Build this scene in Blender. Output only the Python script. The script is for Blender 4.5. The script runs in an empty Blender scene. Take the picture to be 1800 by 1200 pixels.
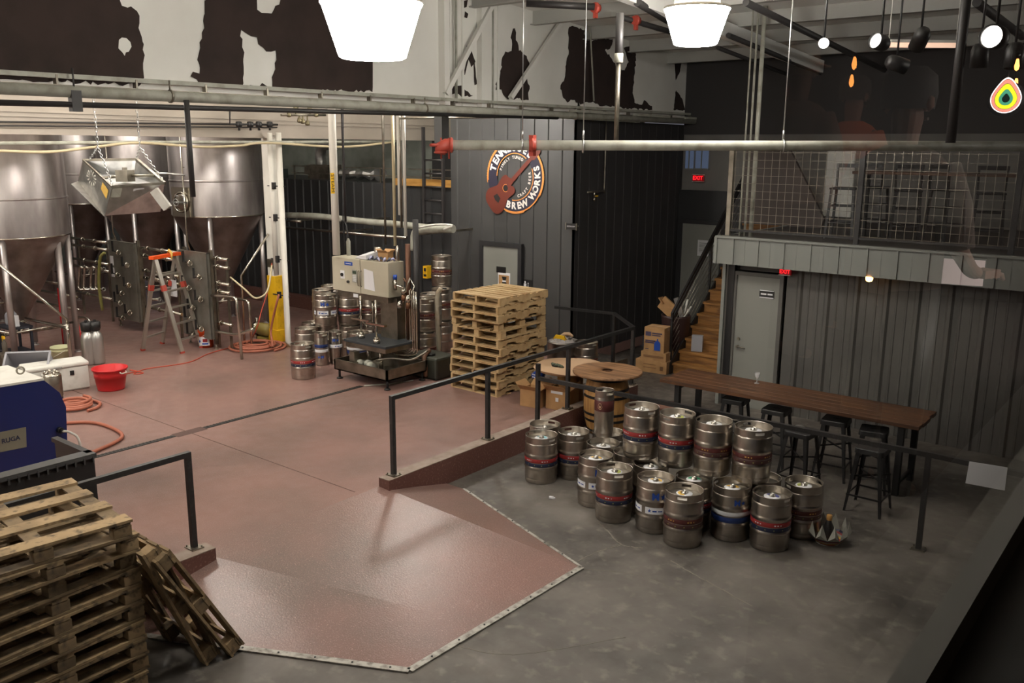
import bpy, math, random
from mathutils import Vector, Matrix
random.seed(7)
PI = math.pi
S = bpy.context.scene
COL = S.collection
# ---------------------------------------------------------------- camera
FPX, EYE, YAW, PIT, ROLL = 1560.0, 4.05, math.radians(38.6), math.radians(12.3), math.radians(0.4)
_f = Vector((-math.sin(YAW) * math.cos(PIT), math.cos(YAW) * math.cos(PIT), -math.sin(PIT)))
_r = Vector((math.cos(YAW), math.sin(YAW), 0.0))
_u = _r.cross(_f)
_R = _r * math.cos(ROLL) + _u * math.sin(ROLL)
_U = _u * math.cos(ROLL) - _r * math.sin(ROLL)
CAM = Vector((0, 0, EYE))
cd = bpy.data.cameras.new('camera'); cam = bpy.data.objects.new('camera', cd); COL.objects.link(cam)
cd.sensor_width = 36.0; cd.lens = 36.0 * FPX / 1800.0; cd.clip_start = 0.02; cd.clip_end = 200
mw = Matrix((_R, _U, -_f)).transposed().to_4x4(); mw.translation = CAM
cam.matrix_world = mw
S.camera = cam
def ray(px, py): return _f + _R * ((px - 900) / FPX) - _U * ((py - 600) / FPX)
def onz(px, py, z=0.0):
    d = ray(px, py); return CAM + d * ((z - EYE) / d.z)
def ony(px, py, y):
    d = ray(px, py); return CAM + d * (y / d.y)
def onx(px, py, x):
    d = ray(px, py); return CAM + d * (x / d.x)
def dep(px, py, z): return CAM + ray(px, py) * z
# ---------------------------------------------------------------- colour management and world
vs = S.view_settings
vs.view_transform = 'Standard'; vs.look = 'None'; vs.gamma = 1.0; vs.use_curve_mapping = False; vs.exposure = 0.45
S.display_settings.display_device = 'sRGB'
W = bpy.data.worlds.new('world'); S.world = W; W.use_nodes = True
W.node_tree.nodes['Background'].inputs[0].default_value = (0.80, 0.80, 0.92, 1)
W.node_tree.nodes['Background'].inputs[1].default_value = 0.085
cy = S.cycles
cy.use_denoising = True; cy.max_bounces = 6; cy.diffuse_bounces = 3; cy.glossy_bounces = 4; cy.transparent_max_bounces = 12; cy.transmission_bounces = 4
cy.sample_clamp_indirect = 4.0; cy.caustics_reflective = False; cy.caustics_refractive = False
LENS_STRENGTH = 36.0
# ---------------------------------------------------------------- helpers
def lin(c):
    if max(c) > 1.0: c = [v / 255.0 for v in c]
    return tuple(((v + 0.055) / 1.055) ** 2.4 if v > 0.04045 else v / 12.92 for v in c[:3]) + (1.0,)
def mat(name, col, rough=0.5, metal=0.0, n=None, n2=None, bump=0.0, vary=0.0, emit=0.0, alpha=1.0, trans=0.0, rn=0.0, bs=None, bd=.01):
    """n / n2 = (scale or (sx,sy,sz), second colour, low, high): noise mixed over the base colour"""
    m = bpy.data.materials.new(name); m.use_nodes = True
    nt = m.node_tree; N = nt.nodes; L = nt.links
    b = N['Principled BSDF']
    b.inputs['Roughness'].default_value = rough; b.inputs['Metallic'].default_value = metal
    b.inputs['Base Color'].default_value = lin(col)
    out = None
    tc = None
    def noise(scale, detail=5):
        nonlocal tc
        if tc is None: tc = N.new('ShaderNodeTexCoord')
        t = N.new('ShaderNodeTexNoise'); t.inputs['Detail'].default_value = detail
        if isinstance(scale, (tuple, list)):
            mp = N.new('ShaderNodeMapping'); mp.inputs['Scale'].default_value = scale
            L.new(tc.outputs['Object'], mp.inputs[0]); L.new(mp.outputs[0], t.inputs['Vector']); t.inputs['Scale'].default_value = 1.0
        else:
            L.new(tc.outputs['Object'], t.inputs['Vector']); t.inputs['Scale'].default_value = scale
        return t
    last = None
    for q in (n, n2):
        if not q: continue
        sc, c2, lo, hi = q
        t = noise(sc); r = N.new('ShaderNodeMapRange'); r.inputs[1].default_value = lo; r.inputs[2].default_value = hi
        L.new(t.outputs[0], r.inputs[0])
        mx = N.new('ShaderNodeMix'); mx.data_type = 'RGBA'; mx.inputs[7].default_value = lin(c2)
        L.new(r.outputs[0], mx.inputs[0])
        if last is None: mx.inputs[6].default_value = lin(col)
        else: L.new(last, mx.inputs[6])
        last = mx.outputs[2]; lastn = t
    if vary:
        oi = N.new('ShaderNodeObjectInfo'); r = N.new('ShaderNodeMapRange')
        r.inputs[3].default_value = 1 - vary; r.inputs[4].default_value = 1 + vary * 0.6
        L.new(oi.outputs['Random'], r.inputs[0])
        h = N.new('ShaderNodeHueSaturation'); L.new(r.outputs[0], h.inputs['Value'])
        if last is None: h.inputs['Color'].default_value = lin(col)
        else: L.new(last, h.inputs['Color'])
        last = h.outputs[0]
    if last is not None: L.new(last, b.inputs['Base Color'])
    if rn:
        t = noise(6.0); r = N.new('ShaderNodeMapRange'); r.inputs[1].default_value = .35; r.inputs[2].default_value = .65
        r.inputs[3].default_value = max(.02, rough - rn); r.inputs[4].default_value = rough + rn
        L.new(t.outputs[0], r.inputs[0]); L.new(r.outputs[0], b.inputs['Roughness'])
    if bump:
        t = noise(bs or (n[0] if n else 30.0)); bp = N.new('ShaderNodeBump'); bp.inputs['Strength'].default_value = bump; bp.inputs['Distance'].default_value = bd
        L.new(t.outputs[0], bp.inputs['Height']); L.new(bp.outputs[0], b.inputs['Normal'])
    if emit:
        b.inputs['Emission Color'].default_value = lin(col); b.inputs['Emission Strength'].default_value = emit
    if trans:
        b.inputs['Transmission Weight'].default_value = trans
    if alpha < 1: b.inputs['Alpha'].default_value = alpha
    return m
def V(*a): return Vector(a)
class MB:
    """collects geometry; o is the world origin of the thing it belongs to"""
    def __init__(s, o=(0, 0, 0)): s.v = []; s.f = []; s.m = []; s.sm = []; s.o = Vector(o); s.T = None
    def add(s, vs, fs, m=0, smooth=False):
        k = len(s.v)
        for p in vs:
            p = Vector(p)
            if s.T is not None: p = s.T @ p
            s.v.append(p - s.o)
        for f in fs: s.f.append([i + k for i in f]); s.m.append(m); s.sm.append(smooth)
        return s
    def bx(s, x0, x1, y0, y1, z0, z1, m=0):
        vs = [(x, y, z) for z in (z0, z1) for y in (y0, y1) for x in (x0, x1)]
        return s.add(vs, [(0, 2, 3, 1), (4, 5, 7, 6), (0, 1, 5, 4), (2, 6, 7, 3), (0, 4, 6, 2), (1, 3, 7, 5)], m)
    def box(s, c, d, rz=0.0, m=0, R=None):
        c = Vector(c); R = R or Matrix.Rotation(rz, 3, 'Z'); h = Vector(d) / 2
        vs = [c + R @ Vector((x * h.x, y * h.y, z * h.z)) for z in (-1, 1) for y in (-1, 1) for x in (-1, 1)]
        return s.add(vs, [(0, 2, 3, 1), (4, 5, 7, 6), (0, 1, 5, 4), (2, 6, 7, 3), (0, 4, 6, 2), (1, 3, 7, 5)], m)
    def bar(s, p, q, w, h=None, m=0, up=(0, 0, 1)):
        p, q = Vector(p), Vector(q); d = (q - p); L = d.length; d.normalize(); up = Vector(up)
        if abs(d.dot(up)) > .97: up = Vector((0, 1, 0)) if abs(d.y) < .9 else Vector((1, 0, 0))
        x = d.cross(up).normalized(); z = x.cross(d).normalized()
        R = Matrix((x, d, z)).transposed()
        return s.box((p + q) / 2, (w, L, h or w), 0, m, R)
    def tube(s, pts, r, n=10, m=0, closed=False, cap=True, flat=False):
        P = [Vector(p) for p in pts]; K = len(P)
        rr = r if isinstance(r, (list, tuple)) else [r] * K
        vs = []; fs = []
        T = []
        for i in range(K):
            a = P[(i - 1) % K] if (closed or i > 0) else P[i]; b = P[(i + 1) % K] if (closed or i < K - 1) else P[i]
            T.append((b - a).normalized())
        t0 = T[0]; ref = Vector((0, 0, 1)) if abs(t0.z) < .9 else Vector((1, 0, 0))
        x = t0.cross(ref).normalized()
        for i in range(K):
            t = T[i]; x = (x - t * x.dot(t))
            if x.length < 1e-6: x = t.orthogonal()
            x.normalize(); y = t.cross(x)
            for j in range(n):
                a = 2 * PI * j / n
                vs.append(P[i] + (x * math.cos(a) + y * math.sin(a)) * rr[i])
        for i in range(K if closed else K - 1):
            i2 = (i + 1) % K
            for j in range(n):
                j2 = (j + 1) % n
                fs.append((i * n + j, i * n + j2, i2 * n + j2, i2 * n + j))
        s.add(vs, fs, m, not flat)
        if cap and not closed:
            k = len(s.v) - len(vs)
            s.f.append([k + j for j in range(n)][::-1]); s.m.append(m); s.sm.append(False)
            s.f.append([k + (K - 1) * n + j for j in range(n)]); s.m.append(m); s.sm.append(False)
        return s
    def lathe(s, prof, c=(0, 0, 0), n=28, m=0, R=None, skip=None, smooth=True):
        c = Vector(c); vs = []; fs = []; idx = []
        for (r, z) in prof:
            if r < 1e-6: idx.append([len(vs)] * n); p = Vector((0, 0, z)); vs.append(c + (R @ p if R else p))
            else:
                row = []
                for j in range(n):
                    a = 2 * PI * j / n; p = Vector((r * math.cos(a), r * math.sin(a), z)); row.append(len(vs)); vs.append(c + (R @ p if R else p))
                idx.append(row)
        for i in range(len(prof) - 1):
            for j in range(n):
                if skip and skip(i, j): continue
                a, b, cc, d = idx[i][j], idx[i][(j + 1) % n], idx[i + 1][(j + 1) % n], idx[i + 1][j]
                f = []
                for q in (a, b, cc, d):
                    if q not in f: f.append(q)
                if len(f) > 2: fs.append(f)
        return s.add(vs, fs, m, smooth)
    def cyl(s, p, q, r, n=16, m=0, r2=None): return s.tube([p, q], [r, r2 if r2 is not None else r], n, m)
    def prism(s, poly, vec, m=0):
        poly = [Vector(p) for p in poly]; vec = Vector(vec); n = len(poly)
        return s.add(poly + [p + vec for p in poly], [list(range(n))[::-1], [n + i for i in range(n)]] + [(i, (i + 1) % n, n + (i + 1) % n, n + i) for i in range(n)], m)
    def quad(s, a, b, c, d, m=0): return s.add([a, b, c, d], [(0, 1, 2, 3)], m)
    def text(s, t, size, fn, m=0, ext=0.0, bold=0.0):
        vs, fs = text_geo(t, size, bold)
        return s.add([fn(v) for v in vs], fs, m)
    def build(s, name, ms, parent=None, bevel=0, loc=None):
        me = bpy.data.meshes.new(name); me.from_pydata([tuple(v) for v in s.v], [], s.f)
        for q in (ms if isinstance(ms, (list, tuple)) else [ms]): me.materials.append(q)
        me.polygons.foreach_set('material_index', s.m); me.polygons.foreach_set('use_smooth', s.sm); me.update()
        o = bpy.data.objects.new(name, me); COL.objects.link(o)
        if parent is not None: o.parent = parent
        elif loc is not None: o.location = loc
        else: o.location = s.o
        if bevel:
            bm = o.modifiers.new('edge', 'BEVEL'); bm.width = bevel; bm.segments = 2; bm.limit_method = 'ANGLE'
        return o
_tc = {}
def text_geo(t, size, bold=0.0):
    k = (t, round(size, 4), bold)
    if k in _tc: return _tc[k]
    cu = bpy.data.curves.new('t', 'FONT'); cu.body = t; cu.size = size; cu.align_x = 'CENTER'; cu.align_y = 'CENTER'; cu.resolution_u = 3; cu.offset = bold
    ob = bpy.data.objects.new('t', cu); COL.objects.link(ob)
    dg = bpy.context.evaluated_depsgraph_get(); dg.update()
    me = bpy.data.meshes.new_from_object(ob.evaluated_get(dg))
    r = ([v.co.copy() for v in me.vertices], [list(p.vertices) for p in me.polygons])
    bpy.data.objects.remove(ob); bpy.data.curves.remove(cu); bpy.data.meshes.remove(me)
    _tc[k] = r; return r
def tag(o, label=None, cat=None, group=None, kind=None):
    if label: o['label'] = label
    if cat: o['category'] = cat
    if group: o['group'] = group
    if kind: o['kind'] = kind
    return o
def thing(name, label, cat, loc=(0, 0, 0), rz=0.0, group=None):
    o = bpy.data.objects.new(name, None); COL.objects.link(o); o.empty_display_size = .1
    o.location = loc; o.rotation_euler = (0, 0, rz)
    return tag(o, label, cat, group)
KIDS = {}
def dup(root, loc, rz=0.0, label=None, group=None, rot=None):
    r = root.copy(); COL.objects.link(r); r.location = loc
    r.rotation_euler = rot if rot else (0, 0, rz)
    if label: r['label'] = label
    if group: r['group'] = group
    for ch in list(root.children):
        c = ch.copy(); COL.objects.link(c); c.parent = r
        for g in ch.children:
            d = g.copy(); COL.objects.link(d); d.parent = c
    return r
def arc(c, r, a0, a1, n=8, ax='xz'):
    c = Vector(c); o = []
    for i in range(n + 1):
        a = a0 + (a1 - a0) * i / n; u, w = r * math.cos(a), r * math.sin(a)
        o.append(c + (Vector((u, 0, w)) if ax == 'xz' else Vector((0, u, w)) if ax == 'yz' else Vector((u, w, 0))))
    return o
def smoothpts(P, k=6):
    P = [Vector(p) for p in P]; o = []
    Q = [P[0] * 2 - P[1]] + P + [P[-1] * 2 - P[-2]]
    for i in range(1, len(Q) - 2):
        a, b, c, d = Q[i - 1], Q[i], Q[i + 1], Q[i + 2]
        for j in range(k):
            t = j / k
            o.append(0.5 * ((2 * b) + (c - a) * t + (2 * a - 5 * b + 4 * c - d) * t * t + (3 * b - a - 3 * c + d) * t ** 3))
    o.append(P[-1]); return o
def star(c, r, fn=None):
    return [Vector((c[0] + (r if i % 2 == 0 else r * .42) * math.sin(i * PI / 5), c[1] + (r if i % 2 == 0 else r * .42) * math.cos(i * PI / 5), 0)) for i in range(10)]
# ---------------------------------------------------------------- materials
M = {}
M['redfloor'] = mat('red_resin_floor', (137, 106, 98), .36, n=(.9, (114, 92, 85), .38, .7), n2=(95, (172, 140, 130), .55, .76), bump=.5, bs=75, bd=.002, rn=.05)
M['ramp'] = mat('dirty_red_ramp', (134, 103, 95), .3, n=(.7, (110, 93, 86), .4, .66), n2=(95, (170, 142, 134), .55, .75), bump=.6, bs=60, bd=.004)
M['curb'] = mat('red_aggregate', (96, 62, 54), .6, n=(40, (128, 98, 88), .55, .7))
M['curbtop'] = mat('worn_curb_top', (148, 132, 120), .7, n=(9, (120, 104, 92), .4, .7))
M['conc'] = mat('grey_concrete', (106, 100, 93), .55, n=(.7, (58, 54, 50), .36, .62), n2=(7, (122, 116, 107), .55, .8), bump=.15, rn=.12)
M['strip'] = mat('worn_steel_edge', (176, 172, 164), .5, .4, n=(14, (104, 98, 90), .45, .7))
M['drain'] = mat('drain_grating', (34, 36, 33), .6)
M['joint'] = mat('floor_joint', (84, 62, 56), .8)
M['whitewall'] = mat('white_facing', (236, 235, 228), .6, n=(.7, (220, 218, 210), .4, .7))
M['torn'] = mat('torn_dark_insulation', (52, 40, 36), .95, n=(3.0, (40, 31, 28), .4, .7))
M['roof'] = mat('white_roof_sheet', (240, 240, 236), .6, n=(.8, (226, 226, 220), .45, .75))
M['purlin'] = mat('grey_purlin', (176, 176, 170), .6)
M['beam'] = mat('cream_beam', (182, 172, 160), .6, n=(.8, (160, 150, 138), .4, .7))
M['black_panel'] = mat('black_metal_panel', (44, 45, 46), .5, n=(1.2, (44, 44, 45), .4, .7))
M['charcoal'] = mat('charcoal_metal_panel', (68, 68, 68), .5, n=(.8, (58, 58, 58), .4, .7))
M['blockwall'] = mat('pale_block_wall', (130, 134, 126), .8, n=(3, (112, 116, 108), .4, .7))
M['contgrey'] = mat('grey_ribbed_metal', (93, 91, 87), .5, n=(1.5, (82, 80, 77), .4, .7))
M['fascia'] = mat('grey_fascia', (124, 126, 121), .5)
M['doorgrey'] = mat('grey_door_paint', (132, 132, 126), .45)
M['frame_dark'] = mat('dark_frame', (40, 40, 42), .5)
M['steel'] = mat('brushed_keg_steel', (190, 182, 172), .3, 1.0, n=((9, 9, 5), (164, 156, 146), .35, .7), vary=.12)
M['kegtop'] = mat('keg_top_steel', (190, 186, 178), .35, 1.0)
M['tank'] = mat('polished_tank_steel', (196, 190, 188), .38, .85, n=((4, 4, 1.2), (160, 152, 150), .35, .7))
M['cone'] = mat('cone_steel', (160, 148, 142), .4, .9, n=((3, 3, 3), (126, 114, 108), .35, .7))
M['pipe'] = mat('polished_pipe', (196, 190, 178), .22, 1.0)
M['dullsteel'] = mat('dull_stainless', (150, 144, 132), .42, 1.0, n=(5, (112, 106, 96), .4, .7))
M['plate'] = mat('panel_plate_steel', (150, 148, 140), .4, .7, n=(3, (122, 120, 112), .4, .7))
M['galv'] = mat('galvanised_sheet', (206, 206, 204), .3, .9, n=(6, (168, 168, 168), .4, .7))
M['greypipe'] = mat('pale_pipe', (168, 168, 156), .55, n=(6, (140, 138, 124), .45, .7))
M['blackpipe'] = mat('black_pipe', (44, 42, 42), .5)
M['white'] = mat('white_plastic', (222, 220, 212), .5, n=(7, (200, 196, 186), .5, .8))
M['whitepipe'] = mat('white_insulated_pipe', (222, 218, 208), .6)
M['redpaint'] = mat('red_coupling', (168, 66, 52), .5)
M['black'] = mat('black_powder_coat', (30, 29, 29), .45)
M['railblk'] = mat('black_rail', (34, 33, 33), .42, n=(25, (56, 54, 52), .55, .75))
M['wood'] = mat('new_pallet_wood', (188, 162, 120), .8, n=((4, 4, 4), (158, 126, 84), .4, .7), n2=((30, 30, 30), (112, 84, 54), .62, .8), vary=.12)
M['woodold'] = mat('old_pallet_wood', (156, 132, 98), .85, n=((3, 3, 9), (112, 94, 70), .4, .7), n2=(14, (84, 72, 56), .52, .7), vary=.35)
M['plank'] = mat('dark_table_wood', (94, 62, 38), .45, n=((1.5, 22, 22), (60, 38, 24), .38, .66), n2=(3, (116, 80, 48), .6, .8))
M['spool'] = mat('spool_wood', (150, 112, 78), .6, n=((2, 18, 18), (104, 74, 50), .4, .66))
M['barrel'] = mat('oak_barrel', (178, 134, 78), .6, n=((18, 18, 2), (134, 92, 50), .4, .7), n2=(3, (108, 72, 42), .62, .75))
M['hoop'] = mat('barrel_hoop', (40, 38, 38), .5, .5)
M['step'] = mat('stair_wood', (158, 112, 58), .6, n=((2, 20, 20), (104, 70, 36), .4, .68), n2=(4, (78, 50, 28), .6, .78))
M['timber'] = mat('yellow_timber', (186, 140, 72), .6, n=((2, 14, 14), (150, 106, 48), .4, .7))
M['card'] = mat('cardboard', (176, 136, 92), .85, n=(5, (156, 118, 78), .45, .7))
M['cardpale'] = mat('pale_cardboard', (188, 156, 124), .85)
M['paper'] = mat('white_paper', (228, 228, 230), .8)
M['cabinet'] = mat('beige_cabinet', (188, 182, 162), .45, n=(2, (176, 170, 150), .4, .7))
M['yellow'] = mat('safety_yellow', (224, 176, 26), .5, n=(5, (176, 132, 20), .56, .74))
M['red'] = mat('red_plastic', (196, 34, 38), .42)
M['orange'] = mat('orange_plastic', (232, 84, 22), .42)
M['blue'] = mat('blue_machine_paint', (20, 32, 86), .38)
M['bluelabel'] = mat('blue_print', (36, 74, 160), .5)
M['redband'] = mat('red_band', (150, 46, 46), .45)
M['maroonband'] = mat('maroon_band', (84, 38, 36), .45)
M['brownband'] = mat('brown_band', (74, 46, 44), .45)
M['navyband'] = mat('navy_band', (30, 36, 62), .45)
M['bluepband'] = mat('blue_band', (32, 52, 104), .45)
M['ylw'] = mat('yellow_sticker', (216, 176, 84), .5)
M['green'] = mat('green_sticker', (52, 140, 98), .5)
M['lime'] = mat('lime_sticker', (170, 176, 90), .5)
M['cyan'] = mat('cyan_sticker', (150, 206, 214), .5)
M['purple'] = mat('purple_sticker', (70, 72, 130), .5)
M['hose'] = mat('terracotta_hose', (164, 96, 74), .55)
M['cord'] = mat('orange_cord', (186, 74, 52), .6)
M['yhose'] = mat('clear_yellow_hose', (150, 146, 82), .4)
M['beige_hose'] = mat('beige_hose', (196, 182, 148), .5)
M['alu'] = mat('ladder_aluminium', (186, 180, 170), .35, .8)
M['gascyl'] = mat('gas_cylinder_aluminium', (186, 184, 180), .35, .8)
M['tub'] = mat('cloudy_plastic', (170, 170, 176), .4, alpha=.75)
M['lens'] = mat('lit_lamp_lens', (255, 250, 240), .3, emit=LENS_STRENGTH)
M['lens'].node_tree.nodes['Principled BSDF'].inputs['Emission Color'].default_value = (1.0, .945, .87, 1)
M['added_uplight'] = mat('added_upward_glow', (255, 246, 232), .4, emit=300)
M['lensside'] = mat('lit_lamp_lens_side', (255, 250, 240), .3, emit=LENS_STRENGTH * 1.75)
M['lensside'].node_tree.nodes['Principled BSDF'].inputs['Emission Color'].default_value = (1.0, .945, .87, 1)
M['exit'] = mat('lit_exit_letters', (255, 30, 40), .5, emit=1.3)
M['exitbox'] = mat('exit_sign_face', (120, 14, 18), .5, emit=.35)
M['spotglow'] = mat('lit_spot_face', (255, 246, 236), .5, emit=9)
M['warmglow'] = mat('warm_glint', (255, 190, 110), .5, emit=6)
M['murorange'] = mat('mural_orange', (212, 138, 66), .6)
M['murnavy'] = mat('mural_navy', (36, 34, 52), .6)
M['murbrown'] = mat('mural_guitar_brown', (100, 42, 29), .6)
M['murblack'] = mat('mural_black', (32, 28, 28), .6)
M['murwhite'] = mat('mural_white', (222, 216, 210), .6)
M['glassclear'] = mat('clear_glass', (230, 230, 230), .05, alpha=.35)
# ================================================================ SETTING
XW = -9.25; YL = 13.4; SZ = 0.22
def st(mb, name, m, parent=None, bevel=0):
    o = mb.build(name, m, parent, bevel)
    if parent is None: o['kind'] = 'structure'
    return o
def roofz(y): return 6.12 - .06 * (y - 13.7)
mb = MB(); mb.quad((-14, -6, 0), (9, -6, 0), (9, 21, 0), (-14, 21, 0)); floor = st(mb, 'floor', M['conc'])
mb = MB(); mb.bx(-30, -7.22, -6, 11.9, SZ - .2, SZ); mb.bx(-30, XW, 11.9, 16, SZ - .2, SZ); slab = st(mb, 'floor', M['redfloor'])
mb = MB(); mb.prism([(XW, 11.9, 0), (-7.22, 11.9, 0), (-7.07, 12.1, 0), (-8.0, 13.0, 0), (XW, 13.0, 0)], (0, 0, SZ)); mb.bx(XW, -8.4, 13, 14, 0, SZ); st(mb, 'floor', M['conc'])
# ramp down from the slab
G0, G1 = V(-7.22, 4.33, SZ), V(-7.22, 6.62, SZ)
pa, pt, ps, pl = V(-6.77, 7.56, .008), V(-4.5, 6.76, .008), V(-4.55, 4.43, .008), V(-6.9, 3.25, .008)
mm = ps.lerp(pt, .38); mq = ps.lerp(pt, .18); gl_ = V(-7.07, 3.25, .008)
mb = MB(); mb.add([G0, G1, V(-7.07, 7.56, .008), pa, pt, mm], [(1, 3, 2), (1, 4, 3), (0, 5, 4, 1)])
mb.add([G0, mm, mq, ps, pl, gl_, ps.lerp(pl, .3), ps.lerp(pl, .65)], [(0, 2, 1), (0, 3, 2), (0, 6, 3), (0, 7, 6), (0, 4, 7), (0, 5, 4)], 0, True)
st(mb, 'floor', M['ramp'])
mb = MB()
for a, b, w in ((pa, pt, .03), (pt, ps, .065), (ps, pl, .065)):
    mb.bar(a + V(0, 0, .002), b + V(0, 0, .002), w, .012)
    d = b - a
    for i in range(int(d.length / .32)): mb.cyl(a + d * ((i + .5) * .32 / d.length) + V(0, 0, .004), a + d * ((i + .5) * .32 / d.length) + V(0, 0, .013), .009, 8, 1)
st(mb, 'trim_1', [M['strip'], M['drain']])
# curbs
for i, (y0, y1) in enumerate(((6.6, 12.1), (-6, 4.35))):
    mb = MB(); mb.bx(-7.22, -7.05, y0, y1, 0, .325); mb.bx(-7.222, -7.048, y0 - .001, y1, .324, .332, 1); st(mb, 'wall_curb', [M['curb'], M['curbtop']])
# drains and joints lie in the slab
mb = MB(); mb.bx(-10.73, -10.64, 6.55, 9.45, SZ, SZ + .004)
for i in range(58): mb.bx(-10.725, -10.645, 6.56 + i * .05, 6.58 + i * .05, SZ + .004, SZ + .008, 1)
mb.bx(-10.73, -10.64, 2.0, 6.1, SZ, SZ + .004)
for i in range(82): mb.bx(-10.725, -10.645, 2.01 + i * .05, 2.03 + i * .05, SZ + .004, SZ + .008, 1)
st(mb, 'floor_drain', [M['drain'], M['black']]); 
mb = MB(); a = onz(180, 712, SZ); 
mb.bx(-15.5, -7.3, 6.30, 6.312, SZ, SZ + .002); mb.bx(-10.78, -10.6, 6.1, 6.55, SZ, SZ + .001)
mb.bx(-10.0, -7.9, 3.2, 3.21, SZ, SZ + .002)
st(mb, 'floor_joint_lines', M['joint'])
# concrete cracks
mb = MB()
def crack(P, w=.012):
    P = [onz(x, y, 0) for x, y in P]
    Q = smoothpts(P, 5)
    for i in range(len(Q) - 1):
        a, b = Q[i] + V(random.uniform(-.012, .012), random.uniform(-.012, .012), .001), Q[i + 1] + V(0, 0, .001)
        mb.bar(a, b, w * random.uniform(.5, 1.2), .002)
crack([(1018, 985), (1050, 970), (1093, 957)]); crack([(1050, 915), (1070, 935), (1093, 957), (1130, 963)]); crack([(1180, 985), (1240, 1020), (1322, 1065)])
crack([(1026, 1000), (1120, 1010), (1200, 1040)], .006); crack([(780, 1130), (900, 1150), (1100, 1120)], .005)
mb.bx(-2.0, 0.5, 9.9, 9.93, 0, .003)
st(mb, 'floor_cracks', mat('chalky_crack', (120, 114, 104), .9))
# ---- ribbed metal walls
def ribwall(name, P0, P1, z0, z1, pitch, rib, m, out, w0=.035, w1=.02, minor=True, th=.06):
    """sheet from P0 to P1 with raised ribs toward `out`"""
    P0, P1, out = Vector(P0).to_3d(), Vector(P1).to_3d(), Vector(out)
    d = P1 - P0; L = d.length; d.normalize(); pr = [(0, 0)]
    x = pitch / 2
    while x < L - w0:
        pr += [(x - w0, 0), (x - w1, rib), (x + w1, rib), (x + w0, 0)]
        if minor and x + pitch * .66 < L:
            for k in (.33, .66): q = x + pitch * k; pr += [(q - .015, 0), (q - .008, rib * .22), (q + .008, rib * .22), (q + .015, 0)]
        x += pitch
    pr.append((L, 0))
    n = len(pr); vs = []
    for z in (z0, z1):
        for (t, h) in pr: vs.append(P0 + d * t + out * h + V(0, 0, z))
    fs = [(i, i + 1, n + i + 1, n + i) for i in range(n - 1)]
    b = P0 - out * th
    k = len(vs); vs += [P0 - out * th + V(0, 0, z0), P1 - out * th + V(0, 0, z0), P1 - out * th + V(0, 0, z1), P0 - out * th + V(0, 0, z1)]
    fs += [(k, k + 3, k + 2, k + 1), (0, n, k + 3, k), (n - 1, k + 1, k + 2, 2 * n - 1), tuple(range(n, 2 * n)) + (k + 2, k + 3), tuple(range(n - 1, -1, -1)) + (k, k + 1)]
    mb = MB(); mb.add(vs, fs); return st(mb, name, m)
ribwall('wall_logo', (-12.3, YL, 0), (XW, YL, 0), SZ, 4.9, .32, .02, M['charcoal'], (0, -1, 0), minor=False)
ribwall('wall_back', (-24, 13.6, 0), (-12.3, 13.6, 0), SZ, 3.28, .3, .03, M['black_panel'], (0, -1, 0), minor=False)
ribwall('wall_passage', (XW + .001, YL, 0), (XW + .001, 17.4, 0), SZ, 4.55, .3, .012, mat('passage_black', (40, 38, 38), .85), (1, 0, 0), minor=False)
# header wall above the opening between the two bays (white facing, torn in places)
mb = MB(); mb.add([(XW, -6, 4.62), (XW, 21, 4.62), (XW, 21, roofz(21) + .1), (XW, -6, roofz(-6) + .1), (XW - .15, -6, 4.62), (XW - .15, 21, 4.62), (XW - .15, 21, roofz(21) + .1), (XW - .15, -6, roofz(-6) + .1)],
    [(0, 1, 2, 3), (7, 6, 5, 4), (0, 4, 5, 1), (3, 2, 6, 7), (1, 5, 6, 2), (0, 3, 7, 4)])
hw = st(mb, 'wall_header', M['whitewall'])
def patch(P, jag=.022, x=XW + .006, holes=()):
    Q = [onx(px, py, x) for px, py in P]; out = []
    for i in range(len(Q)):
        a, b = Q[i], Q[(i + 1) % len(Q)]; L = (b - a).length; k = max(1, int(L / .05))
        for j in range(k):
            p = a.lerp(b, j / k)
            if L > .06 and P[i][1] > 2: p += V(0, random.uniform(-jag, jag), random.uniform(-jag, jag))
            out.append(p)
    mb = MB(); mb.prism(out[::-1], (.004, 0, 0)); return mb.build('torn_patch', M['torn'], hw)
T = -30
patch([(-40, T), (205, T), (212, 10), (232, 14), (243, 30), (243, 48), (252, 62), (251, 100), (254, 128), (247, 150), (-40, 137)])
patch([(362, T), (450, T), (452, 14), (461, 20), (470, 25), (486, 13), (500, T), (655, T), (655, 160), (478, 155), (480, 138), (483, 112), (484, 88), (470, 88), (461, 82), (450, 68), (440, 62), (424, 50), (422, 62), (428, 100), (428, 152), (350, 148), (346, 140), (335, 134), (337, 128), (349, 130), (350, 75), (358, 60), (357, 38), (361, 30)])
patch([(434, 152), (442, 147), (452, 153)]); patch([(455, 153), (462, 147), (470, 154)])
patch([(780, 166), (800, 150), (812, 148), (815, 158), (830, 168)]); patch([(820, 80), (826, 78), (830, 95), (836, 108), (828, 118), (822, 100)], .01); patch([(855, 92), (862, 95), (865, 130), (857, 137)], .01)
patch([(822, 100), (815, 130), (817, 132), (824, 102)], .004); patch([(834, 108), (838, 148), (834, 150), (832, 110)], .004)
patch([(814, 2), (822, 0), (820, 12), (814, 14)], .004); patch([(817, 20), (823, 24), (821, 32), (816, 30)], .004)
patch([(902, 50), (906, 50), (908, 70), (912, 88), (925, 98), (931, 115), (925, 135), (930, 150), (928, 174), (893, 174), (882, 160), (872, 158), (871, 146), (880, 130), (885, 95), (900, 87), (899, 65)])
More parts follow.
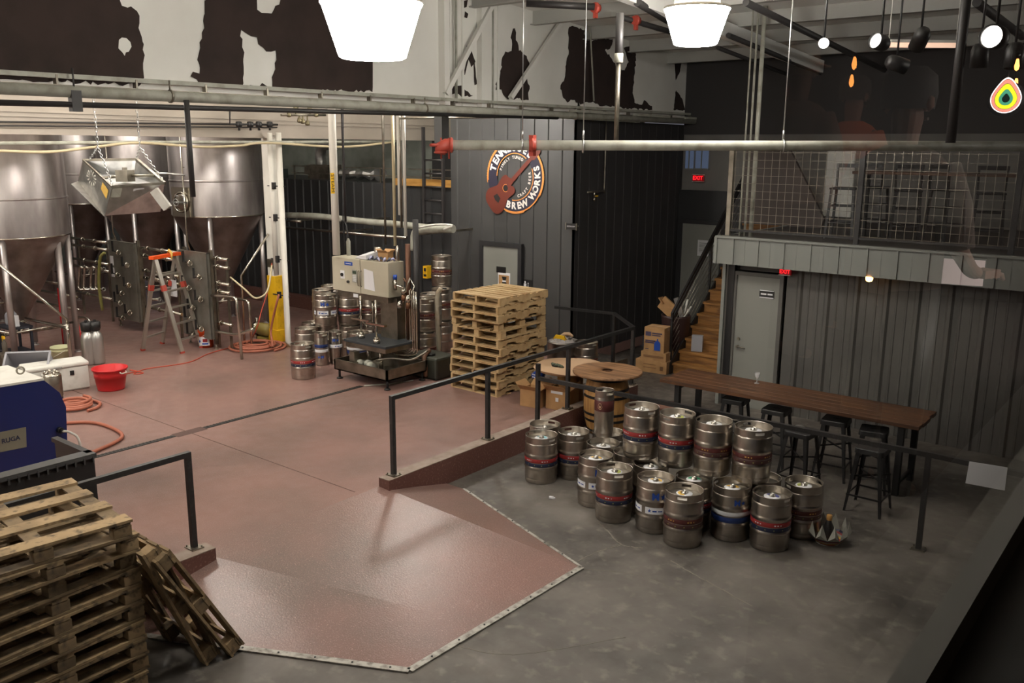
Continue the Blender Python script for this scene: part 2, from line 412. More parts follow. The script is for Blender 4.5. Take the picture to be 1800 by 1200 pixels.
patch([(1000, 46), (1027, 52), (1028, 68), (1040, 72), (1052, 70), (1062, 67), (1077, 70), (1076, 80), (1063, 90), (1075, 102), (1085, 118), (1098, 124), (1104, 108), (1098, 88), (1097, 82), (1116, 80), (1117, 95), (1117, 110), (1115, 135), (1112, 162), (1116, 182), (1128, 184), (1132, 176), (1146, 186), (1147, 194), (1058, 186), (1040, 178), (1018, 182), (1010, 176), (996, 178), (988, 166), (985, 150), (992, 140), (994, 118), (999, 96)])
patch([(1185, 104), (1198, 106), (1195, 125), (1188, 140)], .01); patch([(1188, 158), (1200, 175), (1204, 194), (1184, 193)], .012); patch([(1261, 142), (1268, 156), (1266, 194), (1252, 194), (1254, 160)], .012)
# small hole showing the facing again
mb = MB(); Q = [onx(x, y, XW + .014) for x, y in [(209, 70), (214, 66), (222, 67), (229, 74), (231, 82), (226, 91), (221, 92), (219, 98), (215, 92), (208, 85)]]; mb.prism(Q[::-1], (.003, 0, 0)); mb.build('facing_scrap', M['whitewall'], hw)
# wall ribs on the corrugated stretch
mb = MB()
for px in (790, 800, 812, 846, 862, 874): 
    p = onx(px, 120, XW + .0); mb.bx(XW, XW + .03, p.y - .02, p.y + .02, 4.65, roofz(p.y))
mb.build('wall_rib', M['whitewall'], hw)
# roof
mb = MB(); mb.add([(XW - .1, -6, roofz(-6)), (9, -6, roofz(-6)), (9, 21, roofz(21)), (XW - .1, 21, roofz(21)), (XW - .1, -6, roofz(-6) + .1), (9, -6, roofz(-6) + .1), (9, 21, roofz(21) + .1), (XW - .1, 21, roofz(21) + .1)], [(0, 3, 2, 1), (4, 5, 6, 7), (0, 1, 5, 4), (2, 3, 7, 6)]); roof = st(mb, 'ceiling', M['roof'])
for i, y in enumerate((7.6, 9.1, 10.6, 12.1, 13.6, 15.1, 16.6)):
    z = roofz(y); mb = MB(); mb.bx(XW, 9, y - .035, y + .035, z - .2, z); mb.bx(XW, 9, y - .1, y + .035, z - .215, z - .2); st(mb, 'ceiling_purlin', M['purlin'])
for x in (-6.4, -2.2):
    mb = MB(); mb.bar((x, 5, roofz(5) - .32), (x, 17.3, roofz(17.3) - .32), .14, .22); st(mb, 'ceiling_rafter', M['roof'])
# second bay shell
mb = MB(); mb.bx(-30, XW - .2, -6, 16.2, 7.4, 7.5); st(mb, 'ceiling', M['roof'])
mb = MB(); mb.bx(-24, XW - .15, 15.8, 16.0, 0, 7.4); st(mb, 'wall_block', M['blockwall'])
mb = MB(); mb.bx(-30, -29.8, -6, 16, 0, 7.4); st(mb, 'wall_far', M['blockwall'])
mb = MB(); mb.bx(-30, -1, -6.1, -6, 0, 7.6); st(mb, 'wall_near', M['whitewall'])
# deep beam on the second column line
bw = MB(); bw.bx(-14.62, -14.5, -2, 15.8, 4.22, 7.4); bw.bx(-14.66, -14.46, -2, 15.8, 4.20, 4.235); bw.bx(-14.64, -14.47, -2, 15.8, 4.46, 4.485); bw.bx(-14.64, -14.47, -2, 15.8, 4.53, 4.545)
st(bw, 'wall_beam', M['beam'])
mb = MB()
mb.bx(-14.68, -14.50, 10.66, 10.84, 1.5, 4.25); mb.bx(-14.70, -14.48, 10.64, 10.67, 1.5, 4.25); mb.bx(-14.70, -14.48, 10.83, 10.86, 1.5, 4.25); st(mb, 'column', M['whitepipe'])
mb = MB(); mb.bx(-14.72, -14.46, 10.62, 10.88, SZ, 1.55); mb.bx(-14.74, -14.44, 10.6, 10.9, SZ, SZ + .25); st(mb, 'column_guard', M['yellow'], None, .01)
mb = MB(); mb.bx(-24, -12.3, 13.35, 13.55, SZ, SZ + .3); st(mb, 'baseboard_back', M['curb'])
# mezzanine over the grey room
MZ = 2.72
mb = MB(); mb.bx(-6.1, 9, 12.8, 17.4, MZ - .12, MZ); st(mb, 'floor_mezzanine', mat('mezzanine_deck', (58, 54, 50), .6))
mb = MB(); mb.bx(-6.12, 9, 12.72, 12.8, 2.32, MZ + .01); mb.bx(-6.13, 9, 12.69, 12.82, MZ, MZ + .03)
x = -5.85
while x < 3: mb.bx(x, x + .03, 12.695, 12.72, 2.33, MZ); mb.bx(x + .2, x + .206, 12.715, 12.72, 2.33, MZ); x += .4
mb.bx(-6.15, -6.1, 12.7, 17.4, 2.32, MZ + .01)
st(mb, 'wall_fascia', M['fascia'])
ribwall('wall_container', (-5.1, 13.1, 0), (5, 13.1, 0), 0, 2.45, .42, .035, M['contgrey'], (0, -1, 0), .05, .02)
def xat(px, y=13.0): return ony(px, 560, y).x
mb = MB(); mb.bx(xat(1288), -5.9, 13.1, 13.25, 0, 2.45); mb.bx(-6.05, -5.1, 13.14, 13.25, 2.2, 2.45); mb.bx(-6.12, -6.04, 13.16, 17.4, 0, 2.6)
st(mb, 'wall_container', M['contgrey'])
mb = MB(); mb.bx(xat(1273), xat(1284), 13.05, 13.15, 0, 2.6, 0); st(mb, 'column', M['black'])  # shade of the gap beside the post, built as a black strip
mb = MB(); mb.bx(xat(1266), xat(1271.5), 12.98, 13.03, 0, 2.34, 0); st(mb, 'trim_2', M['fascia'])
# back wall of the hall
mb = MB(); mb.bx(XW, 9, 17.4, 17.5, 0, 4.35); st(mb, 'wall_rear', mat('rear_wall_lower', (120, 118, 114), .7, n=(1, (104, 102, 98), .4, .7)))
mb = MB(); mb.bx(XW, 9, 17.38, 17.5, 4.35, 6.2); st(mb, 'wall_rear', mat('rear_wall_dark', (60, 58, 58), .7))
mb = MB(); mb.bx(XW, -6.6, 17.3, 17.4, 0, 3.2); st(mb, 'wall_rear', M['black_panel'])
mb = MB(); mb.bx(8.9, 9, -6, 17.4, 0, 7.4); st(mb, 'wall_right', M['black_panel'])
# two small blue windows in the rear wall
for i, (px0, px1) in enumerate(((1206, 1218), (1224, 1244))):
    a, b = ony(px0, 262, 17.37), ony(px1, 296, 17.37)
    mb = MB(); mb.bx(a.x, b.x, 17.36, 17.39, b.z, a.z); w = st(mb, 'window_%d' % (i + 2), mat('dusk_window', (92, 106, 132), .3, emit=.25))
    mb = MB(); mb.bx(a.x - .03, b.x + .03, 17.34, 17.38, b.z - .03, b.z); mb.bx(a.x - .03, b.x + .03, 17.34, 17.38, a.z, a.z + .03); mb.bx((a.x + b.x) / 2 - .01, (a.x + b.x) / 2 + .01, 17.34, 17.37, b.z, a.z); mb.build('window_frame', M['fascia'], w)
# doors
def door(name, x0, x1, z0, z1, y, m, handle='r', fr=.09, frm=None):
    mb = MB(); mb.bx(x0, x1, y - .05, y, z0, z1); d = st(mb, name, m)
    mb = MB(); mb.bx(x0 - fr, x0, y - .075, y, z0, z1 + fr); mb.bx(x1, x1 + fr, y - .075, y, z0, z1 + fr); mb.bx(x0, x1, y - .075, y, z1, z1 + fr); mb.build('door_frame', frm or M['frame_dark'], d)
    hx = x0 + .08 if handle == 'l' else x1 - .08; s = 1 if handle == 'l' else -1
    mb = MB(); mb.cyl((hx, y - .05, z0 + .98), (hx, y - .11, z0 + .98), .022); mb.tube([(hx, y - .1, z0 + .98), (hx + s * .05, y - .11, z0 + .98), (hx + s * .14, y - .11, z0 + .97)], .011, 8); mb.cyl((hx, y - .05, z0 + 1.1), (hx, y - .065, z0 + 1.1), .025); mb.build('door_handle', M['dullsteel'], d)
    return d
door_1 = door('door_1', -11.38, -10.5, SZ, 2.17, YL - .021, M['doorgrey'], 'l')
door_2 = door('door_2', -6.0 + .1, -5.2, 0, 2.12, 13.14, M['doorgrey'], 'l', .06, M['contgrey'])
door_3 = door('door_3', -9.1, -8.2, .35, 2.5, 17.3, M['doorgrey'], 'r')
# ================================================================ HIGH-BAY LAMPS (the hall's own light, and added fill lamps out of view)
def make_highbay(loc, label, cable):
    t = thing('high_bay_lamp', label, 'ceiling lamp', loc, 0, 'high bay lamps over the hall')
    mb = MB(); mb.lathe([(0, -.27), (.17, -.27), (.185, -.262)], n=36); mb.lathe([(.185, -.262), (.27, .0), (.282, .02), (.275, .03), (.18, .03)], n=36, m=1); mb.build('lens', [M['lens'], M['lensside']], t)
    mb = MB(); mb.lathe([(.205, .034), (.268, .034)], n=32); mb.build('added_glow_ring', M['added_uplight'], t)  # hidden glowing ring added to brighten the roof above
    mb = MB(); mb.lathe([(.283, .02), (.284, .04), (.27, .04)], n=32); mb.lathe([(.20, .033), (.19, .12), (.13, .16), (.13, .3), (.1, .34), (0, .34)], n=32); mb.build('housing', M['dullsteel'], t)
    mb = MB(); mb.tube([(0, 0, .34), (0, 0, .37), (.03, 0, .42), (0, 0, .46), (-.03, 0, .42), (0, 0, .38)], .008, 6); mb.build('hook', M['dullsteel'], t)
    mb = MB(); mb.cyl((0, 0, .44), (0, 0, cable), .012, 8); mb.build('suspension_rod', M['dullsteel'], t)
    return t
q1_, q2_ = dep(653, 13, 6.1), dep(1225, 21, 9.5); LS = 1.25
L1 = make_highbay(q1_, 'glowing high bay lamp hanging nearest, by the torn wall covering', (roofz(q1_.y) - q1_.z) / LS)
L1.scale = (LS, LS, LS)
dup(L1, q2_, label='glowing high bay lamp hanging over the keg group, under the purlins')
OFF = [(-11.9, 1.2, 5.3), (-11.4, 6.2, 5.3), (-10.9, 11.5, 4.98), (-17.2, 3.5, 6.3), (-17.2, 8.2, 6.3), (-12.4, -3.4, 5.3), (3.4, 15.2, 5.0)]  # third lamp read from the ramp shadow, the others added as fill
for p in OFF: o_ = dup(L1, p, label='high bay lamp out of view, one read from the ramp shadow, the rest added as fill')
# ================================================================ OVERHEAD PIPES AND TRAY
def pipe(name, pts, r, m, label, cat='pipe', n=12, group=None, extra=None):
    t = thing(name, label, cat, pts[0], 0, group)
    mb = MB(pts[0]); mb.tube(pts, r, n); mb.build('pipe_run', m, t)
    return t
def ring(mb, c, ax, R, r, n=14, k=6, m=0):
    c = Vector(c); ax = Vector(ax).normalized(); u = ax.orthogonal().normalized(); w = ax.cross(u)
    mb.tube([c + (u * math.cos(2 * PI * i / n) + w * math.sin(2 * PI * i / n)) * R for i in range(n)], r, k, m, closed=True)
# long pale strut channel + pipe along the header wall
a, b = V(-9.13, 2.0, 4.70), V(-9.13, 20.5, 4.78)
t = thing('conduit_tray', 'pale channel running along the bottom of the torn white wall', 'cable tray', a)
mb = MB(a); mb.bar(a, b, .06, .045); mb.build('channel', M['greypipe'], t)
mb = MB(a); mb.bar(a + V(.03, 0, -.09), b + V(.03, 0, -.09), .02, .015)
for i in range(22): y = 2.6 + i * .82; mb.bx(-9.16, -9.09, y, y + .02, 4.58, 4.72)
mb.build('tray_bracket', M['dullsteel'], t)
a, b = V(-9.02, 2.0, 4.55), V(-9.02, 20.5, 4.63)
t = thing('sprinkler_main', 'thick pale pipe running below the channel on the white wall', 'pipe', a)
mb = MB(a); mb.tube([a, b], .057, 16); mb.build('pipe_run', M['greypipe'], t)
mb = MB(a)
for y in (5.4, 9.3, 13.0): ring(mb, (-9.02, y, 4.55 + (y - 2) * .0043), (0, 1, 0), .06, .014); mb.cyl((-9.02, y, 4.6), (-9.02, y, 4.73), .01, 6)
mb.build('hanger', M['dullsteel'], t)
for k, y in enumerate((12.9, 15.0, 16.9)):
    mb = MB((-9.02, y, 4.66)); mb.bx(-9.08, -8.96, y, y + 1.25, 4.655, 4.70); o = mb.build('strip_light', M['greypipe']); tag(o, 'slim white strip fitting lying along the wall pipe, %s' % ('nearest the logo wall', 'the middle one', 'farthest toward the dark corner')[k], 'light fitting', 'strip fittings on the wall pipe')
pa_, pb_ = onx(-10, 180, -9.0), onx(980, 207, -9.0)
t = thing('gas_line', 'thin black pipe running level below the pale wall pipe', 'pipe', pa_)
mb = MB(pa_); mb.tube([pa_, pb_], .028, 12); mb.build('pipe_run', M['blackpipe'], t)
mb = MB(pa_); p = onx(133, 185, -9.0); mb.bx(p.x - .04, p.x + .04, p.y - .05, p.y + .05, p.z - .06, p.z + .14); mb.cyl(p + V(0, 0, .1), p + V(0, 0, .35), .01, 6); mb.build('valve_body', M['blackpipe'], t)
# drop from the gas line to the heater
p0, p1 = onx(323, 176, -9.0), onx(333, 345, -9.05); p0.z += .02
pv = [p0, V(p0.x, p0.y, p1.z + .0)]
pipe('gas_drop_pipe', [V(p0.x + .05, p0.y, p0.z - .02), V(p0.x + .05, p0.y, p1.z)], .03, M['blackpipe'], 'black vertical pipe dropping from the ceiling line beside the hanging heater')
# beam-level conduits and sagging cables
for (y0, y1, dz, r, lab) in ((214, 219, 0, .014, 'thin dark conduit running along the cream beam'), (221, 224, 0, .012, 'second thin conduit just below the first on the beam')):
    a, b = onx(-5, y0, -14.4), onx(487, y1, -14.4); pipe('conduit', [a, b], r, M['blackpipe'], lab, 'conduit')
P = smoothpts([onx(-5, 265, -13.8), onx(85, 267, -13.8), onx(170, 258, -13.8), onx(245, 251, -13.8), onx(350, 258, -13.8), onx(420, 256, -13.8), onx(470, 251, -13.8), onx(600, 258, -13.8), onx(690, 250, -13.8)], 6)
pipe('cable', P, .022, M['beige_hose'], 'sagging beige cable strung below the cream beam across the tanks', 'cable', 8)
P = [onx(-5, 252, -13.9), onx(300, 250, -13.9), onx(475, 250, -13.9), onx(695, 249, -13.9)]
pipe('conduit', P, .028, M['greypipe'], 'straight pale conduit just above the sagging cable', 'conduit', 8)
# big hanging horizontal pipe in front
a, b = dep(778, 255, 10), dep(1830, 257, 10)
t = thing('hanging_pipe', 'thick pale pipe hanging level across the hall with a red elbow end', 'pipe', a)
mb = MB(a); mb.tube([a, b], .057, 18); mb.build('pipe_run', M['greypipe'], t)
mb = MB(a); d = (b - a).normalized(); c = a
mb.tube([c + V(0, 0, -.1) - d * .03, c + V(0, 0, -.03) - d * .02, c + d * .04, c + d * .12], [.06, .075, .075, .07], 14); ring(mb, c + d * .1, d, .072, .016); ring(mb, c + V(0, 0, -.08) - d * .02, (0, 0, 1), .066, .014)
ring(mb, c - d * .08, (0, 0, 1), .05, .02)
m0 = mb; mb = MB(a); q = dep(936, 255, 10); mb.tube([q - d * .04, q + d * .04], .075, 14); ring(mb, q, d, .078, .014); mb.bx(q.x - .03, q.x + .03, q.y - .03, q.y + .03, q.z - .12, q.z + .11)
mb.build('pipe_clamp', M['redpaint'], t); mb = m0
for s in (-1, 1): mb.cyl(c + V(.06 * s, .04, .08), c + V(.06 * s, .04, -.15), .01, 6)
mb.build('elbow', M['redpaint'], t)
for px, top in ((918, -160), (1025, -300), (1376, -420)):
    mb = MB(a); q = dep(px, 255, 9.98); ring(mb, q - V(0, 0, .01), d, .07, .009); z = roofz(q.y); mb.tube([q + V(0, 0, .07), q + V(0, 0, .16)], .012, 6)
    mb.tube([q + V(0, 0, .14), V(q.x, q.y, z)], .006 if px != 1376 else .008, 6)
    mb.build('hanger_rod', M['galv'], t)
# vertical dark pipe with tee near the ceiling
q0, q1 = dep(1088, 30, 10.3), dep(1083, 246, 10.3)
t = thing('drop_pipe', 'dark vertical pipe dropping from the ceiling line onto the pale hanging pipe', 'pipe', q1)
mb = MB(q1); mb.tube([V(q1.x, q1.y, q0.z), V(q1.x, q1.y, q1.z + .9)], .045, 12); mb.build('upper_pipe', M['blackpipe'], t)
mb = MB(q1); mb.tube([V(q1.x, q1.y, q1.z + .9), q1], .028, 12); mb.build('lower_pipe', M['dullsteel'], t)
mb = MB(q1); mb.tube([V(q1.x, q1.y, q1.z + .86), V(q1.x, q1.y, q1.z + .96)], .05, 12); mb.build('coupling', M['greypipe'], t)
# ceiling sprinkler lines
def roofline(A, B, r, label, m=M['blackpipe']):
    pts = []
    for (px, py) in (A, B):
        # point below the roof at 0.42 m
        d = ray(px, py); tt = (roofz(0) - .42 - EYE) / (d.z + .06 * d.y); pts.append(CAM + d * tt)
    a, b = pts; dirn = (b - a).normalized()
    return pipe('ceiling_pipe', [a, b], r, m, label, 'pipe', 12, 'dark pipes under the sloping roof')
roofline((1311, 4), (1640, 165), .045, 'dark pipe slanting under the roof toward the spotlights, thickest of the set')
roofline((1280, 62), (1525, 163), .04, 'dark pipe slanting under the roof behind the second high bay lamp')
roofline((1262, 84), (1460, 160), .035, 'dark pipe slanting under the roof nearest the torn wall')
roofline((1090, 30), (1200, 62), .04, 'short dark pipe between the red coupling and the second lamp')
roofline((1120, 4), (1180, 40), .05, 'dark pipe at the top edge crossing left of the second lamp')
roofline((1717, 4), (1797, 64), .055, 'dark pipe at the far upper right corner of the roof')
roofline((925, 6), (1045, 12), .045, 'dark pipe along the top edge meeting the red coupling')
for (px, py, lab) in ((1047, 14, 'red grooved coupling at the bend of the ceiling pipe'), (1118, 36, 'small red grooved coupling on the ceiling pipe')):
    d = ray(px, py); q = CAM + d * ((roofz(0) - .42 - EYE) / (d.z + .06 * d.y)); mb = MB(q); ring(mb, q, (.3, 1, 0), .055, .022); mb.tube([q - V(0, .05, 0), q + V(0, .05, 0)], .062, 10); mb.bx(q.x - .02, q.x + .02, q.y - .03, q.y + .03, q.z - .13, q.z)
    tag(mb.build('pipe_coupling', M['redpaint']), lab, 'pipe fitting')
# dark pole at the right hanging from roof
q = dep(1684, 130, 9.0); pipe('hanging_pole', [V(q.x, q.y, roofz(q.y)), V(q.x, q.y, 4.13)], .05, M['blackpipe'], 'black pole dropping from the roof to the hanging pipe, right of the spotlights')
# diagonal white braces on the header wall with angle columns
def brace(A, B, w, label):
    a, b = onx(*A, XW + .12), onx(*B, XW + .12); mb = MB(a); mb.bar(a, b, w, .05); mb.bar(a + V(.03, 0, 0), b + V(.03, 0, 0), .02, w); tag(mb.build('wall_brace', M['whitewall']), label, 'brace', 'diagonal braces on the torn wall')
brace((783, 165), (868, 2), .07, 'white diagonal brace leaning right, left one of the pair on the torn wall')
brace((897, 172), (1006, 8), .07, 'white diagonal brace leaning right, right one of the pair on the torn wall')
mb = MB(); a = onx(775, 100, XW); mb.bx(XW, XW + .12, a.y - .05, a.y + .06, 4.6, roofz(a.y)); st(mb, 'trim_3', M['whitewall'])
a = onx(847, 100, XW); mb = MB(); mb.bx(XW, XW + .1, a.y - .12, a.y + .12, 4.6, roofz(a.y)); st(mb, 'trim_4', M['whitewall'])
for px, z0, lab in ((802, 4.7, 'slim white conduit up the torn wall left of the broad trim'), (866, 4.5, 'slim grey conduit up the torn wall beside the broad trim')):
    q = onx(px, 100, XW + .08); pipe('conduit', [V(q.x, q.y, roofz(q.y)), V(q.x, q.y, z0)], .018, M['greypipe'], lab, 'conduit', 8)
q = onx(1037, 100, XW + .3); r0 = onx(1045, 180, XW + .3)
pipe('conduit', [onx(1030, 45, XW + .2), onx(1036, 48, XW + .2), onx(1038, 60, XW + .2), onx(1044, 178, XW + .2)], .014, M['greypipe'], 'bent white conduit hanging in front of the torn wall', 'conduit', 8)
pipe('conduit', [onx(1240, 112, XW + .12), onx(1275, 112, XW + .12), onx(1280, 118, XW + .12), onx(1276, 190, XW + .12)], .016, M['greypipe'], 'bent thin conduit near the far end of the torn wall', 'conduit', 8)
# dark square post where the logo wall starts
q = onx(777, 300, -9.6)
mb = MB(); mb.bx(q.x - .08, q.x + .08, q.y - .08, q.y + .08, 4.08, 4.6); o = mb.build('column', M['charcoal']); o['kind'] = 'structure'
# vertical white service pipes in front of the black wall
def vpipe(px, py0, py1, x, r, m, lab, mid=None, nm='service_pipe'):
    a, b = onx(px, py0, x), onx(px, py1, x); a = V(b.x, onx(px, (py0 + py1) / 2, x).y, 7.4); b = V(a.x, a.y, b.z)
    return pipe(nm, [a, b], r, m, lab, 'pipe', 12)
t = vpipe(587, 180, 448, -11.8, .065, M['whitepipe'], 'thick white steam pipe standing above the beige control cabinet')
q = onx(584, 330, -11.8); mb = MB(t.location); mb.T = Matrix.Translation(V(-11.73, q.y + .0, q.z)) @ Matrix.Rotation(PI / 2, 4, 'Z')
mb.T = None
P0 = onx(585, 322, -11.74)
def onpipe(v): return P0 + V(.004, v.y * -1 if False else 0, 0) + V(0, 0, 0)
mb.bx(P0.x - .002, P0.x + .006, P0.y - .045, P0.y + .03, P0.z - .17, P0.z + .17)
mb.build('yellow_label', M['yellow'], t)
mb = MB(t.location); mb.text('STEAM', .1, lambda v: P0 + V(.009, v.y * .9 - .008, -v.x), 0); mb.build('lettering', M['black'], t)
vpipe(692, 182, 432, -11.5, .028, M['beige_hose'], 'slim cream pipe standing left of the paired white pipes')
t = vpipe(702, 182, 378, -11.2, .04, M['whitepipe'], 'white vertical pipe, left of the close pair by the filler')
t = vpipe(711, 200, 415, -11.15, .03, M['whitepipe'], 'thin white vertical pipe, right of the close pair, rusty at its foot')
vpipe(604, 182, 390, -12.6, .022, M['blackpipe'], 'thin black conduit dropping just right of the steam pipe')
vpipe(675, 186, 430, -12.4, .022, M['dullsteel'], 'thin dark conduit dropping behind the cream pipe')
a, b = onx(706, 208, -11.1), onx(990, 206, -9.6); pipe('air_line', [onx(706, 400, -11.1) + V(0, 0, 0), V(a.x, onx(706, 400, -11.1).y, a.z), V(b.x, min(b.y, 13.2), b.z), V(b.x, min(b.y, 13.2), 7.4)], .022, M['dullsteel'], 'steel line rising from the filler then running right toward the logo wall')
q = onx(830, 208, -10.3)
# column side pipes (white) at the yellow guard
for (px, x, r, m, lab, z0) in ((482, -14.3, .05, M['whitepipe'], 'white pipe strapped to the left face of the column', 1.6), (497, -14.0, .055, M['whitepipe'], 'white drain pipe running down right of the yellow guard', SZ + .1)):
    q = onx(px, 400, x); pipe('column_pipe', [V(q.x, q.y, 4.3), V(q.x, q.y, z0)] + ([V(q.x + .1, q.y + .05, SZ + .02)] if z0 < 1 else []), r, m, lab)
q = onx(489, 400, -14.2)
t = thing('pipe_strap', 'dark straps clamping the pipes to the column above the yellow guard', 'pipe strap', q)
for z in (1.2, 1.9, 2.7, 3.3): mb = MB(q); mb.bx(q.x - .25, q.x + .28, q.y - .02, q.y + .0, z, z + .02); mb.bx(q.x - .06, q.x, q.y - .06, q.y, z - .05, z + .08); mb.build('strap', M['blackpipe'], t)
# horizontal hose / steel lines along black wall
P = smoothpts([ony(503, 378, 12.6), ony(560, 380, 12.6), ony(640, 389, 12.6), ony(700, 394, 12.6), ony(770, 402, 12.6)], 5)
pipe('insulated_line', P, .065, M['greypipe'], 'thick grey insulated pipe running level across the black wall')
P = [ony(500, 399, 12.6), ony(600, 408, 12.6), ony(715, 418, 12.6)]
pipe('steel_line', P, .03, M['pipe'], 'thin steel pipe below the insulated one on the black wall')
P = [ony(503, 388, 12.3), ony(530, 389, 12.3)]; pipe('steel_line', P, .025, M['pipe'], 'short steel stub beside the column on the black wall')
P = smoothpts([ony(728, 440, 11.9), ony(729, 412, 11.9), ony(742, 404, 11.9), ony(797, 402, 11.9)], 6)
pipe('insulated_line', P, .075, M['greypipe'], 'grey insulated pipe bending down behind the filler on its right')
P = smoothpts([ony(735, 400, 11.7), ony(765, 395, 11.7), ony(795, 396, 11.7), ony(780, 403, 11.7)], 5); pipe('hose', P, .02, M['white'], 'loose white hose coiled on top of the bent insulated pipe', 'hose', 8)
def brackets(o, xs, z, y0, y1=13.57):
    for x in xs:
        mb = MB(o.location); mb.bx(x - .015, x + .015, y0, y1, z - .02, z + .02); mb.build('wall_bracket', M['dullsteel'], o)
for nm, zz in (('insulated_line', 0), ('steel_line', 0)):
    for o in [o for o in bpy.data.objects if o.name.startswith(nm) and o.parent is None]:
        me = o.children[0].data; c = sum((v.co for v in me.vertices), Vector()) / len(me.vertices) + o.location
        brackets(o, (c.x - .1,), c.z, c.y)
# black curly cable near cabinet
P = [ony(603, 190, 11.2), ony(603, 386, 11.2)] + [ony(603 + 9 * math.cos(a), 425 + 38 * math.sin(a), 11.2) for a in [i * .5 for i in range(2, 24)]]
pipe('cable', P, .014, M['black'], 'black looped cable hanging above the beige control cabinet', 'cable', 6)
# ================================================================ RAILINGS
def post(mb, x, y, z0, z1, w=.05): mb.bx(x - w / 2, x + w / 2, y - w / 2, y + w / 2, z0, z1)
def rail_thing(label, loc, posts, rails, feet=(), w=.05, m=None):
    t = thing('guard_rail', label, 'railing', loc)
    for (x, y, z0, z1) in posts:
        mb = MB(loc); post(mb, x, y, z0, z1); o = mb.build('post', m or M['railblk'], t)
        mb = MB(loc); mb.bx(x - .07, x + .07, y - .06, y + .06, z0, z0 + .012)
        for a in (-1, 1):
            for b in (-1, 1): mb.cyl((x + a * .055, y + b * .045, z0 + .012), (x + a * .055, y + b * .045, z0 + .03), .008, 6)
        mb.build('base_plate', M['dullsteel'], o)
    for R in rails:
        mb = MB(loc)
        for i in range(len(R) - 1): mb.bar(R[i], R[i + 1], w, w)
        mb.build('rail', m or M['railblk'], t)
    return t
zt = .332 + .93
rail_thing('black railing on the red curb right of the ramp, running to the dark corner', (-7.14, 6.75, .33),
    [(-7.14, 6.76, .332, zt - .02), (-7.14, 8.45, .332, zt - .02), (-7.14, 10.25, .332, zt - .02), (-7.14, 12.04, .332, zt - .02)], [[(-7.14, 6.735, zt), (-7.14, 12.06, zt)]])
rail_thing('short black railing on the left curb end beside the near pallets', (-7.2, 4.2, .33),
    [(-7.2, 4.22, .332, zt - .02), (-7.2, 2.6, .332, zt - .02)], [[(-7.2, 4.245, zt), (-7.2, 1.2, zt)]])
rail_thing('black railing turning along the landing behind the spool table', (-8.0, 12.95, .22),
    [(-8.05, 12.92, SZ, 1.24)], [[(-7.14, 12.06, zt), (-8.05, 12.92, 1.26)], [(-8.05, 12.92, 1.26), (-9.2, 12.75, 1.26)]], w=.045)
rail_thing('single-bar black railing passing behind the kegs in front of the stools', (-7.02, 9.34, 0),
    [(-7.0, 9.34, 0, 1.2), (-2.03, 9.34, 0, 1.03)], [[(-7.0, 9.34, 1.0), (-2.0, 9.34, 1.04), (.6, 9.34, 1.0)]])
# white sheet on the rail at the right
a, b = ony(1703, 812, 9.25), ony(1768, 860, 9.25)
mb = MB(); mb.add([ony(1704, 811, 9.28), ony(1771, 822, 9.28), ony(1766, 862, 9.28), ony(1697, 849, 9.28)] + [p + V(0, .012, 0) for p in (ony(1704, 811, 9.28), ony(1771, 822, 9.28), ony(1766, 862, 9.28), ony(1697, 849, 9.28))], [(0, 1, 2, 3), (7, 6, 5, 4), (0, 4, 5, 1), (1, 5, 6, 2), (2, 6, 7, 3), (3, 7, 4, 0)])
tag(mb.build('blank_board', M['paper']), 'blank white board fixed below the rail at the far right', 'board')
# ================================================================ KEGS
def keg_body(R, Hh, ribs, kind):
    """half-barrel style profile with ribs, seams, chimes; real hand holes in the top collar"""
    n = 40; k = R / .205
    pr = [(0, .012), (.15 * k, .012), (.185 * k, .004), (.192 * k, .0), (.198 * k, .008), (.2 * k, .05), (.1985 * k, .06), (.203 * k, .067), (R, .075)]
    for z in ribs: pr += [(R * .995, z - .03), (R, z - .022), (R * 1.022, z - .012), (R * 1.04, z), (R * 1.022, z + .012), (R, z + .022), (R * .995, z + .03)]
    pr += [(R, Hh - .098), (R * .985, Hh - .088), (R * .96, Hh - .08)]
    mb = MB(); mb.lathe(pr, n=n)
    dome = [(R * .965, Hh - .08), (R * .93, Hh - .075), (R * .6, Hh - .058), (R * .22, Hh - .052), (R * .2, Hh - .05), (0, Hh - .05)]
    mb.lathe(dome, n=n, m=1)
    return mb
def keg_collar(R, Hh, a0=0.6):
    n = 48; mb = MB(); mid = [0, 1, 2]
    def skip(i, j):
        a = 2 * PI * (j + .5) / n
        for c in (a0, a0 + PI):
            d = (a - c + PI) % (2 * PI) - PI
            if abs(d) < (.30 if R > .15 else .5) and i in (1,): return True
        return False
    pr = [(R * .965, Hh - .085), (R * .968, Hh - .052), (R * .972, Hh - .022), (R * .975, Hh - .01), (R * .985, Hh - .002), (R * .97, Hh), (R * .945, Hh - .004), (R * .945, Hh - .01)]
    mb.lathe(pr[:4], n=n, skip=lambda i, j: skip(i, j))
    mb.lathe(pr[3:], n=n)
    mb.lathe([(R * .945, Hh - .01), (R * .945, Hh - .022), (R * .942, Hh - .052), (R * .94, Hh - .08)], n=n, skip=lambda i, j: skip(i, j))
    return mb
def band(R, z0, z1, n=40): mb = MB(); mb.lathe([(R + .0012, z0), (R + .0018, z0 + .001), (R + .0018, z1 - .001), (R + .0012, z1)], n=n); return mb
def wraptext(mb, t, size, R, z, a, m=0, bold=0.0, sx=1.0):
    mb.text(t, size, lambda v: V((R) * math.cos(a + v.x * sx / R), (R) * math.sin(a + v.x * sx / R), z + v.y), m, bold=bold)
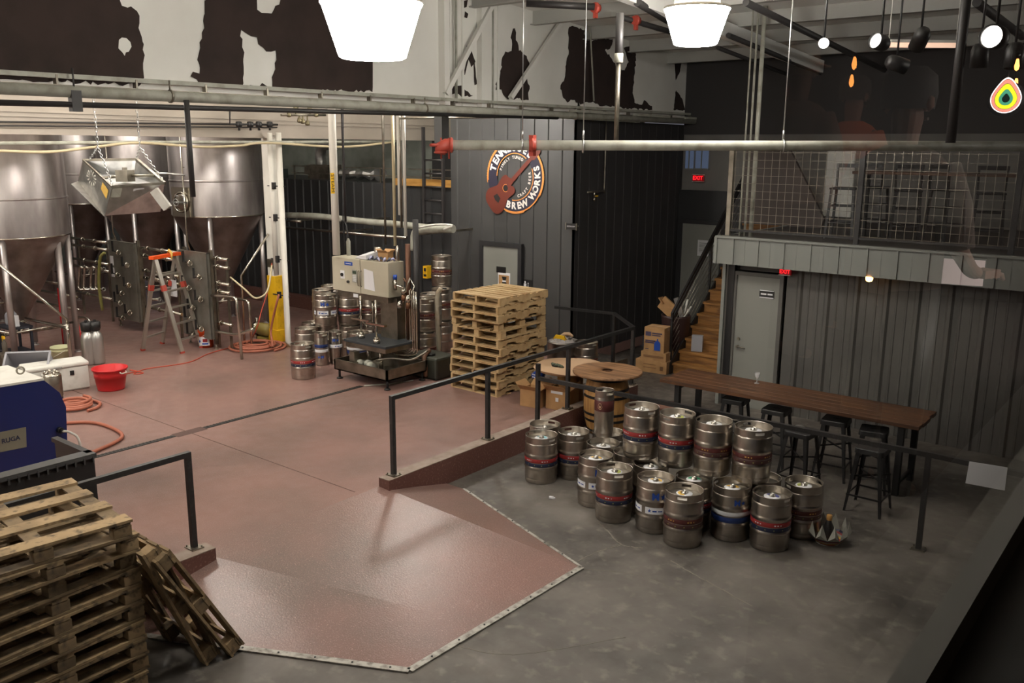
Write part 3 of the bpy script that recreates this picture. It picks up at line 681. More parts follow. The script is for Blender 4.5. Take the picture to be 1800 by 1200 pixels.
def wrapstar(mb, r, R, z, a, m=0):
    P = [V(R * math.cos(a + p.x / R), R * math.sin(a + p.x / R), z + p.y) for p in star((0, 0), r)]
    c = V(R * math.cos(a), R * math.sin(a), z); k = 10
    mb.add(P + [c], [(i, (i + 1) % 10, 10) for i in range(10)], m)
def wraprect(mb, R, z0, z1, a0, a1, m=0, n=10):
    vs = [];
    for i in range(n + 1):
        a = a0 + (a1 - a0) * i / n; vs += [V(R * math.cos(a), R * math.sin(a), z0), V(R * math.cos(a), R * math.sin(a), z1)]
    mb.add(vs, [(2 * i, 2 * i + 2, 2 * i + 3, 2 * i + 1) for i in range(n)], m)
CA = -PI / 2 + YAW       # direction on a keg that faces the camera roughly
def make_keg(kind, cap='white', face=None, a0=None):
    """kind: red, maroon, star, starband, slim_brown, slim_star, slim_white"""
    slim = kind.startswith('slim'); R = .118 if slim else .203; Hh = .59
    face = -1.0 if face is None else face
    ribs = (.20, .355) if kind in ('red', 'maroon', 'plain', 'low') else (.185, .37) if kind.startswith('star') else ()
    t = thing('slim_keg' if slim else 'beer_keg', '', 'keg', (0, 0, 0), 0)
    if slim:
        mb = MB(); mb.lathe([(0, .01), (.1, .01), (.108, 0), (.113, .01), (.114, .05), (.112, .06), (R, .07), (R, .49), (R * .97, .5), (R * .96, .51)], n=32)
        mb.lathe([(R * .965, .51), (R * .6, .53), (0, .535)], n=32, m=1)
    else: mb = keg_body(R, Hh, ribs, kind)
    mb.build('body', [M['steel'], M['kegtop']], t)
    keg_collar(R, Hh, a0 if a0 is not None else face + .75).build('collar', M['steel'], t)
    mb = MB(); zt_ = Hh - .05; mb.lathe([(.034, zt_), (.034, zt_ + .012), (.026, zt_ + .016), (.026, zt_ + .03), (.021, zt_ + .032), (.02, zt_ + .026), (0, zt_ + .026)], n=18)
    for s in (-1, 1): mb.bx(-.008, .008, s * .03 - .01, s * .03 + .01, zt_ + .01, zt_ + .022)
    mb.build('valve', M['kegtop'], t)
    capm = {'white': ('white', 'paper'), 'yellow': ('ylw', 'paper'), 'green': ('green', 'paper'), 'lime': ('lime', 'paper'), 'cyan': ('cyan', 'paper'), 'purple': ('purple', 'paper'), None: None}[cap]
    if capm:
        mb = MB(); q = .085 if not slim else .06; z = Hh - .0495 if not slim else .536
        mb.lathe([(q, z - .002), (q, z + .0012), (.034, z + .002)], n=30)
        mb.add([V(.07 * math.cos(a) if not slim else .05 * math.cos(a), (.07 if not slim else .05) * math.sin(a), z + .004) for a in [i * .25 for i in range(13)]] + [V(.036 * math.cos(a), .036 * math.sin(a), z + .004) for a in [i * .25 for i in range(12, -1, -1)]], [tuple(range(26))], 1)
        mb.build('round_label', [M[capm[1]], M[capm[0]]], t)
    if kind == 'red' or kind == 'maroon':
        a, b = ('redband', 'navyband') if kind == 'red' else ('maroonband', 'brownband')
        m1 = band(R, .274, .324)
        for q in range(6):
            for k, w in enumerate((.09, .07, .05)): a_ = face + q * 1.05 + k * .16; wraprect(m1, R + .0028, .292, .304, a_, a_ + w, 1, 3)
        m1.build('upper_band', [M[a], M['ylw' if kind == 'maroon' else 'paper']], t)
        m2 = band(R, .222, .266)
        for q in range(14): wrapstar(m2, .009, R + .0028, .245, face + q * .45, 1)
        m2.build('lower_band', [M[b], M['lime']], t)
    elif kind == 'star':
        mb = MB(); wraptext(mb, 'M', .105, R + .002, .43, face - .18, 0, .004); wrapstar(mb, .04, R + .002, .43, face + .25); wraptext(mb, 'M', .105, R + .002, .43, face + PI - .18, 0, .004); wrapstar(mb, .04, R + .002, .43, face + PI + .25); mb.build('lettering', M['bluelabel'], t)
        mb = MB()
        for q in range(5):
            a = face - .2 + q * 2 * PI / 5; wraprect(mb, R + .002, .235, .31, a - .52, a + .52); wrapstar(mb, .022, R + .0032, .272, a - .28, 1); wraprect(mb, R + .0032, .262, .278, a - .12, a + .1, 1, 4); wraprect(mb, R + .0032, .265, .275, a + .16, a + .4, 1, 4)
        mb.build('white_label', [M['paper'], M['bluelabel']], t)
    elif kind == 'starband':
        mb = MB(); wraptext(mb, 'M', .09, R + .002, .44, face - .1, 0, .003); wrapstar(mb, .028, R + .002, .44, face + .22); mb.build('lettering', M['bluelabel'], t)
        band(R, .29, .335).build('upper_band', M['paper'], t); band(R, .215, .275).build('lower_band', M['bluepband'], t)
    elif kind == 'slim_brown':
        m1 = MB(); m1.lathe([(R + .0012, .335), (R + .0018, .336), (R + .0018, .468), (R + .0012, .469)], n=32)
        def onto(p, a): return V((R + .0035) * math.cos(a + p[0] / R), (R + .0035) * math.sin(a + p[0] / R), .395 + p[1])
        for q in range(3):
            a = face - .45 + q * 2.0
            L_ = []
            for i in range(20):
                u = 2 * PI * i / 20; r_ = .031 * (1 + .35 * max(0, math.sin(u)) ** 3); L_.append((.028 * math.cos(u), (.034 * math.sin(u) + (.012 if math.sin(u) > .8 else 0))))
            for i in range(20):
                b0, b1 = L_[i], L_[(i + 1) % 20]; i0, i1 = (b0[0] * .84, b0[1] * .84), (b1[0] * .84, b1[1] * .84)
                m1.add([onto(b0, a), onto(b1, a), onto(i1, a), onto(i0, a)], [(0, 1, 2, 3)], 1)
            m1.add([onto((.012 * math.cos(u), .018 * math.sin(u)), a) for u in [i * .524 for i in range(12)]], [tuple(range(12))], 1)
        m1.build('brown_wrap', [M['maroonband'], M['cardpale']], t)
    elif kind == 'slim_star':
        mb = MB(); wraptext(mb, 'M', .07, R + .0018, .44, face - .25, 0, .004); wrapstar(mb, .03, R + .0018, .44, face + .3); mb.build('lettering', M['bluelabel'], t)
        m1 = MB(); m1.lathe([(R + .0012, .30), (R + .0018, .301), (R + .0018, .359), (R + .0012, .36)], n=32); wrapstar(m1, .02, R + .003, .33, face, 1); wraprect(m1, R + .003, .323, .337, face + .25, face + .6, 1, 4); m1.build('white_label', [M['paper'], M['bluelabel']], t)
    elif kind == 'slim_white':
        m1 = MB(); m1.lathe([(R + .0012, .33), (R + .0018, .331), (R + .0018, .385), (R + .0012, .386)], n=32); m1.build('blue_band', M['bluepband'], t)
        m1 = MB(); m1.lathe([(R + .0012, .245), (R + .0018, .246), (R + .0018, .295), (R + .0012, .296)], n=32); m1.build('white_label', M['paper'], t)
        mb = MB(); wraptext(mb, 'M', .07, R + .0018, .16, face + .2, 0, .004); wrapstar(mb, .03, R + .0018, .16, face - .3); mb.build('lettering', M['bluelabel'], t)
    return t
KP = {}
GR_R = 'steel kegs standing in front of the rail'
GR_L = 'steel kegs around the keg filler'
def keg(kind, px, py, z, label, group, cap='white', rz=0.0):
    k = (kind, cap); q = onz(px, py, z + .59)
    if k not in KP: t = KP[k] = make_keg(kind, cap); t.location = (q.x, q.y, z); t.rotation_euler.z = rz; t['label'] = label; t['group'] = group
    else: t = dup(KP[k], (q.x, q.y, z), rz, label, group)
    return t
keg('red', 952, 762, 0, 'red and navy banded keg, nearest the curb wall, blue and white cap', GR_R, 'cyan', .1)
keg('red', 958, 745, 0, 'keg half hidden behind the curbside keg, only its rim showing', GR_R, None, 2.0)
keg('red', 1009, 757, 0, 'red and navy banded keg just right of the curbside one', GR_R, 'white', -.3)
keg('plain', 1064.5, 778, 0, 'keg carrying the slim brown-wrapped keg on its top', GR_R, 'white', .4)
keg('plain', 1069, 759, 0, 'keg peeking out behind the slim keg, next to the barrel', GR_R, None, 1.1)
keg('slim_brown', 1063, 684, .59, 'tall slim keg with a maroon wrap standing on another keg', GR_R, None, 0)
keg('star', 1055.5, 797, 0, 'keg with blue M and star, second row behind the foremost red one', GR_R, 'yellow', .35)
keg('red', 1082.5, 821, 0, 'red and navy banded keg at the left front of the group', GR_R, 'lime', -.5)
keg('plain', 1101, 794, 0, 'keg in shade directly behind the left front kegs, mostly covered', GR_R, None, .2)
keg('plain', 1141, 815, 0, 'keg under the leftmost upper keg, white cap showing', GR_R, 'white', .7)
keg('red', 1128.5, 713, .59, 'upper keg, leftmost of the four stacked on top, red and navy bands', GR_R, 'white', -.15)
keg('red', 1191.5, 725, .59, 'upper keg, second from the left of the four, lime cap', GR_R, 'lime', -1.5)
keg('maroon', 1258, 737.5, .59, 'upper keg, third of the four stacked, maroon bands', GR_R, 'white', .3)
keg('maroon', 1323, 747.6, .59, 'upper keg, rightmost of the four stacked, maroon bands', GR_R, 'white', 2.6)
keg('star', 1155, 834, 0, 'keg with blue M and star and white labels in the front row', GR_R, 'yellow', .15)
keg('maroon', 1200, 857, 0, 'maroon banded keg standing foremost in the middle of the front row', GR_R, 'yellow', 2.2)
keg('red', 1225, 836, 0, 'keg with a green round cap label behind the foremost maroon one', GR_R, 'green', .5)
keg('starband', 1290, 847.5, 0, 'keg with a white and a blue band and small blue M', GR_R, 'yellow', .25)
keg('red', 1354, 863, 0, 'red and navy banded keg at the right front with a purple cap label', GR_R, 'purple', 0)
keg('maroon', 1410, 845, 0, 'dim maroon banded keg at the right end of the group by the basket', GR_R, 'lime', 1.2)
keg('plain', 1340, 838, 0, 'keg under the rightmost upper keg, only its rim edge visible', GR_R, None, .9)
z0 = SZ
keg('red', 531.4, 603, z0, 'red and navy banded keg standing apart left of the filler', GR_L, None, .1)
keg('slim_white', 564, 584, z0, 'slim keg with blue band and white label beside the lone keg', GR_L, None, .2)
keg('slim_star', 589, 581.5, z0, 'slim keg with blue M and star left of the filler tray', GR_L, None, .3)
keg('plain', 546, 575, z0, 'floor keg behind the slim pair, nearest the column', GR_L, None, .5)
keg('plain', 549, 566, z0, 'floor keg deepest at the left behind the others', GR_L, None, 1.5)
keg('star', 571, 517, z0 + .59, 'upper keg with blue M and white labels left of the filler', GR_L, None, .25)
keg('plain', 567, 508, z0 + .59, 'upper keg directly behind the blue M one left of the filler', GR_L, None, .25)
keg('plain', 582, 501, z0 + .59, 'upper keg farthest back under the cabinet corner', GR_L, None, .8)
keg('plain', 575, 572, z0, 'floor keg beneath the upper blue M keg', GR_L, None, .8)
keg('red', 614, 515, z0 + .59, 'upper red and navy keg seen below the cabinet', GR_L, None, .1)
keg('plain', 612, 571, z0, 'floor keg beneath the upper red one, behind the filler', GR_L, None, .8)
keg('maroon', 652, 514, z0 + .59, 'upper maroon keg behind the filler column', GR_L, None, .1)
keg('plain', 650, 570, z0, 'floor keg beneath the upper maroon one, behind the filler', GR_L, None, .8)
keg('starband', 629, 583, z0, 'keg with white and blue bands just behind the filler tray', GR_L, None, -.4)
keg('maroon', 776, 448.7, z0 + 1.18, 'topmost of the three-high keg stack right of the filler', GR_L, None, 1.0)
keg('maroon', 776, 506.5, z0 + .59, 'middle keg of the three-high stack right of the filler', GR_L, None, 2.3)
keg('plain', 776, 563, z0, 'bottom keg of the three-high stack right of the filler', GR_L, None, .4)
keg('maroon', 747, 523, z0 + .59, 'upper keg of the two-high stack beside the filler pipes', GR_L, None, .1)
keg('maroon', 747, 583, z0, 'lower keg of the two-high stack beside the filler pipes', GR_L, None, 1.4)
keg('plain', 757, 515, z0 + .59, 'upper keg behind the two-high stack', GR_L, None, .1)
keg('plain', 757, 573, z0, 'lower keg behind the two-high stack', GR_L, None, .1)
keg('maroon', 1031, 600, z0, 'lone keg against the dark corner behind the railing', 'kegs by the dark corner', None, .1)
# ================================================================ PALLETS
def make_pallet(kind, m, W_=1.0, D_=1.2, label=''):
    """W_ along x, D_ along y; top boards run along x on stringers along y ('s'), or block pallet ('b')"""
    t = thing('wooden_pallet', label, 'pallet')
    rnd = random.Random(len(KP) + int(W_ * 100)); hh = .13
    if kind == 's':
        for i, x in enumerate((-W_ / 2 + .02, 0, W_ / 2 - .02)):
            mb = MB(); prf = [(-D_ / 2, .016), (-D_ / 2 + .2, .016), (-D_ / 2 + .23, .05), (-.18, .05), (-.15, .016), (.15, .016), (.18, .05), (D_ / 2 - .23, .05), (D_ / 2 - .2, .016), (D_ / 2, .016), (D_ / 2, .112), (-D_ / 2, .112)]
            # notched stringer: built as three feet and a spine
            mb.bx(x - .02, x + .02, -D_ / 2, D_ / 2, .055, .112)
            for a, b in ((-D_ / 2, -D_ / 2 + .2), (-.15, .15), (D_ / 2 - .2, D_ / 2)): mb.bx(x - .02, x + .02, a, b, .016, .055)
            for a in (-D_ / 2 + .2, -.15, .15, D_ / 2 - .2):
                s = 1 if a in (-D_ / 2 + .2, .15) else -1
                mb.prism([(x - .02, a, .056), (x - .02, a, .03), (x - .02, a + s * .03, .056)], (.04, 0, 0))
            mb.build('stringer', m, t)
        mb = MB(); k = 8
        for i in range(k):
            w = .098 if i not in (0, k - 1) else .135; y = -D_ / 2 + w / 2 + i * (D_ - w) / (k - 1); mb.box((rnd.uniform(-.006, .006), y, .121 + rnd.uniform(0, .002)), (W_, w * rnd.uniform(.93, 1.02), .017), rnd.uniform(-.006, .006))
        mb.build('top_deck', m, t)
        mb = MB()
        for i, y in enumerate((-D_ / 2 + .06, -.3, 0, .3, D_ / 2 - .06)): mb.box((0, y, .008), (W_, .1, .016), rnd.uniform(-.006, .006))
        mb.build('bottom_deck', m, t)
    else:
        for x in (-W_ / 2 + .05, 0, W_ / 2 - .05):
            for y in (-D_ / 2 + .07, 0, D_ / 2 - .07): mb = MB(); mb.box((x, y, .062), (.095, .13, .08), rnd.uniform(-.05, .05)); mb.build('block', m, t, .004)
        mb = MB()
        for x in (-W_ / 2 + .05, 0, W_ / 2 - .05): mb.box((x, 0, .011), (.1, D_, .02), rnd.uniform(-.004, .004))
        for y in (-D_ / 2 + .07, 0, D_ / 2 - .07): mb.box((0, y, .112), (W_, .11, .018), 0)
        mb.build('bottom_deck', m, t)
        mb = MB(); k = 4 if kind == 'b2' else 5
        for i in range(k):
            w = .14 if kind == 'b2' else .13 if i in (0, 2, 4) else .1; x = -W_ / 2 + w / 2 + i * (W_ - w) / (k - 1); mb.box((x, rnd.uniform(-.01, .01), .131), (w, D_ * rnd.uniform(.985, 1.0), .02), rnd.uniform(-.01, .01))
        mb.build('top_deck', m, t)
    return t
ORD = ['topmost', 'second', 'third', 'fourth', 'fifth', 'sixth', 'seventh', 'eighth', 'ninth', 'tenth', 'eleventh', 'bottom']
ps_ = make_pallet('s', M['wood']); pb = make_pallet('b', M['wood']); useds = [0, 0]
def relax(objs, d0):
    for it in range(60):
        mv = 0
        for i in range(len(objs)):
            for j in range(i + 1, len(objs)):
                a, b = objs[i], objs[j]
                if abs(a.location.z - b.location.z) > .3: continue
                d = b.location - a.location; d.z = 0; need = (.212 if a.name.startswith('beer') else .12) + (.212 if b.name.startswith('beer') else .12) + .004; L = d.length
                if L < need: d = d.normalized() * (need - L) / 2; a.location -= d; b.location += d; mv += 1
        if not mv: break
relax([o for o in bpy.data.objects if o.get('category') == 'keg'], 0)
N = 12; hz = .131; cx, cy_ = -9.02, 10.95
for i in range(N):
    lev = N - 1 - i; rnd = random.Random(i + 40)
    kindb = i in (3, 4); src = pb if kindb else ps_
    z = SZ + lev * .1315 + (.0 if not kindb else 0)
    lab = '%s pallet of the tall pale stack behind the railing%s' % (ORD[i], ', counted from the top' if 0 < i < 11 else '')
    loc = (cx + rnd.uniform(-.03, .03) + (.02 if lev > 4 else 0), cy_ + rnd.uniform(-.04, .04), z); rz = rnd.uniform(-.03, .03) + (PI if i % 3 == 2 else 0)
    k = 1 if kindb else 0
    if not useds[k]: src.location = loc; src.rotation_euler.z = rz; src['label'] = lab; src['group'] = 'pallets in the tall stack'; useds[k] = 1
    else: dup(src, loc, rz, lab, 'pallets in the tall stack')
# near stack, lower left
pn = make_pallet('b2', M['woodold'], 1.16, 1.2)
NN = 10
for i in range(NN):
    lev = NN - 1 - i; rnd = random.Random(i + 5)
    tw = (-.10, .0, .06, .02, .05, .07, .03, .02, .06, .0)[i]
    lab = '%s pallet of the big weathered stack at the lower left%s' % (ORD[i] if i < NN - 1 else 'lowest', '' if i == 0 else ', seen edge on')
    c = V(-6.5 + lev * .003 + rnd.uniform(-.03, .03), 2.42 - lev * .002 + rnd.uniform(-.02, .02), lev * .1435)
    if i == 0: pn.location = c; pn.rotation_euler.z = tw; pn['label'] = lab; pn['group'] = 'pallets in the near stack'
    else: dup(pn, c, tw, lab, 'pallets in the near stack')
# leaning pallets
for i, (y0, x0, lean) in enumerate(((3.66, -6.38, 29), (3.46, -6.43, 22))):
    th = math.radians(90 - lean); lab = ('outer of the two pallets leaning on the near stack, its corner by the steel strip', 'inner leaning pallet, pressed between the near stack and the outer one')[i]
    # pallet local y goes up and toward the stack
    Lh = .6; R3 = Matrix(((-1, 0, 0), (0, -math.cos(th), math.sin(th)), (0, math.sin(th), math.cos(th)))).to_3x3()
    c = V(x0, y0 - Lh * math.cos(th), Lh * math.sin(th) + .0)
    eul = R3.to_euler(); o = dup(pn, c, 0, lab, 'pallets leaning on the near stack', rot=eul)
# ================================================================ BARREL TABLE
bc = onz(1068, 648, .94); bc = V(bc.x, bc.y, 0)
t = thing('whiskey_barrel', 'upright oak barrel with dark hoops used as a table base', 'barrel', bc)
def br(z): u = (z - .44) / .44; return .335 - .075 * u * u
mb = MB(); prf = [(0, .03), (br(0) - .02, .03), (br(0) - .02, 0)] + [(br(z), z) for z in [i * .88 / 16 for i in range(17)]] + [(br(.88) - .02, .88), (br(.88) - .02, .85), (0, .85)]
mb.lathe(prf, n=36); mb.build('staves', M['barrel'], t)
for z in (.06, .22, .32, .57, .67, .82):
    mb = MB(); mb.lathe([(br(z - .02) + .003, z - .02), (br(z) + .006, z), (br(z + .02) + .003, z + .02)], n=36); mb.build('hoop', M['hoop'], t)
t = thing('spool_top', 'round wooden cable spool top with centre hole on the barrel', 'table top', bc + V(0, 0, .885))
mb = MB(); 
for (r0, r1) in ((.07, .5),): mb.lathe([(r0, 0), (r1, 0), (r1 + .005, .015), (r1, .032), (r1 - .004, .035), (r0, .035), (r0, 0)], n=56, smooth=False)
mb.build('disc', M['spool'], t)
mb = MB(); mb.lathe([(.085, .036), (.085, .038), (.07, .038), (.07, .02), (.0, .02)], n=24, smooth=False); mb.build('hub_ring', M['plank'], t)
# cardboard covered table on the slab
cc = onz(1003, 642, .80); cc.z = 0
t = thing('round_table', 'round table covered with pale cardboard beside the pallets', 'table', (cc.x, cc.y, SZ))
mb = MB(); mb.lathe([(0, .53), (.53, .53), (.535, .545), (.53, .56), (0, .56)], n=44, smooth=False); mb.build('tabletop', M['spool'], t)
mb = MB(); mb.cyl((0, 0, 0), (0, 0, .53), .2, 24); mb.lathe([(0, 0), (.3, 0), (.3, .03), (0, .03)], n=30); mb.build('drum_base', M['barrel'], t)
mb = MB((cc.x, cc.y, SZ + .562)); poly = [(cc.x + .56 * math.cos(a) * (1 + .04 * math.sin(5 * a)), cc.y + .56 * math.sin(a) * (1 + .04 * math.sin(5 * a)), SZ + .563) for a in [i * PI / 18 for i in range(36)]]
mb.prism(poly, (0, 0, .006)); tag(mb.build('cardboard_sheet', M['cardpale']), 'pale cardboard sheet covering the round table', 'cardboard')
# gloves / tools on it
q = onz(972, 643, SZ + .57); mb = MB(q)
for (dx, dy, r) in ((0, 0, .03), (.06, .03, .025), (-.05, .05, .022), (.1, .0, .02)): mb.tube([q + V(dx, dy, .02), q + V(dx + .07, dy - .03, .025), q + V(dx + .12, dy - .02, .02)], [r, r * .9, r * .5], 8)
tag(mb.build('work_gloves', mat('green_black_gloves', (74, 84, 62), .8, n=(30, (30, 32, 30), .45, .55))), 'pair of dark and green work gloves on the cardboard', 'gloves')
# cardboard boxes
def carton(label, c, d, rz=0.0, flaps=False, m=None, name='cardboard_box', prints=None, group=None):
    """c = floor centre"""
    t = thing(name, label, 'box', c, rz, group); w, dd, h = d; mb = MB(); th = .006
    if flaps:
        mb.bx(-w / 2, w / 2, -dd / 2, dd / 2, 0, th)
        for (a, b, e, f) in ((-w / 2, -w / 2 + th, -dd / 2, dd / 2), (w / 2 - th, w / 2, -dd / 2, dd / 2), (-w / 2, w / 2, -dd / 2, -dd / 2 + th), (-w / 2, w / 2, dd / 2 - th, dd / 2)): mb.bx(a, b, e, f, 0, h)
        mb.build('box_body', m or M['card'], t)
        for k, (p, v) in enumerate((((-w / 2, 0, h), (-1, 0, .9)), ((w / 2, 0, h), (1, 0, .8)), ((0, -dd / 2, h), (0, -1, .9)), ((0, dd / 2, h), (0, 1, .8)))):
            v = Vector(v).normalized() * dd * .42; p = Vector(p); s = Vector((0, dd / 2, 0)) if k < 2 else Vector((w / 2, 0, 0))
            mb = MB(); q = [p - s, p + s, p + s * .94 + v, p - s * .94 + v]; mb.prism(q, (0, 0, -.005)); mb.build('flap', m or M['card'], t)
    else:
        mb.bx(-w / 2, w / 2, -dd / 2, dd / 2, 0, h); mb.build('box_body', m or M['card'], t, .004)
        mb = MB(); mb.bx(-w / 2, w / 2, -.025, .025, h, h + .001); mb.bx(-w / 2 - .001, -w / 2, -.025, .025, h - .06, h); mb.bx(w / 2, w / 2 + .001, -.025, .025, h - .06, h); mb.build('tape', M['cardpale'], t)
    if prints:
        for nm, fn, mm in prints: b = MB(); fn(b); b.build(nm, mm, t)
    return t
q = onz(942, 716, SZ); carton('open cardboard box on the red floor left of the taped one', (q.x - .1, q.y + .1, SZ), (.34, .3, .27), .1, True)
q = onz(990, 722, SZ)
def pr1(b): b.bx(-.1, .1, -.172, -.168, .25, .29)
def pr2(b): b.bx(-.02, .03, -.172, -.168, .13, .19)
carton('cardboard box with white labels on the red floor by the curb', (q.x - .12, q.y + .14, SZ), (.38, .34, .3), .1, True, prints=[('white_label', lambda b: (pr1(b), pr2(b)), M['paper'])])
q = onz(946, 660, SZ + .36)
t = thing('printed_bag', 'blue printed bag lying on the open cardboard box', 'bag', (q.x, q.y, SZ + .3))
mb = MB(); prf = [(.0, -.11), (.05, -.1), (.08, 0), (.05, .1), (0, .11)]; mb.lathe(prf, (0, 0, .07), 14, 0, Matrix.Rotation(1.3, 3, 'Y')); mb.build('bag_body', M['bluelabel'], t)
mb = MB(); 
for s in (-1, 1):
    for i, w in enumerate((.05, .035, .045)): mb.bx(-.05 + i * .03, -.03 + i * .03, -.086, -.082, .07 + s * .02 - .01, .07 + s * .02 + w * .2)
mb.build('print', M['paper'], t)
# wooden box behind barrel
q = onz(1115, 665, .05); carton('brown carton half hidden right of the barrel', (-5.95, 10.95, 0), (.35, .35, .35), .3, True, m=mat('dark_card', (120, 84, 70), .8))
# yellow wet floor sign, pot with bag
q = onz(966, 600, .5); sx, sy = onz(972, 660, SZ).x, onz(972, 660, SZ).y
sx, sy = -8.75, 12.3
t = thing('wet_floor_sign', 'yellow folding floor sign with a handle hole behind the pallets', 'floor sign', (sx, sy, SZ))
for s in (-1, 1):
    mb = MB(); 
    def P3(u, z): return V(u, s * (.17 * (1 - z / .66)), z)
    outer = [(-.13, 0), (.13, 0), (.12, .62), (.09, .66), (-.09, .66), (-.12, .62)]; 
    mb.prism([P3(-.13, 0), P3(-.09, 0), P3(-.085, .5), P3(-.125, .5)], (0, s * .012, 0)); mb.prism([P3(.09, 0), P3(.13, 0), P3(.125, .5), P3(.085, .5)], (0, s * .012, 0))
    mb.prism([P3(-.125, .08), P3(.125, .08), P3(.12, .5), P3(-.12, .5)], (0, s * .008, 0)); mb.prism([P3(-.12, .5), P3(-.06, .5), P3(-.06, .6), P3(-.12, .62)], (0, s * .012, 0)); mb.prism([P3(.06, .5), P3(.12, .5), P3(.12, .62), P3(.06, .6)], (0, s * .012, 0)); mb.prism([P3(-.12, .6), P3(.12, .6), P3(.09, .66), P3(-.09, .66)], (0, s * .012, 0))
    mb.build('sign_panel', M['yellow'], t)
sx, sy = onz(990, 598, .78).x, onz(990, 598, .78).y
t = thing('steel_drum', 'wide steel pot with a plastic bag stuffed in its top', 'pot', (sx, sy, SZ))
mb = MB(); mb.lathe([(0, .01), (.26, .01), (.27, 0), (.275, .02), (.275, .18), (.285, .2), (.275, .22), (.275, .52), (.285, .54), (.27, .56), (.265, .54), (.26, .06), (0, .05)], n=36); mb.build('pot_body', M['steel'], t)
mb = MB(); rnd = random.Random(3); vs = []
for i in range(9):
    for j in range(16): r_ = .26 * i / 8; vs.append(V(r_ * math.cos(j * PI / 8), r_ * math.sin(j * PI / 8), .55 + rnd.uniform(.0, .12) * (1 - i / 9)))
mb.add(vs, [(i * 16 + j, i * 16 + (j + 1) % 16, (i + 1) * 16 + (j + 1) % 16, (i + 1) * 16 + j) for i in range(8) for j in range(16)]); mb.build('plastic_bag', mat('grey_bag', (150, 144, 140), .4), t)
mb = MB(); mb.tube([(-.08, 0, .6), (.0, .05, .66), (.1, .03, .68), (.2, .0, .66)], [.03, .04, .035, .02], 8); mb.build('crumpled_paper', M['cardpale'], t)
# boxes near stairs
bq = onz(1140, 645, 0); bx_, by_ = -7.98, 14.25
def bot(b):
    b.prism([(-.16 + .0 + .17, -.176, .04), (.13, -.176, .04), (.13, -.176, .18), (.10, -.176, .22), (.085, -.176, .22), (.085, -.176, .26), (.06, -.176, .26), (.06, -.176, .22), (.045, -.176, .22), (.01, -.176, .18)], (0, -.002, 0))
def wr(b):
    for i, w in enumerate((.2, .17)): b.bx(-.17, -.17 + w, -.178, -.176, .2 - i * .035, .225 - i * .035)
    b.bx(-.17, -.06, -.178, -.176, .3, .38); b.bx(-.04, .16, -.178, -.176, .345, .37); b.bx(-.04, .13, -.178, -.176, .31, .33)
    b.bx(-.17, -.1, -.178, -.176, .05, .062)
carton('lowest and widest of the three stacked cartons by the stairs', (bx_ + .02, by_, 0), (.62, .36, .23), .1, prints=[('printed_lines', lambda b: (b.bx(-.15, .1, -.183, -.18, .09, .1), b.bx(-.15, .1, -.183, -.18, .15, .16), b.bx(.18, .24, -.183, -.18, .06, .14)), mat('ink_brown', (110, 78, 50), .8))], group='cartons stacked by the stairs')
carton('shallow middle carton of the stack by the stairs', (bx_ + .06, by_ - .0, .23), (.5, .34, .16), .1, prints=[('printed_lines', lambda b: b.bx(-.2, .2, -.173, -.17, .06, .1), mat('ink_brown', (130, 94, 62), .8))], group='cartons stacked by the stairs')
carton('upright top carton printed with a blue bottle and text', (bx_ + .06, by_ - .0, .39), (.4, .34, .46), .1, prints=[('bottle_print', bot, M['bluelabel']), ('printed_text', wr, mat('ink_dark', (70, 62, 84), .8))], group='cartons stacked by the stairs')
t = thing('refuse_bin', 'dark bin behind the cartons overflowing with packaging', 'bin', (bx_ + .12, by_ + .55, 0))
mb = MB(); mb.lathe([(0, 0), (.22, 0), (.27, .95), (.28, 1.0), (.26, 1.0), (.21, .04), (0, .04)], n=30); mb.build('bin_body', mat('maroon_bin', (58, 38, 36), .5), t)
mb = MB(); mb.box((-.18, 0, 1.12), (.34, .05, .26), 0, 0, Matrix.Rotation(.6, 3, 'Y')); mb.box((-.3, 0, 1.24), (.14, .16, .02), 0, 0, Matrix.Rotation(.9, 3, 'Y')); mb.box((-.04, -.05, 1.06), (.1, .2, .1), .4); mb.build('torn_carton', M['card'], t)
mb = MB(); mb.box((.08, -.05, 1.15), (.09, .03, .38), 0, 0, Matrix.Rotation(-.4, 3, 'Y')); mb.build('silver_wrapper', M['galv'], t)
mb = MB(); mb.tube([(.12, .05, .9), (.2, .05, 1.3)], .02, 8); mb.tube([(.15, -.05, .9), (.33, -.05, 1.2)], .015, 8); mb.tube([(.05, .1, .9), (.2, .12, 1.1)], .03, 8); mb.build('packing_sticks', M['white'], t)
# ================================================================ LONG TABLE AND STOOLS
t = thing('communal_table', 'long dark wooden table on black legs in front of the ribbed wall', 'table', (-4.15, 11.05, 0))
mb = MB((-4.15, 11.05, 0)); x0, x1, y0, y1, z = -5.85, -2.45, 10.66, 11.46, .92
for i in range(5):
    a = y0 + (y1 - y0) * i / 5; mb.bx(x0 + random.uniform(-.02, .02), x1 + random.uniform(-.02, .02), a + .002, a + (y1 - y0) / 5 - .002, z - .05, z)
mb.build('tabletop', M['plank'], t, .004)
for (x, y) in ((-5.62, 10.74), (-5.62, 11.38), (-2.66, 10.74), (-2.66, 11.38)):
    mb = MB((-4.15, 11.05, 0)); mb.bx(x - .035, x + .035, y - .035, y + .035, 0, z - .05); mb.build('leg', M['black'], t)
for x in (-5.62, -2.66):
    mb = MB((-4.15, 11.05, 0)); mb.bx(x - .03, x + .03, 10.75, 11.37, z - .11, z - .05); mb.bx(x - .02, x + .02, 10.75, 11.37, .12, .16); mb.build('crossbar', M['black'], t)
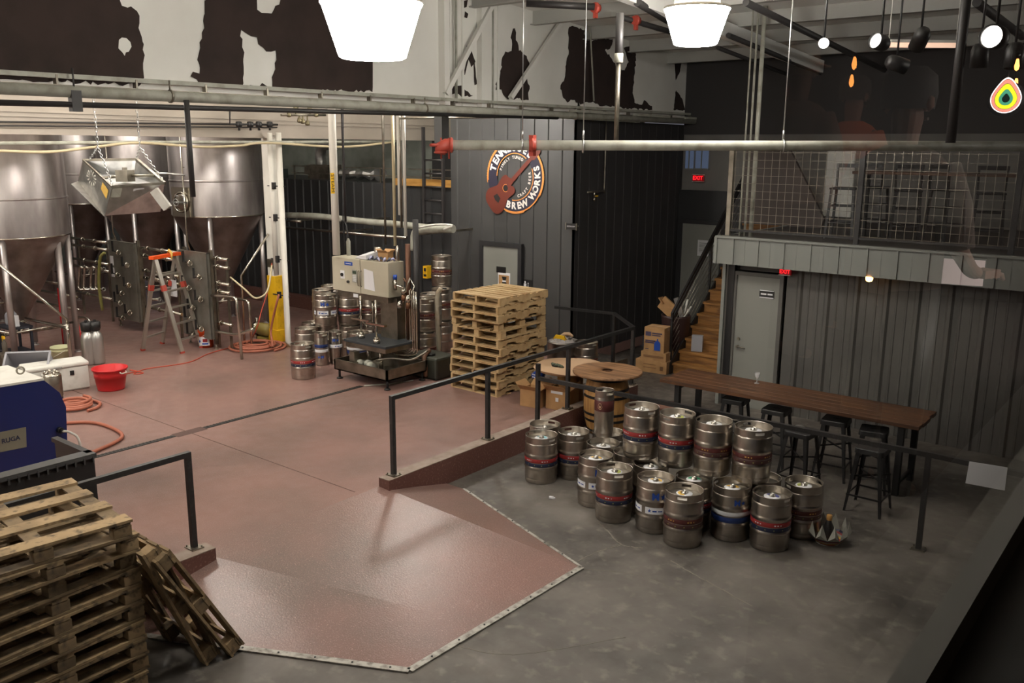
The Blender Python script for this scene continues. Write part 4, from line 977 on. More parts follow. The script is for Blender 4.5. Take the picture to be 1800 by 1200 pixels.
def make_stool(h=.76):
    t = thing('bar_stool', '', 'stool'); s = .155
    mb = MB(); n = 8; 
    P = []
    for (cx_, cy2, a0) in ((s - .04, s - .04, 0), (-s + .04, s - .04, PI / 2), (-s + .04, -s + .04, PI), (s - .04, -s + .04, 3 * PI / 2)):
        for k in range(5): a = a0 + k * PI / 8; P.append((cx_ + .04 * math.cos(a), cy2 + .04 * math.sin(a)))
    L = [[(x, y, h) for x, y in P], [(x * 1.03, y * 1.03, h - .01) for x, y in P], [(x * 1.06, y * 1.06, h - .06) for x, y in P]]
    vs = [p for l in L for p in l]; m_ = len(P)
    mb.add(vs, [tuple(range(m_))] + [(k * m_ + i, (k + 1) * m_ + i, (k + 1) * m_ + (i + 1) % m_, k * m_ + (i + 1) % m_) for k in range(2) for i in range(m_)]); mb.build('seat', M['black'], t)
    mb = MB(); mb.bx(-.045, .045, -.012, .012, h + .0005, h + .001); mb.build('seat_slot', mat('slot_black', (8, 8, 8), .8), t)
    for a in (-1, 1):
        for b in (-1, 1):
            mb = MB(); T0 = V(a * .14, b * .14, h - .03); B0 = V(a * .21, b * .21, 0)
            w0, w1 = .05, .026
            for (dx, dy) in ((-a, 0), (0, -b)):
                q = [T0, T0 + V(dx * w0, dy * w0, 0), B0 + V(dx * w1, dy * w1, 0), B0]
                nrm = V(0, -b, 0) if dx else V(-a, 0, 0)
                mb.prism(q, nrm * .004)
            mb.build('leg', M['black'], t)
    for z, f in ((.2, .19), (.42, .172)):
        mb = MB()
        if z == .2:
            for a in (-1, 1): mb.bar((-f, a * f, z), (f, a * f, z), .012, .02); mb.bar((a * f, -f, z), (a * f, f, z), .012, .02)
        else:
            mb.bar((-f, -f, z), (f, f, z), .01, .02); mb.bar((-f, f, z), (f, -f, z), .01, .02)
        mb.build('brace', M['black'], t)
    return t
stool = make_stool()
SL = [(-4.87, 10.98, .1, 'black metal stool pushed under the left part of the long table'), (-4.24, 10.86, .05, 'black metal stool under the table, second from its left end'), (-3.64, 10.16, -.1, 'black metal stool pulled out in front of the table beside the kegs'), (-3.48, 10.9, .1, 'black metal stool under the middle of the long table'), (-2.98, 10.78, .2, 'black metal stool under the right end of the long table'), (-2.78, 10.08, .0, 'black metal stool nearest the viewer, right of the kegs')]
for i, (x, y, rz, lab) in enumerate(SL):
    if i == 0: stool.location = (x, y, 0); stool.rotation_euler.z = rz; stool['label'] = lab; stool['group'] = 'stools at the long table'
    else: dup(stool, (x, y, 0), rz, lab, 'stools at the long table')
# items: crumpled foil on table / stool, basket
q = onz(1333, 672, .92); q = V(-4.72, 11.3, .92)
t = thing('stemmed_glass', 'small clear glass standing on the long table', 'glass', q)
mb = MB(); mb.lathe([(0, 0), (.035, 0), (.036, .004), (.006, .01), (.005, .06), (.02, .075), (.034, .1), (.036, .14), (.033, .15), (.034, .14), (.031, .1), (.0, .08)], n=20); mb.build('glass_body', M['glassclear'], t)
mb = MB(); rnd = random.Random(2); mb.lathe([(0, 0), (.05, .005), (.07, .02), (.04, .035), (0, .03)], (-3.68, 10.2, .762), 9)
tag(mb.build('foil_tray', M['galv']), 'crumpled foil on the pulled-out stool beside the kegs', 'foil')
q = onz(1454, 952, 0)
t = thing('folded_paper_basket', 'star-shaped folded paper basket with striped rim on the concrete', 'basket', (q.x, q.y, 0))
mats_ = [mat('basket_paper', (158, 158, 148), .7), M['redband'], M['ylw'], M['navyband']]
for k in range(10):
    a = k * PI / 5; a2 = a + PI / 5; am = a + PI / 10; mb = MB()
    b0, b1 = V(.12 * math.cos(a), .12 * math.sin(a), .01), V(.12 * math.cos(a2), .12 * math.sin(a2), .01)
    m0, m1 = V(.2 * math.cos(a), .2 * math.sin(a), .09), V(.2 * math.cos(a2), .2 * math.sin(a2), .09)
    mm = V(.235 * math.cos(am), .235 * math.sin(am), .15); tp = V(.2 * math.cos(am), .2 * math.sin(am), .26)
    L = [b0.lerp(m0, .25), b1.lerp(m1, .25)]
    def seg(f0, f1, mi): mb.add([b0.lerp(m0, f0), b1.lerp(m1, f0), b1.lerp(m1, f1), b0.lerp(m0, f1)], [(0, 1, 2, 3)], mi)
    seg(0, .22, 1); seg(.22, .4, 2); seg(.4, .6, 0); seg(.6, .78, 1); seg(.78, 1, 3)
    mb.add([m0, m1, mm, tp], [(0, 1, 2), (0, 2, 3), (1, 3, 2)], 0); mb.add([m0, m1, tp], [(0, 2, 1)], 0); mb.build('folded_petal', mats_, t)
mb = MB(); mb.lathe([(0, 0), (.12, 0), (.12, .01), (0, .012)], n=20); mb.build('basket_base', mats_[0], t)
t = thing('small_bottle', 'small dark bottle with an orange cap inside the paper basket', 'bottle', (q.x - .0, q.y, .015))
mb = MB(); mb.lathe([(0, 0), (.05, 0), (.055, .02), (.055, .16), (.03, .21), (.022, .24), (0, .24)], n=20); mb.build('bottle_body', M['black'], t)
mb = MB(); mb.lathe([(.028, .235), (.028, .29), (0, .292)], n=16); mb.build('cap', M['timber'], t)
q = onz(969, 876, 0); mb = MB(q); mb.box(q + V(0, 0, .015), (.05, .035, .02), .4); mb.box(q + V(.03, .01, .01), (.03, .025, .016), .9); tag(mb.build('paper_scrap', M['paper']), 'small crumpled white scrap on the concrete near the curbside keg', 'litter')
# ================================================================ TANKS
def make_tank(R=.95, zs=2.62, ztop=4.6, zc=.95):
    """conical fermenter: z measured from the red floor level"""
    t = thing('fermenter_tank', '', 'brewing tank')
    a = zs - SZ; c = zc - SZ
    mb = MB(); mb.lathe([(R, a), (R, ztop - SZ), (R * .97, ztop - SZ + .06), (R * .8, ztop - SZ + .2), (R * .4, ztop - SZ + .33), (0, ztop - SZ + .36)], n=64)
    mb.lathe([(R + .002, a + .70), (R + .012, a + .71), (R + .012, a + .73), (R + .002, a + .74)], n=64)
    mb.build('tank_shell', M['tank'], t)
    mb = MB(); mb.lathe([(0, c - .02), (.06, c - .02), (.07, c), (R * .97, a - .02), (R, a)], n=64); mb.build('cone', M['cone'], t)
    mb = MB(); mb.lathe([(R + .001, a - .012), (R + .008, a), (R + .001, a + .012)], n=64); mb.build('weld_ring', M['pipe'], t)
    for k in range(4):
        ang = PI / 4 + k * PI / 2; x, y = (R - .07) * math.cos(ang), (R - .07) * math.sin(ang)
        mb = MB(); mb.cyl((x, y, .06), (x, y, a + .1), .055, 16); mb.cyl((x, y, 0), (x, y, .07), .028, 10); mb.lathe([(0, 0), (.07, 0), (.06, .02), (0, .025)], (x, y, 0), 14); mb.build('leg', M['tank'], t)
    for k in (2, 3):
        a0, a1 = PI / 4 + k * PI / 2, PI / 4 + (k + 1) * PI / 2
        mb = MB(); mb.cyl(((R - .07) * math.cos(a0), (R - .07) * math.sin(a0), .62), ((R - .07) * math.cos(a1), (R - .07) * math.sin(a1), .62), .022, 10); mb.build('cross_tube', M['pipe'], t)
    # sight tube, valve, elbow at the cone
    mb = MB(); mb.tube([(.35, -R - .05, a + 1.9), (.35, -R - .05, a - .5), (.3, -R + .1, a - .9), (.16, -R * .5, c + .5)], .018, 8)
    for z in (.3, 1.0, 1.7): mb.cyl((.35, -R, a + z), (.35, -R - .06, a + z), .012, 6)
    mb.build('sight_pipe', M['pipe'], t)
    mb = MB(); mb.tube(smoothpts([(0, 0, c - .02), (0, 0, c - .16), (0, -.12, c - .25), (0, -.5, c - .25)], 5), .035, 12); ring(mb, (0, 0, c - .06), (0, 0, 1), .05, .014); ring(mb, (0, -.4, c - .25), (0, 1, 0), .05, .014); mb.build('outlet', M['pipe'], t)
    mb = MB(); mb.box((0, -.45, c - .17), (.03, .16, .02)); mb.cyl((0, -.45, c - .25), (0, -.45, c - .16), .012, 8); mb.build('valve_handle', M['black'], t)
    return t
def manway(t, R, a):
    ang = -1.38; c = V(math.cos(ang) * (R + .02), math.sin(ang) * (R + .02), a + .30); d = V(math.cos(ang), math.sin(ang), 0)
    mb = MB(); w = Vector((-d.y, d.x, 0)); 
    mb.bar(c - V(0, 0, .30), c + V(0, 0, .30), .54, .03, up=d)
    ring(mb, c + d * .04, d, .2, .02, 28); mb.lathe([(0, .05), (.14, .045), (.19, .02), (.19, 0)], c + d * .01, 28, 0, Matrix((w, V(0, 0, 1), d)).transposed())
    mb.build('manway_door', M['pipe'], t)
    mb = MB(); mb.bar(c + d * .09 - w * .2, c + d * .09 + w * .2, .03, .03); mb.cyl(c + d * .05, c + d * .16, .02, 8); ring(mb, c + d * .16, d, .07, .01, 14); mb.cyl(c + d * .12 + V(0, 0, .13) - w * .05, c + d * .12 + V(0, 0, .13) + w * .05, .014, 6); mb.build('manway_clamp', M['galv'], t)
tk = make_tank(); tk.location = (-16.95, 11.08, SZ); tk['label'] = 'steel cone-bottom tank with a round manway door, right of the ladder'; tk['group'] = 'cone-bottom steel tanks'
dup(tk, (-19.95, 11.08, SZ), .0, 'steel cone-bottom tank behind the hanging heater, left of the manway tank')
dup(tk, (-22.95, 11.08, SZ), .0, 'steel cone-bottom tank at the far left behind the nearest one')
t1 = dup(tk, (-17.15, 6.95, SZ - .0), .2, 'nearest cone-bottom tank at the left edge of the frame')
for ch in list(t1.children): ch.scale = (1.0, 1.0, .93)
dup(tk, (-20.2, 7.4, SZ), .0, 'cone-bottom tank hidden behind the nearest one')
manway(tk, .95, 2.62 - SZ)
# diagonal brace rod in front of the nearest tank, and on the right of the manway tank
a, b = onx(-5, 462, -15.9), onx(118, 562, -15.9); pipe('brace_rod', [a, b, V(b.x, b.y, SZ)], .024, M['pipe'], 'thin diagonal steel rod crossing in front of the nearest tank', 'rod', 10)
a, b = onz(470, 415, 2.1), ony(424, 484, 10.1); a = ony(472, 411, 10.6); pipe('brace_rod', [a, b, V(b.x - .02, b.y, SZ)], .022, M['pipe'], 'thin diagonal steel rod right of the manway tank', 'rod', 10)
# ---------------------------------------------------------------- manifold pipework
MY = 9.75
def make_manifold(label, px0, px1, group='valve panels before the tanks', ytop=440):
    a, b = ony(px0, ytop, MY - .35), ony(px1, ytop, MY - .35); x0, x1 = a.x, b.x; y = MY - .35
    t = thing('valve_panel', label, 'valve panel', ((x0 + x1) / 2, y, SZ), 0, group); o = t.location
    z0, z1 = .42, 2.08
    mb = MB(o); mb.bx(x0, x1, y - .012, y + .012, z0, z1); mb.bx(x0, x1, y, y + .05, z1 - .02, z1); mb.bx(x1 - .02, x1, y, y + .12, z0, z1); mb.build('steel_plate', M['plate'], t)
    for x in (x0 + .05, x1 - .0):
        mb = MB(o); mb.bx(x - .03, x + .03, y + .06, y + .12, SZ + .1, z1 + .05); mb.cyl((x, y + .09, SZ), (x, y + .09, SZ + .1), .02, 8); mb.lathe([(0, 0), (.035, 0), (.03, .015), (0, .02)], (x, y + .09, SZ), 12); mb.build('leg', M['dullsteel'], t)
    w = x1 - x0
    for k, (u, z, hd) in enumerate(((.45, 1.86, 0), (.75, 1.62, 1), (.35, 1.38, 0), (.75, 1.2, 1), (.45, 1.0, 1), (.35, .78, 0), (.7, .62, 1), (.4, .46, 0))):
        x = x0 + w * u; mb = MB(o)
        mb.tube(smoothpts([(x, y - .01, z), (x, y - .08, z), (x + .05, y - .1, z), (x + .12, y - .1, z)], 4), .032, 10); ring(mb, (x, y - .05, z), (0, 1, 0), .046, .013); ring(mb, (x + .11, y - .1, z), (1, 0, 0), .046, .013)
        vb = mb.build('valve', M['pipe'], t)
        mb = MB(o); 
        if hd: mb.bx(x - .015, x + .015, y - .16, y - .13, z - .02, z + .18); mb.cyl((x, y - .1, z), (x, y - .14, z), .012, 8)
        else: mb.bx(x - .05, x - .02, y - .16, y - .13, z + .02, z + .24); mb.cyl((x - .03, y - .1, z + .02), (x - .03, y - .14, z + .03), .01, 8)
        mb.build('valve_handle', M['black'], vb)
    return t, x0, x1, y
vp1, ax0, ax1, vy = make_manifold('left valve panel with taped papers, between the tanks', 192, 236)
mb = MB(vp1.location); 
for z in (1.55, 1.3): mb.bx(ax0 + .04, ax0 + .17, vy - .017, vy - .013, z, z + .2)
mb.build('taped_paper', M['paper'], vp1)
vp2, bx0, bx1, vy = make_manifold('right valve panel behind the ladder with a clipboard', 314, 362)
mb = MB(vp2.location); mb.bx(bx0 + .0, bx0 + .22, vy - .24, vy - .225, 1.2, 1.52); mb.tube([(bx0 + .05, vy - .23, 1.52), (bx0 + .0, vy - .03, 1.85)], .005, 5); mb.build('clipboard', M['paper'], vp2)
def hline(z, px0, px1, y, r, lab, yy=None):
    a, b = ony(px0, 460, y), ony(px1, 470, y); t = thing('header_pipe', lab, 'pipe', (a.x, y, z), 0, 'header pipes between the valve panels')
    mb = MB(t.location); mb.tube([(a.x, y, z), (b.x, y, z)], r, 12)
    L = abs(b.x - a.x)
    for k in range(1, int(L / .55) + 1): ring(mb, (a.x + (b.x - a.x) * k / (int(L / .55) + 1), y, z), (1, 0, 0), r + .012, .01)
    mb.build('pipe_run', M['pipe'], t)
    for x in (a.x + .15, b.x - .15):
        mb = MB(t.location); mb.bx(x - .02, x + .02, y + .04, y + .08, SZ, z); mb.build('stand', M['dullsteel'], t)
SPN = ((130, 192, 'left of the left panel'), (238, 314, 'between the two panels'), (364, 402, 'right of the right panel'))
for sp, (p0, p1, w) in enumerate(SPN):
    for k, (z, nm) in enumerate(((1.98, 'uppermost'), (1.82, 'second'), (1.5, 'third'), (1.34, 'fourth'), (.72, 'lowest'))):
        hline(z, p0, p1, MY - .2 + .015 * k, .03, '%s polished header pipe %s' % (nm, w))
# standpipes/U bends (clamps)
def ubend(px, py0, py1, y, w, lab):
    a, b = ony(px, py0, y), ony(px, py1, y); P = [V(a.x + w, a.y + .1, a.z - .05), V(a.x + w * .8, a.y, a.z), V(a.x + w * .3, a.y, a.z), V(a.x, a.y, a.z - .08), V(b.x - .0, b.y, b.z + .08), V(b.x + w * .3, b.y, b.z), V(b.x + w, b.y + .1, b.z)]
    t = thing('transfer_bend', lab, 'pipe', P[0], 0, 'polished transfer bends hung on the header pipes'); mb = MB(P[0]); mb.tube(smoothpts(P, 4), .028, 10); mb.build('bend', M['pipe'], t)
    mb = MB(P[0]); ring(mb, P[0], (1, 0, 0), .036, .012); ring(mb, P[-1], (1, 0, 0), .036, .012); mb.build('clamp', M['galv'], t)
for px, l in ((139, 'leftmost'), (148, 'second from the left'), (160, 'third from the left'), (169, 'rightmost, by the yellow hose')): ubend(px, 469, 508, MY - .45, .14, 'U-shaped transfer bend, %s of the four beside the nearest tank' % l)
ubend(262, 487, 525, MY - .5, .22, 'U-shaped transfer bend just left of the ladder'); ubend(290, 487, 512, MY - .5, .16, 'U-shaped transfer bend seen between the ladder rails')
P = smoothpts([ony(184, 444, 9.2), ony(176, 455, 9.15), ony(174, 500, 9.15), ony(180, 545, 9.2)], 6); pipe('hose', P, .032, M['yhose'], 'translucent yellow-green hose draped over the header pipes', 'hose', 10)
# lower stands right
def frame_pipe(P, r, lab, m=None):
    return pipe('floor_pipe', P, r, m or M['pipe'], lab, 'pipe', 12)
def fp(px, py, y): return ony(px, py, y)
frame_pipe(smoothpts([fp(372, 519, 9.3), fp(410, 523, 9.3), fp(416, 530, 9.3)], 4) + [V(fp(421, 560, 9.3).x, 9.3, SZ)], .028, 'bent floor pipe right of the right panel, nearer one')
frame_pipe(smoothpts([fp(400, 524, 9.9), fp(432, 528, 9.9), fp(438, 536, 9.9)], 4) + [V(fp(440, 560, 9.9).x, 9.9, SZ)], .024, 'bent floor pipe right of the right panel, farther one')
frame_pipe(smoothpts([fp(380, 582, 9.3), fp(412, 588, 9.3), fp(430, 584, 9.35), fp(446, 578, 9.4)], 4), .03, 'low polished pipe leading to the yellow pump')
frame_pipe(smoothpts([fp(45, 560, 6.9), fp(112, 575, 6.9), fp(119, 584, 6.9)], 4) + [V(fp(122, 600, 6.9).x, 6.9, SZ)], .03, 'bent railing-like pipe before the nearest tank, upper one')
frame_pipe([fp(40, 585, 7.1), fp(118, 572, 7.1)], .024, 'level pipe behind the bent one at the nearest tank')
frame_pipe(smoothpts([fp(137, 558, 8.1), fp(153, 560, 8.1), fp(160, 570, 8.1)], 4) + [V(fp(163, 600, 8.1).x, 8.1, SZ)], .03, 'bent steel pipe left of the gas cylinders')
frame_pipe([fp(70, 493, 7.9), fp(112, 500, 7.9)], .025, 'short pipe stub seen behind the nearest tank leg')
frame_pipe([fp(70, 510, 8.3), fp(135, 522, 8.3)], .025, 'second pipe stub seen behind the nearest tank leg')
frame_pipe([fp(66, 530, 8.5), fp(140, 545, 8.5)], .025, 'third and lowest pipe stub behind the nearest tank leg')
q = onz(121, 624, SZ)
frame_pipe([V(q.x, q.y, SZ), V(q.x, q.y, 2.35)], .06, 'thick steel post standing at the right of the nearest tank', M['tank'])
# pump
q = onz(458, 600, SZ); t = thing('transfer_pump', 'small yellowish pump on the floor behind the hose coil', 'pump', (q.x - .1, q.y + .2, SZ))
mb = MB(); mb.lathe([(0, -.2), (.11, -.2), (.13, -.15), (.13, .12), (.1, .18), (0, .2)], (0, 0, .2), 20, 0, Matrix.Rotation(PI / 2, 3, 'Y')); mb.bx(-.15, .15, -.1, .1, 0, .06); mb.build('motor', mat('pump_olive', (138, 122, 62), .5), t)
mb = MB(); mb.lathe([(0, -.06), (.12, -.06), (.12, .06), (0, .06)], (-.27, 0, .2), 20, 0, Matrix.Rotation(PI / 2, 3, 'Y')); mb.cyl((-.27, 0, .2), (-.27, 0, .42), .03, 10); mb.bx(-.33, -.2, -.08, .08, 0, .08); mb.build('pump_head', M['pipe'], t)
# ladder
lp = [onz(252, 617, SZ), onz(322, 618, SZ), onz(356, 612, SZ), onz(286, 605, SZ)]
Tl, Tr = ony(293, 452, 9.0), ony(313, 448, 9.2)
t = thing('step_ladder', 'aluminium A-frame ladder with orange joints standing before the tanks', 'ladder', (lp[0].x, lp[0].y, SZ)); o = t.location
hz_ = 2.02
F = [V(-15.72, 8.55, SZ), V(-15.2, 8.93, SZ)]
fA, fB = onz(251, 616, SZ), onz(285, 604, SZ); bA, bB = onz(321, 621, SZ), onz(355, 611, SZ)
top = [ony(291, 452, (fA.y + bA.y) / 2), None]; hT = 2.0
tA = V((fA.x + bA.x) / 2, (fA.y + bA.y) / 2, hT); tB = V((fB.x + bB.x) / 2, (fB.y + bB.y) / 2, hT)
qa = ony(290, 452, tA.y); 
for nm, (a, b) in (('left_rail', (fA, tA)), ('left_rail', (fB, tB)), ('right_rail', (bA, tA)), ('right_rail', (bB, tB))):
    mb = MB(o); mb.bar(a, b, .04, .07); mb.build('rail', M['alu'], t); mb = MB(o); mb.bar(a, a.lerp(b, .02), .05, .08); mb.bar(a.lerp(b, .66), a.lerp(b, .72), .06, .09); mb.build('orange_joint', M['redpaint'], t)
for (a0, a1, b0, b1) in ((fA, tA, fB, tB), (bA, tA, bB, tB)):
    for f in (.14, .31, .48, .65, .82): mb = MB(o); mb.bar(a0.lerp(a1, f), b0.lerp(b1, f), .05, .03); mb.build('rung', M['alu'], t)
mb = MB(o); mb.bar(tA + (tA - tB) * .2 + V(0, 0, .02), tB + (tB - tA) * .2 + V(0, 0, .02), .1, .06); mb.build('top_cap', M['orange'], t)
q = tB.lerp(tA, .3) + V(0, 0, .06); mb = MB(q); mb.tube([q + V(-.04, 0, 0), q + V(0, 0, .05), q + V(.05, .02, 0), q + V(.07, 0, -.12)], [.02, .03, .03, .01], 8); tag(mb.build('cleaning_rag', M['ylw']), 'yellow and white rag lying on top of the ladder', 'rag')
# orange bucket
def bucket(name, label, loc, r0, r1, h, m, handle=True, cat='bucket', extra=None):
    t = thing(name, label, cat, loc); mb = MB(); mb.lathe([(0, .004), (r0, .004), (r0 + .004, 0), (r0 + (r1 - r0) * .75, h * .78), (r0 + (r1 - r0) * .75 + .01, h * .79), (r0 + (r1 - r0) * .78 + .01, h * .84), (r1, h - .02), (r1 + .01, h - .02), (r1 + .01, h), (r1 - .004, h), (r0 - .006, .012), (0, .012)], n=36); mb.build('bucket_body', m, t)
    if handle: mb = MB(); mb.tube([((r1 + .01) * math.cos(a), (r1 + .012) * math.sin(a), h - .04 - .12 * abs(math.sin(a)) if False else h - .05 + 0 * a) for a in []] or [(-(r1 + .012), 0, h - .05), (-(r1 + .01) * .8, -(r1 + .02) * .7, h - .12), (0, -(r1 + .01), h - .19), ((r1 + .01) * .8, -(r1 + .02) * .7, h - .12), (r1 + .012, 0, h - .05)], .004, 6); mb.build('handle', M['white'], t)
    return t
q = onz(363, 609, SZ); t = bucket('plastic_bucket', 'orange plastic bucket with a printed label by the ladder foot', (q.x, q.y, SZ), .13, .15, .38, M['orange'])
mb = MB(); wraprect(mb, .1445, .05, .22, -1.9, -.1); wrapstar(mb, .04, .147, .13, -1.5, 1); wraprect(mb, .1462, .12, .18, -1.0, -.4, 2); wraprect(mb, .1462, .07, .1, -1.1, -.3, 1); mb.build('label', [M['paper'], M['bluelabel'], M['redband']], t)
q = onz(196, 683, SZ); t = thing('plastic_tub', 'round red plastic tub on the red floor beside the cooler', 'tub', (q.x, q.y, SZ))
mb = MB(); mb.lathe([(0, .004), (.195, .004), (.2, 0), (.205, .02), (.235, .2), (.24, .2), (.243, .26), (.255, .33), (.27, .33), (.272, .355), (.25, .355), (.19, .015), (0, .015)], n=44); mb.build('tub_body', M['red'], t)
for a in (.3, PI + .3):
    mb = MB(); c = V(.265 * math.cos(a), .265 * math.sin(a), .31); w = V(-math.sin(a), math.cos(a), 0); d = V(math.cos(a), math.sin(a), 0); mb.tube([c - w * .06, c - w * .05 + d * .03 - V(0, 0, .02), c + w * .05 + d * .03 - V(0, 0, .02), c + w * .06], .009, 6); mb.build('handle', M['white'], t)
# cooler
q = V(-14.2, 6.15, SZ); t = thing('cooler_box', 'long white cooler with black latches beside the red tub', 'cooler', q, math.radians(80))
mb = MB(); mb.bx(-.45, .45, -.19, .19, .02, .38); mb.bx(-.42, .42, -.17, .17, 0, .02); mb.build('cooler_body', M['white'], t, .02)
mb = MB(); mb.box((0, 0, .425), (.93, .41, .07), 0, 0, Matrix.Rotation(.04, 3, 'X')); mb.build('lid', M['white'], t, .025)
for s in (-.22, .2):
    mb = MB(); mb.bx(s - .03, s + .03, -.20, -.19, .26, .33); mb.cyl((s, -.19, .3), (s, -.215, .3), .025, 12); mb.build('latch', M['black'], t)
mb = MB(); mb.bx(-.06, .06, -.215, -.2, .395, .42); mb.build('lid_catch', mat('latch_grey', (150, 150, 146), .5), t)
# black-topped gas cylinders
for k, (px, lab) in enumerate(((158, 'aluminium gas cylinder with a black top, left of the pair by the tub'), (178, 'aluminium gas cylinder with a black top, right of the pair by the tub'))):
    q = onz(px, 640, SZ); t = thing('gas_cylinder', lab, 'gas cylinder', (q.x - .1 * k, q.y + .0, SZ), 0, 'gas cylinders by the red tub')
    mb = MB(); mb.lathe([(0, .01), (.09, .01), (.1, 0), (.115, .02), (.115, .46), (.1, .54), (.055, .6), (.04, .62), (.04, .66), (0, .66)], n=30); mb.build('cylinder_body', M['gascyl'], t)
    mb = MB(); mb.lathe([(.055, .6), (.09, .62), (.095, .76), (.075, .77), (.07, .66), (.04, .64)], n=24); mb.bx(-.02, .02, -.02, .02, .62, .8); mb.build('valve_guard', M['black'], t)
# brown pot / small keg with clamps in front of the cooler
q = onz(97, 700, SZ); t = thing('filter_pot', 'dull steel pot with a clamped lid and white string before the cooler', 'pot', (q.x, q.y - .02, SZ))
mb = MB(); mb.lathe([(0, .02), (.12, .02), (.125, 0), (.14, .06), (.14, .36), (.13, .38), (0, .38)], n=30); mb.build('pot_body', M['dullsteel'], t)
mb = MB(); mb.lathe([(0, .42), (.06, .42), (.12, .4), (.14, .385), (.14, .37)], n=30); 
for k in range(6): mb.tube([(.11 * math.cos(k), .11 * math.sin(k), .4), (.07 * math.cos(k), .07 * math.sin(k), .44)], .018, 6)
mb.build('clamped_lid', M['pipe'], t)
mb = MB(); mb.tube([(-.02, -.13, .42), (-.0, -.15, .3), (.06, -.16, .15), (.14, -.2, .01)], .005, 5); mb.tube([(.02, -.13, .42), (.02, -.15, .28), (-.02, -.155, .2)], .005, 5); mb.build('string', M['white'], t)
mb = MB(); mb.lathe([(0, 0), (.135, 0), (.135, .03), (0, .03)], n=24); mb.build('rubber_base', M['black'], t)
# cloudy tub tilted, pale bucket, spray bottle, dark cart bits on the far left
q = onz(50, 690, SZ); t = thing('storage_tub', 'cloudy grey plastic storage tub lying tilted at the left edge', 'tub', (q.x - .1, q.y + .1, SZ), math.radians(50))
R3 = Matrix.Rotation(.75, 3, 'X'); mb = MB(); c = V(0, 0, .33)
for (p, d) in (((0, 0, -.2), (.62, .4, .01)), ((-.31, 0, 0), (.01, .4, .4)), ((.31, 0, 0), (.01, .4, .4)), ((0, -.2, 0), (.62, .01, .4)), ((0, .2, 0), (.62, .01, .4))): mb.box(c + R3 @ Vector(p), d, 0, 0, R3)
mb.build('tub_shell', M['tub'], t)
mb = MB(); 
for (p, d) in (((0, -.21, .2), (.66, .03, .02)), ((0, .21, .2), (.66, .03, .02)), ((-.32, 0, .2), (.03, .42, .02)), ((.32, 0, .2), (.03, .42, .02))): mb.box(c + R3 @ Vector(p), d, 0, 0, R3)
mb.build('tub_rim', M['tub'], t)
q = onz(106, 650, SZ); bucket('plastic_bucket', 'pale yellow-green bucket behind the white cooler', (q.x - .25, q.y + .15, SZ), .14, .16, .36, mat('pale_bucket', (206, 206, 164), .5))
q = onz(12, 650, SZ); t = thing('spray_bottle', 'spray bottle with a yellow trigger at the left edge', 'bottle', (q.x + .02, q.y, SZ))
mb = MB(); mb.lathe([(0, .3), (.04, .3), (.042, .31), (.042, .48), (.018, .53), (.018, .55), (0, .55)], n=16); mb.bx(-.15, .15, -.12, .12, 0, .3); mb.build('bottle_body', mat('dark_bottle', (84, 76, 66), .5), t)
mb = MB(); mb.bx(-.05, .03, -.014, .014, .55, .6); mb.bx(-.05, -.035, -.01, .01, .5, .56); mb.build('trigger', M['yellow'], t)
q = onz(35, 640, SZ); t = thing('utility_cart', 'dark blue-black cart with a white paper on top at the left edge', 'cart', (q.x - .3, q.y + .1, SZ))
mb = MB(); mb.bx(-.28, .28, -.2, .2, .18, .2); mb.build('shelf', mat('cart_dark', (36, 38, 48), .5), t)
mb = MB(); mb.bx(-.28, .28, -.2, .2, .62, .66)
mb.build('shelf', mat('cart_dark', (36, 38, 48), .5), t)
for a in (-1, 1):
    for b in (-1, 1): mb = MB(); mb.bx(a * .25 - .02, a * .25 + .02, b * .17 - .02, b * .17 + .02, .05, .66); mb.lathe([(0, -.02), (.05, -.02), (.05, .02), (0, .02)], (a * .25, b * .17, .05), 14, 0, Matrix.Rotation(PI / 2, 3, 'X')); mb.build('leg', mat('cart_dark', (36, 38, 48), .5), t)
mb = MB(t.location + V(0, 0, .66)); mb.box(t.location + V(.12, -.05, .76), (.2, .01, .2), .6); mb.box(t.location + V(.12, -.02, .665), (.1, .1, .01), .6); tag(mb.build('paper_sheet', M['paper']), 'white sheet of paper standing on the dark cart', 'paper')
mb = MB(t.location + V(-.1, 0, .66)); mb.lathe([(0, 0), (.09, 0), (.1, .03), (.1, .18), (.06, .24), (0, .25)], t.location + V(-.1, 0, .66), 18); tag(mb.build('plastic_jug', M['tub']), 'cloudy plastic jug standing on the dark cart', 'jug')
for px, lab in ((66, 'red upright post behind the nearest tank leg'),):
    a = onz(70, 620, SZ); pipe('red_post', [V(a.x - .3, a.y + .6, SZ), V(a.x - .3, a.y + .6, 1.35)], .03, M['red'], lab, 'post')
pipe('red_post', [ony(134, 560, 7.9), V(ony(146, 600, 7.9).x, 7.9, SZ)], .02, M['red'], 'thin red leaning bar left of the gas cylinders', 'bar')
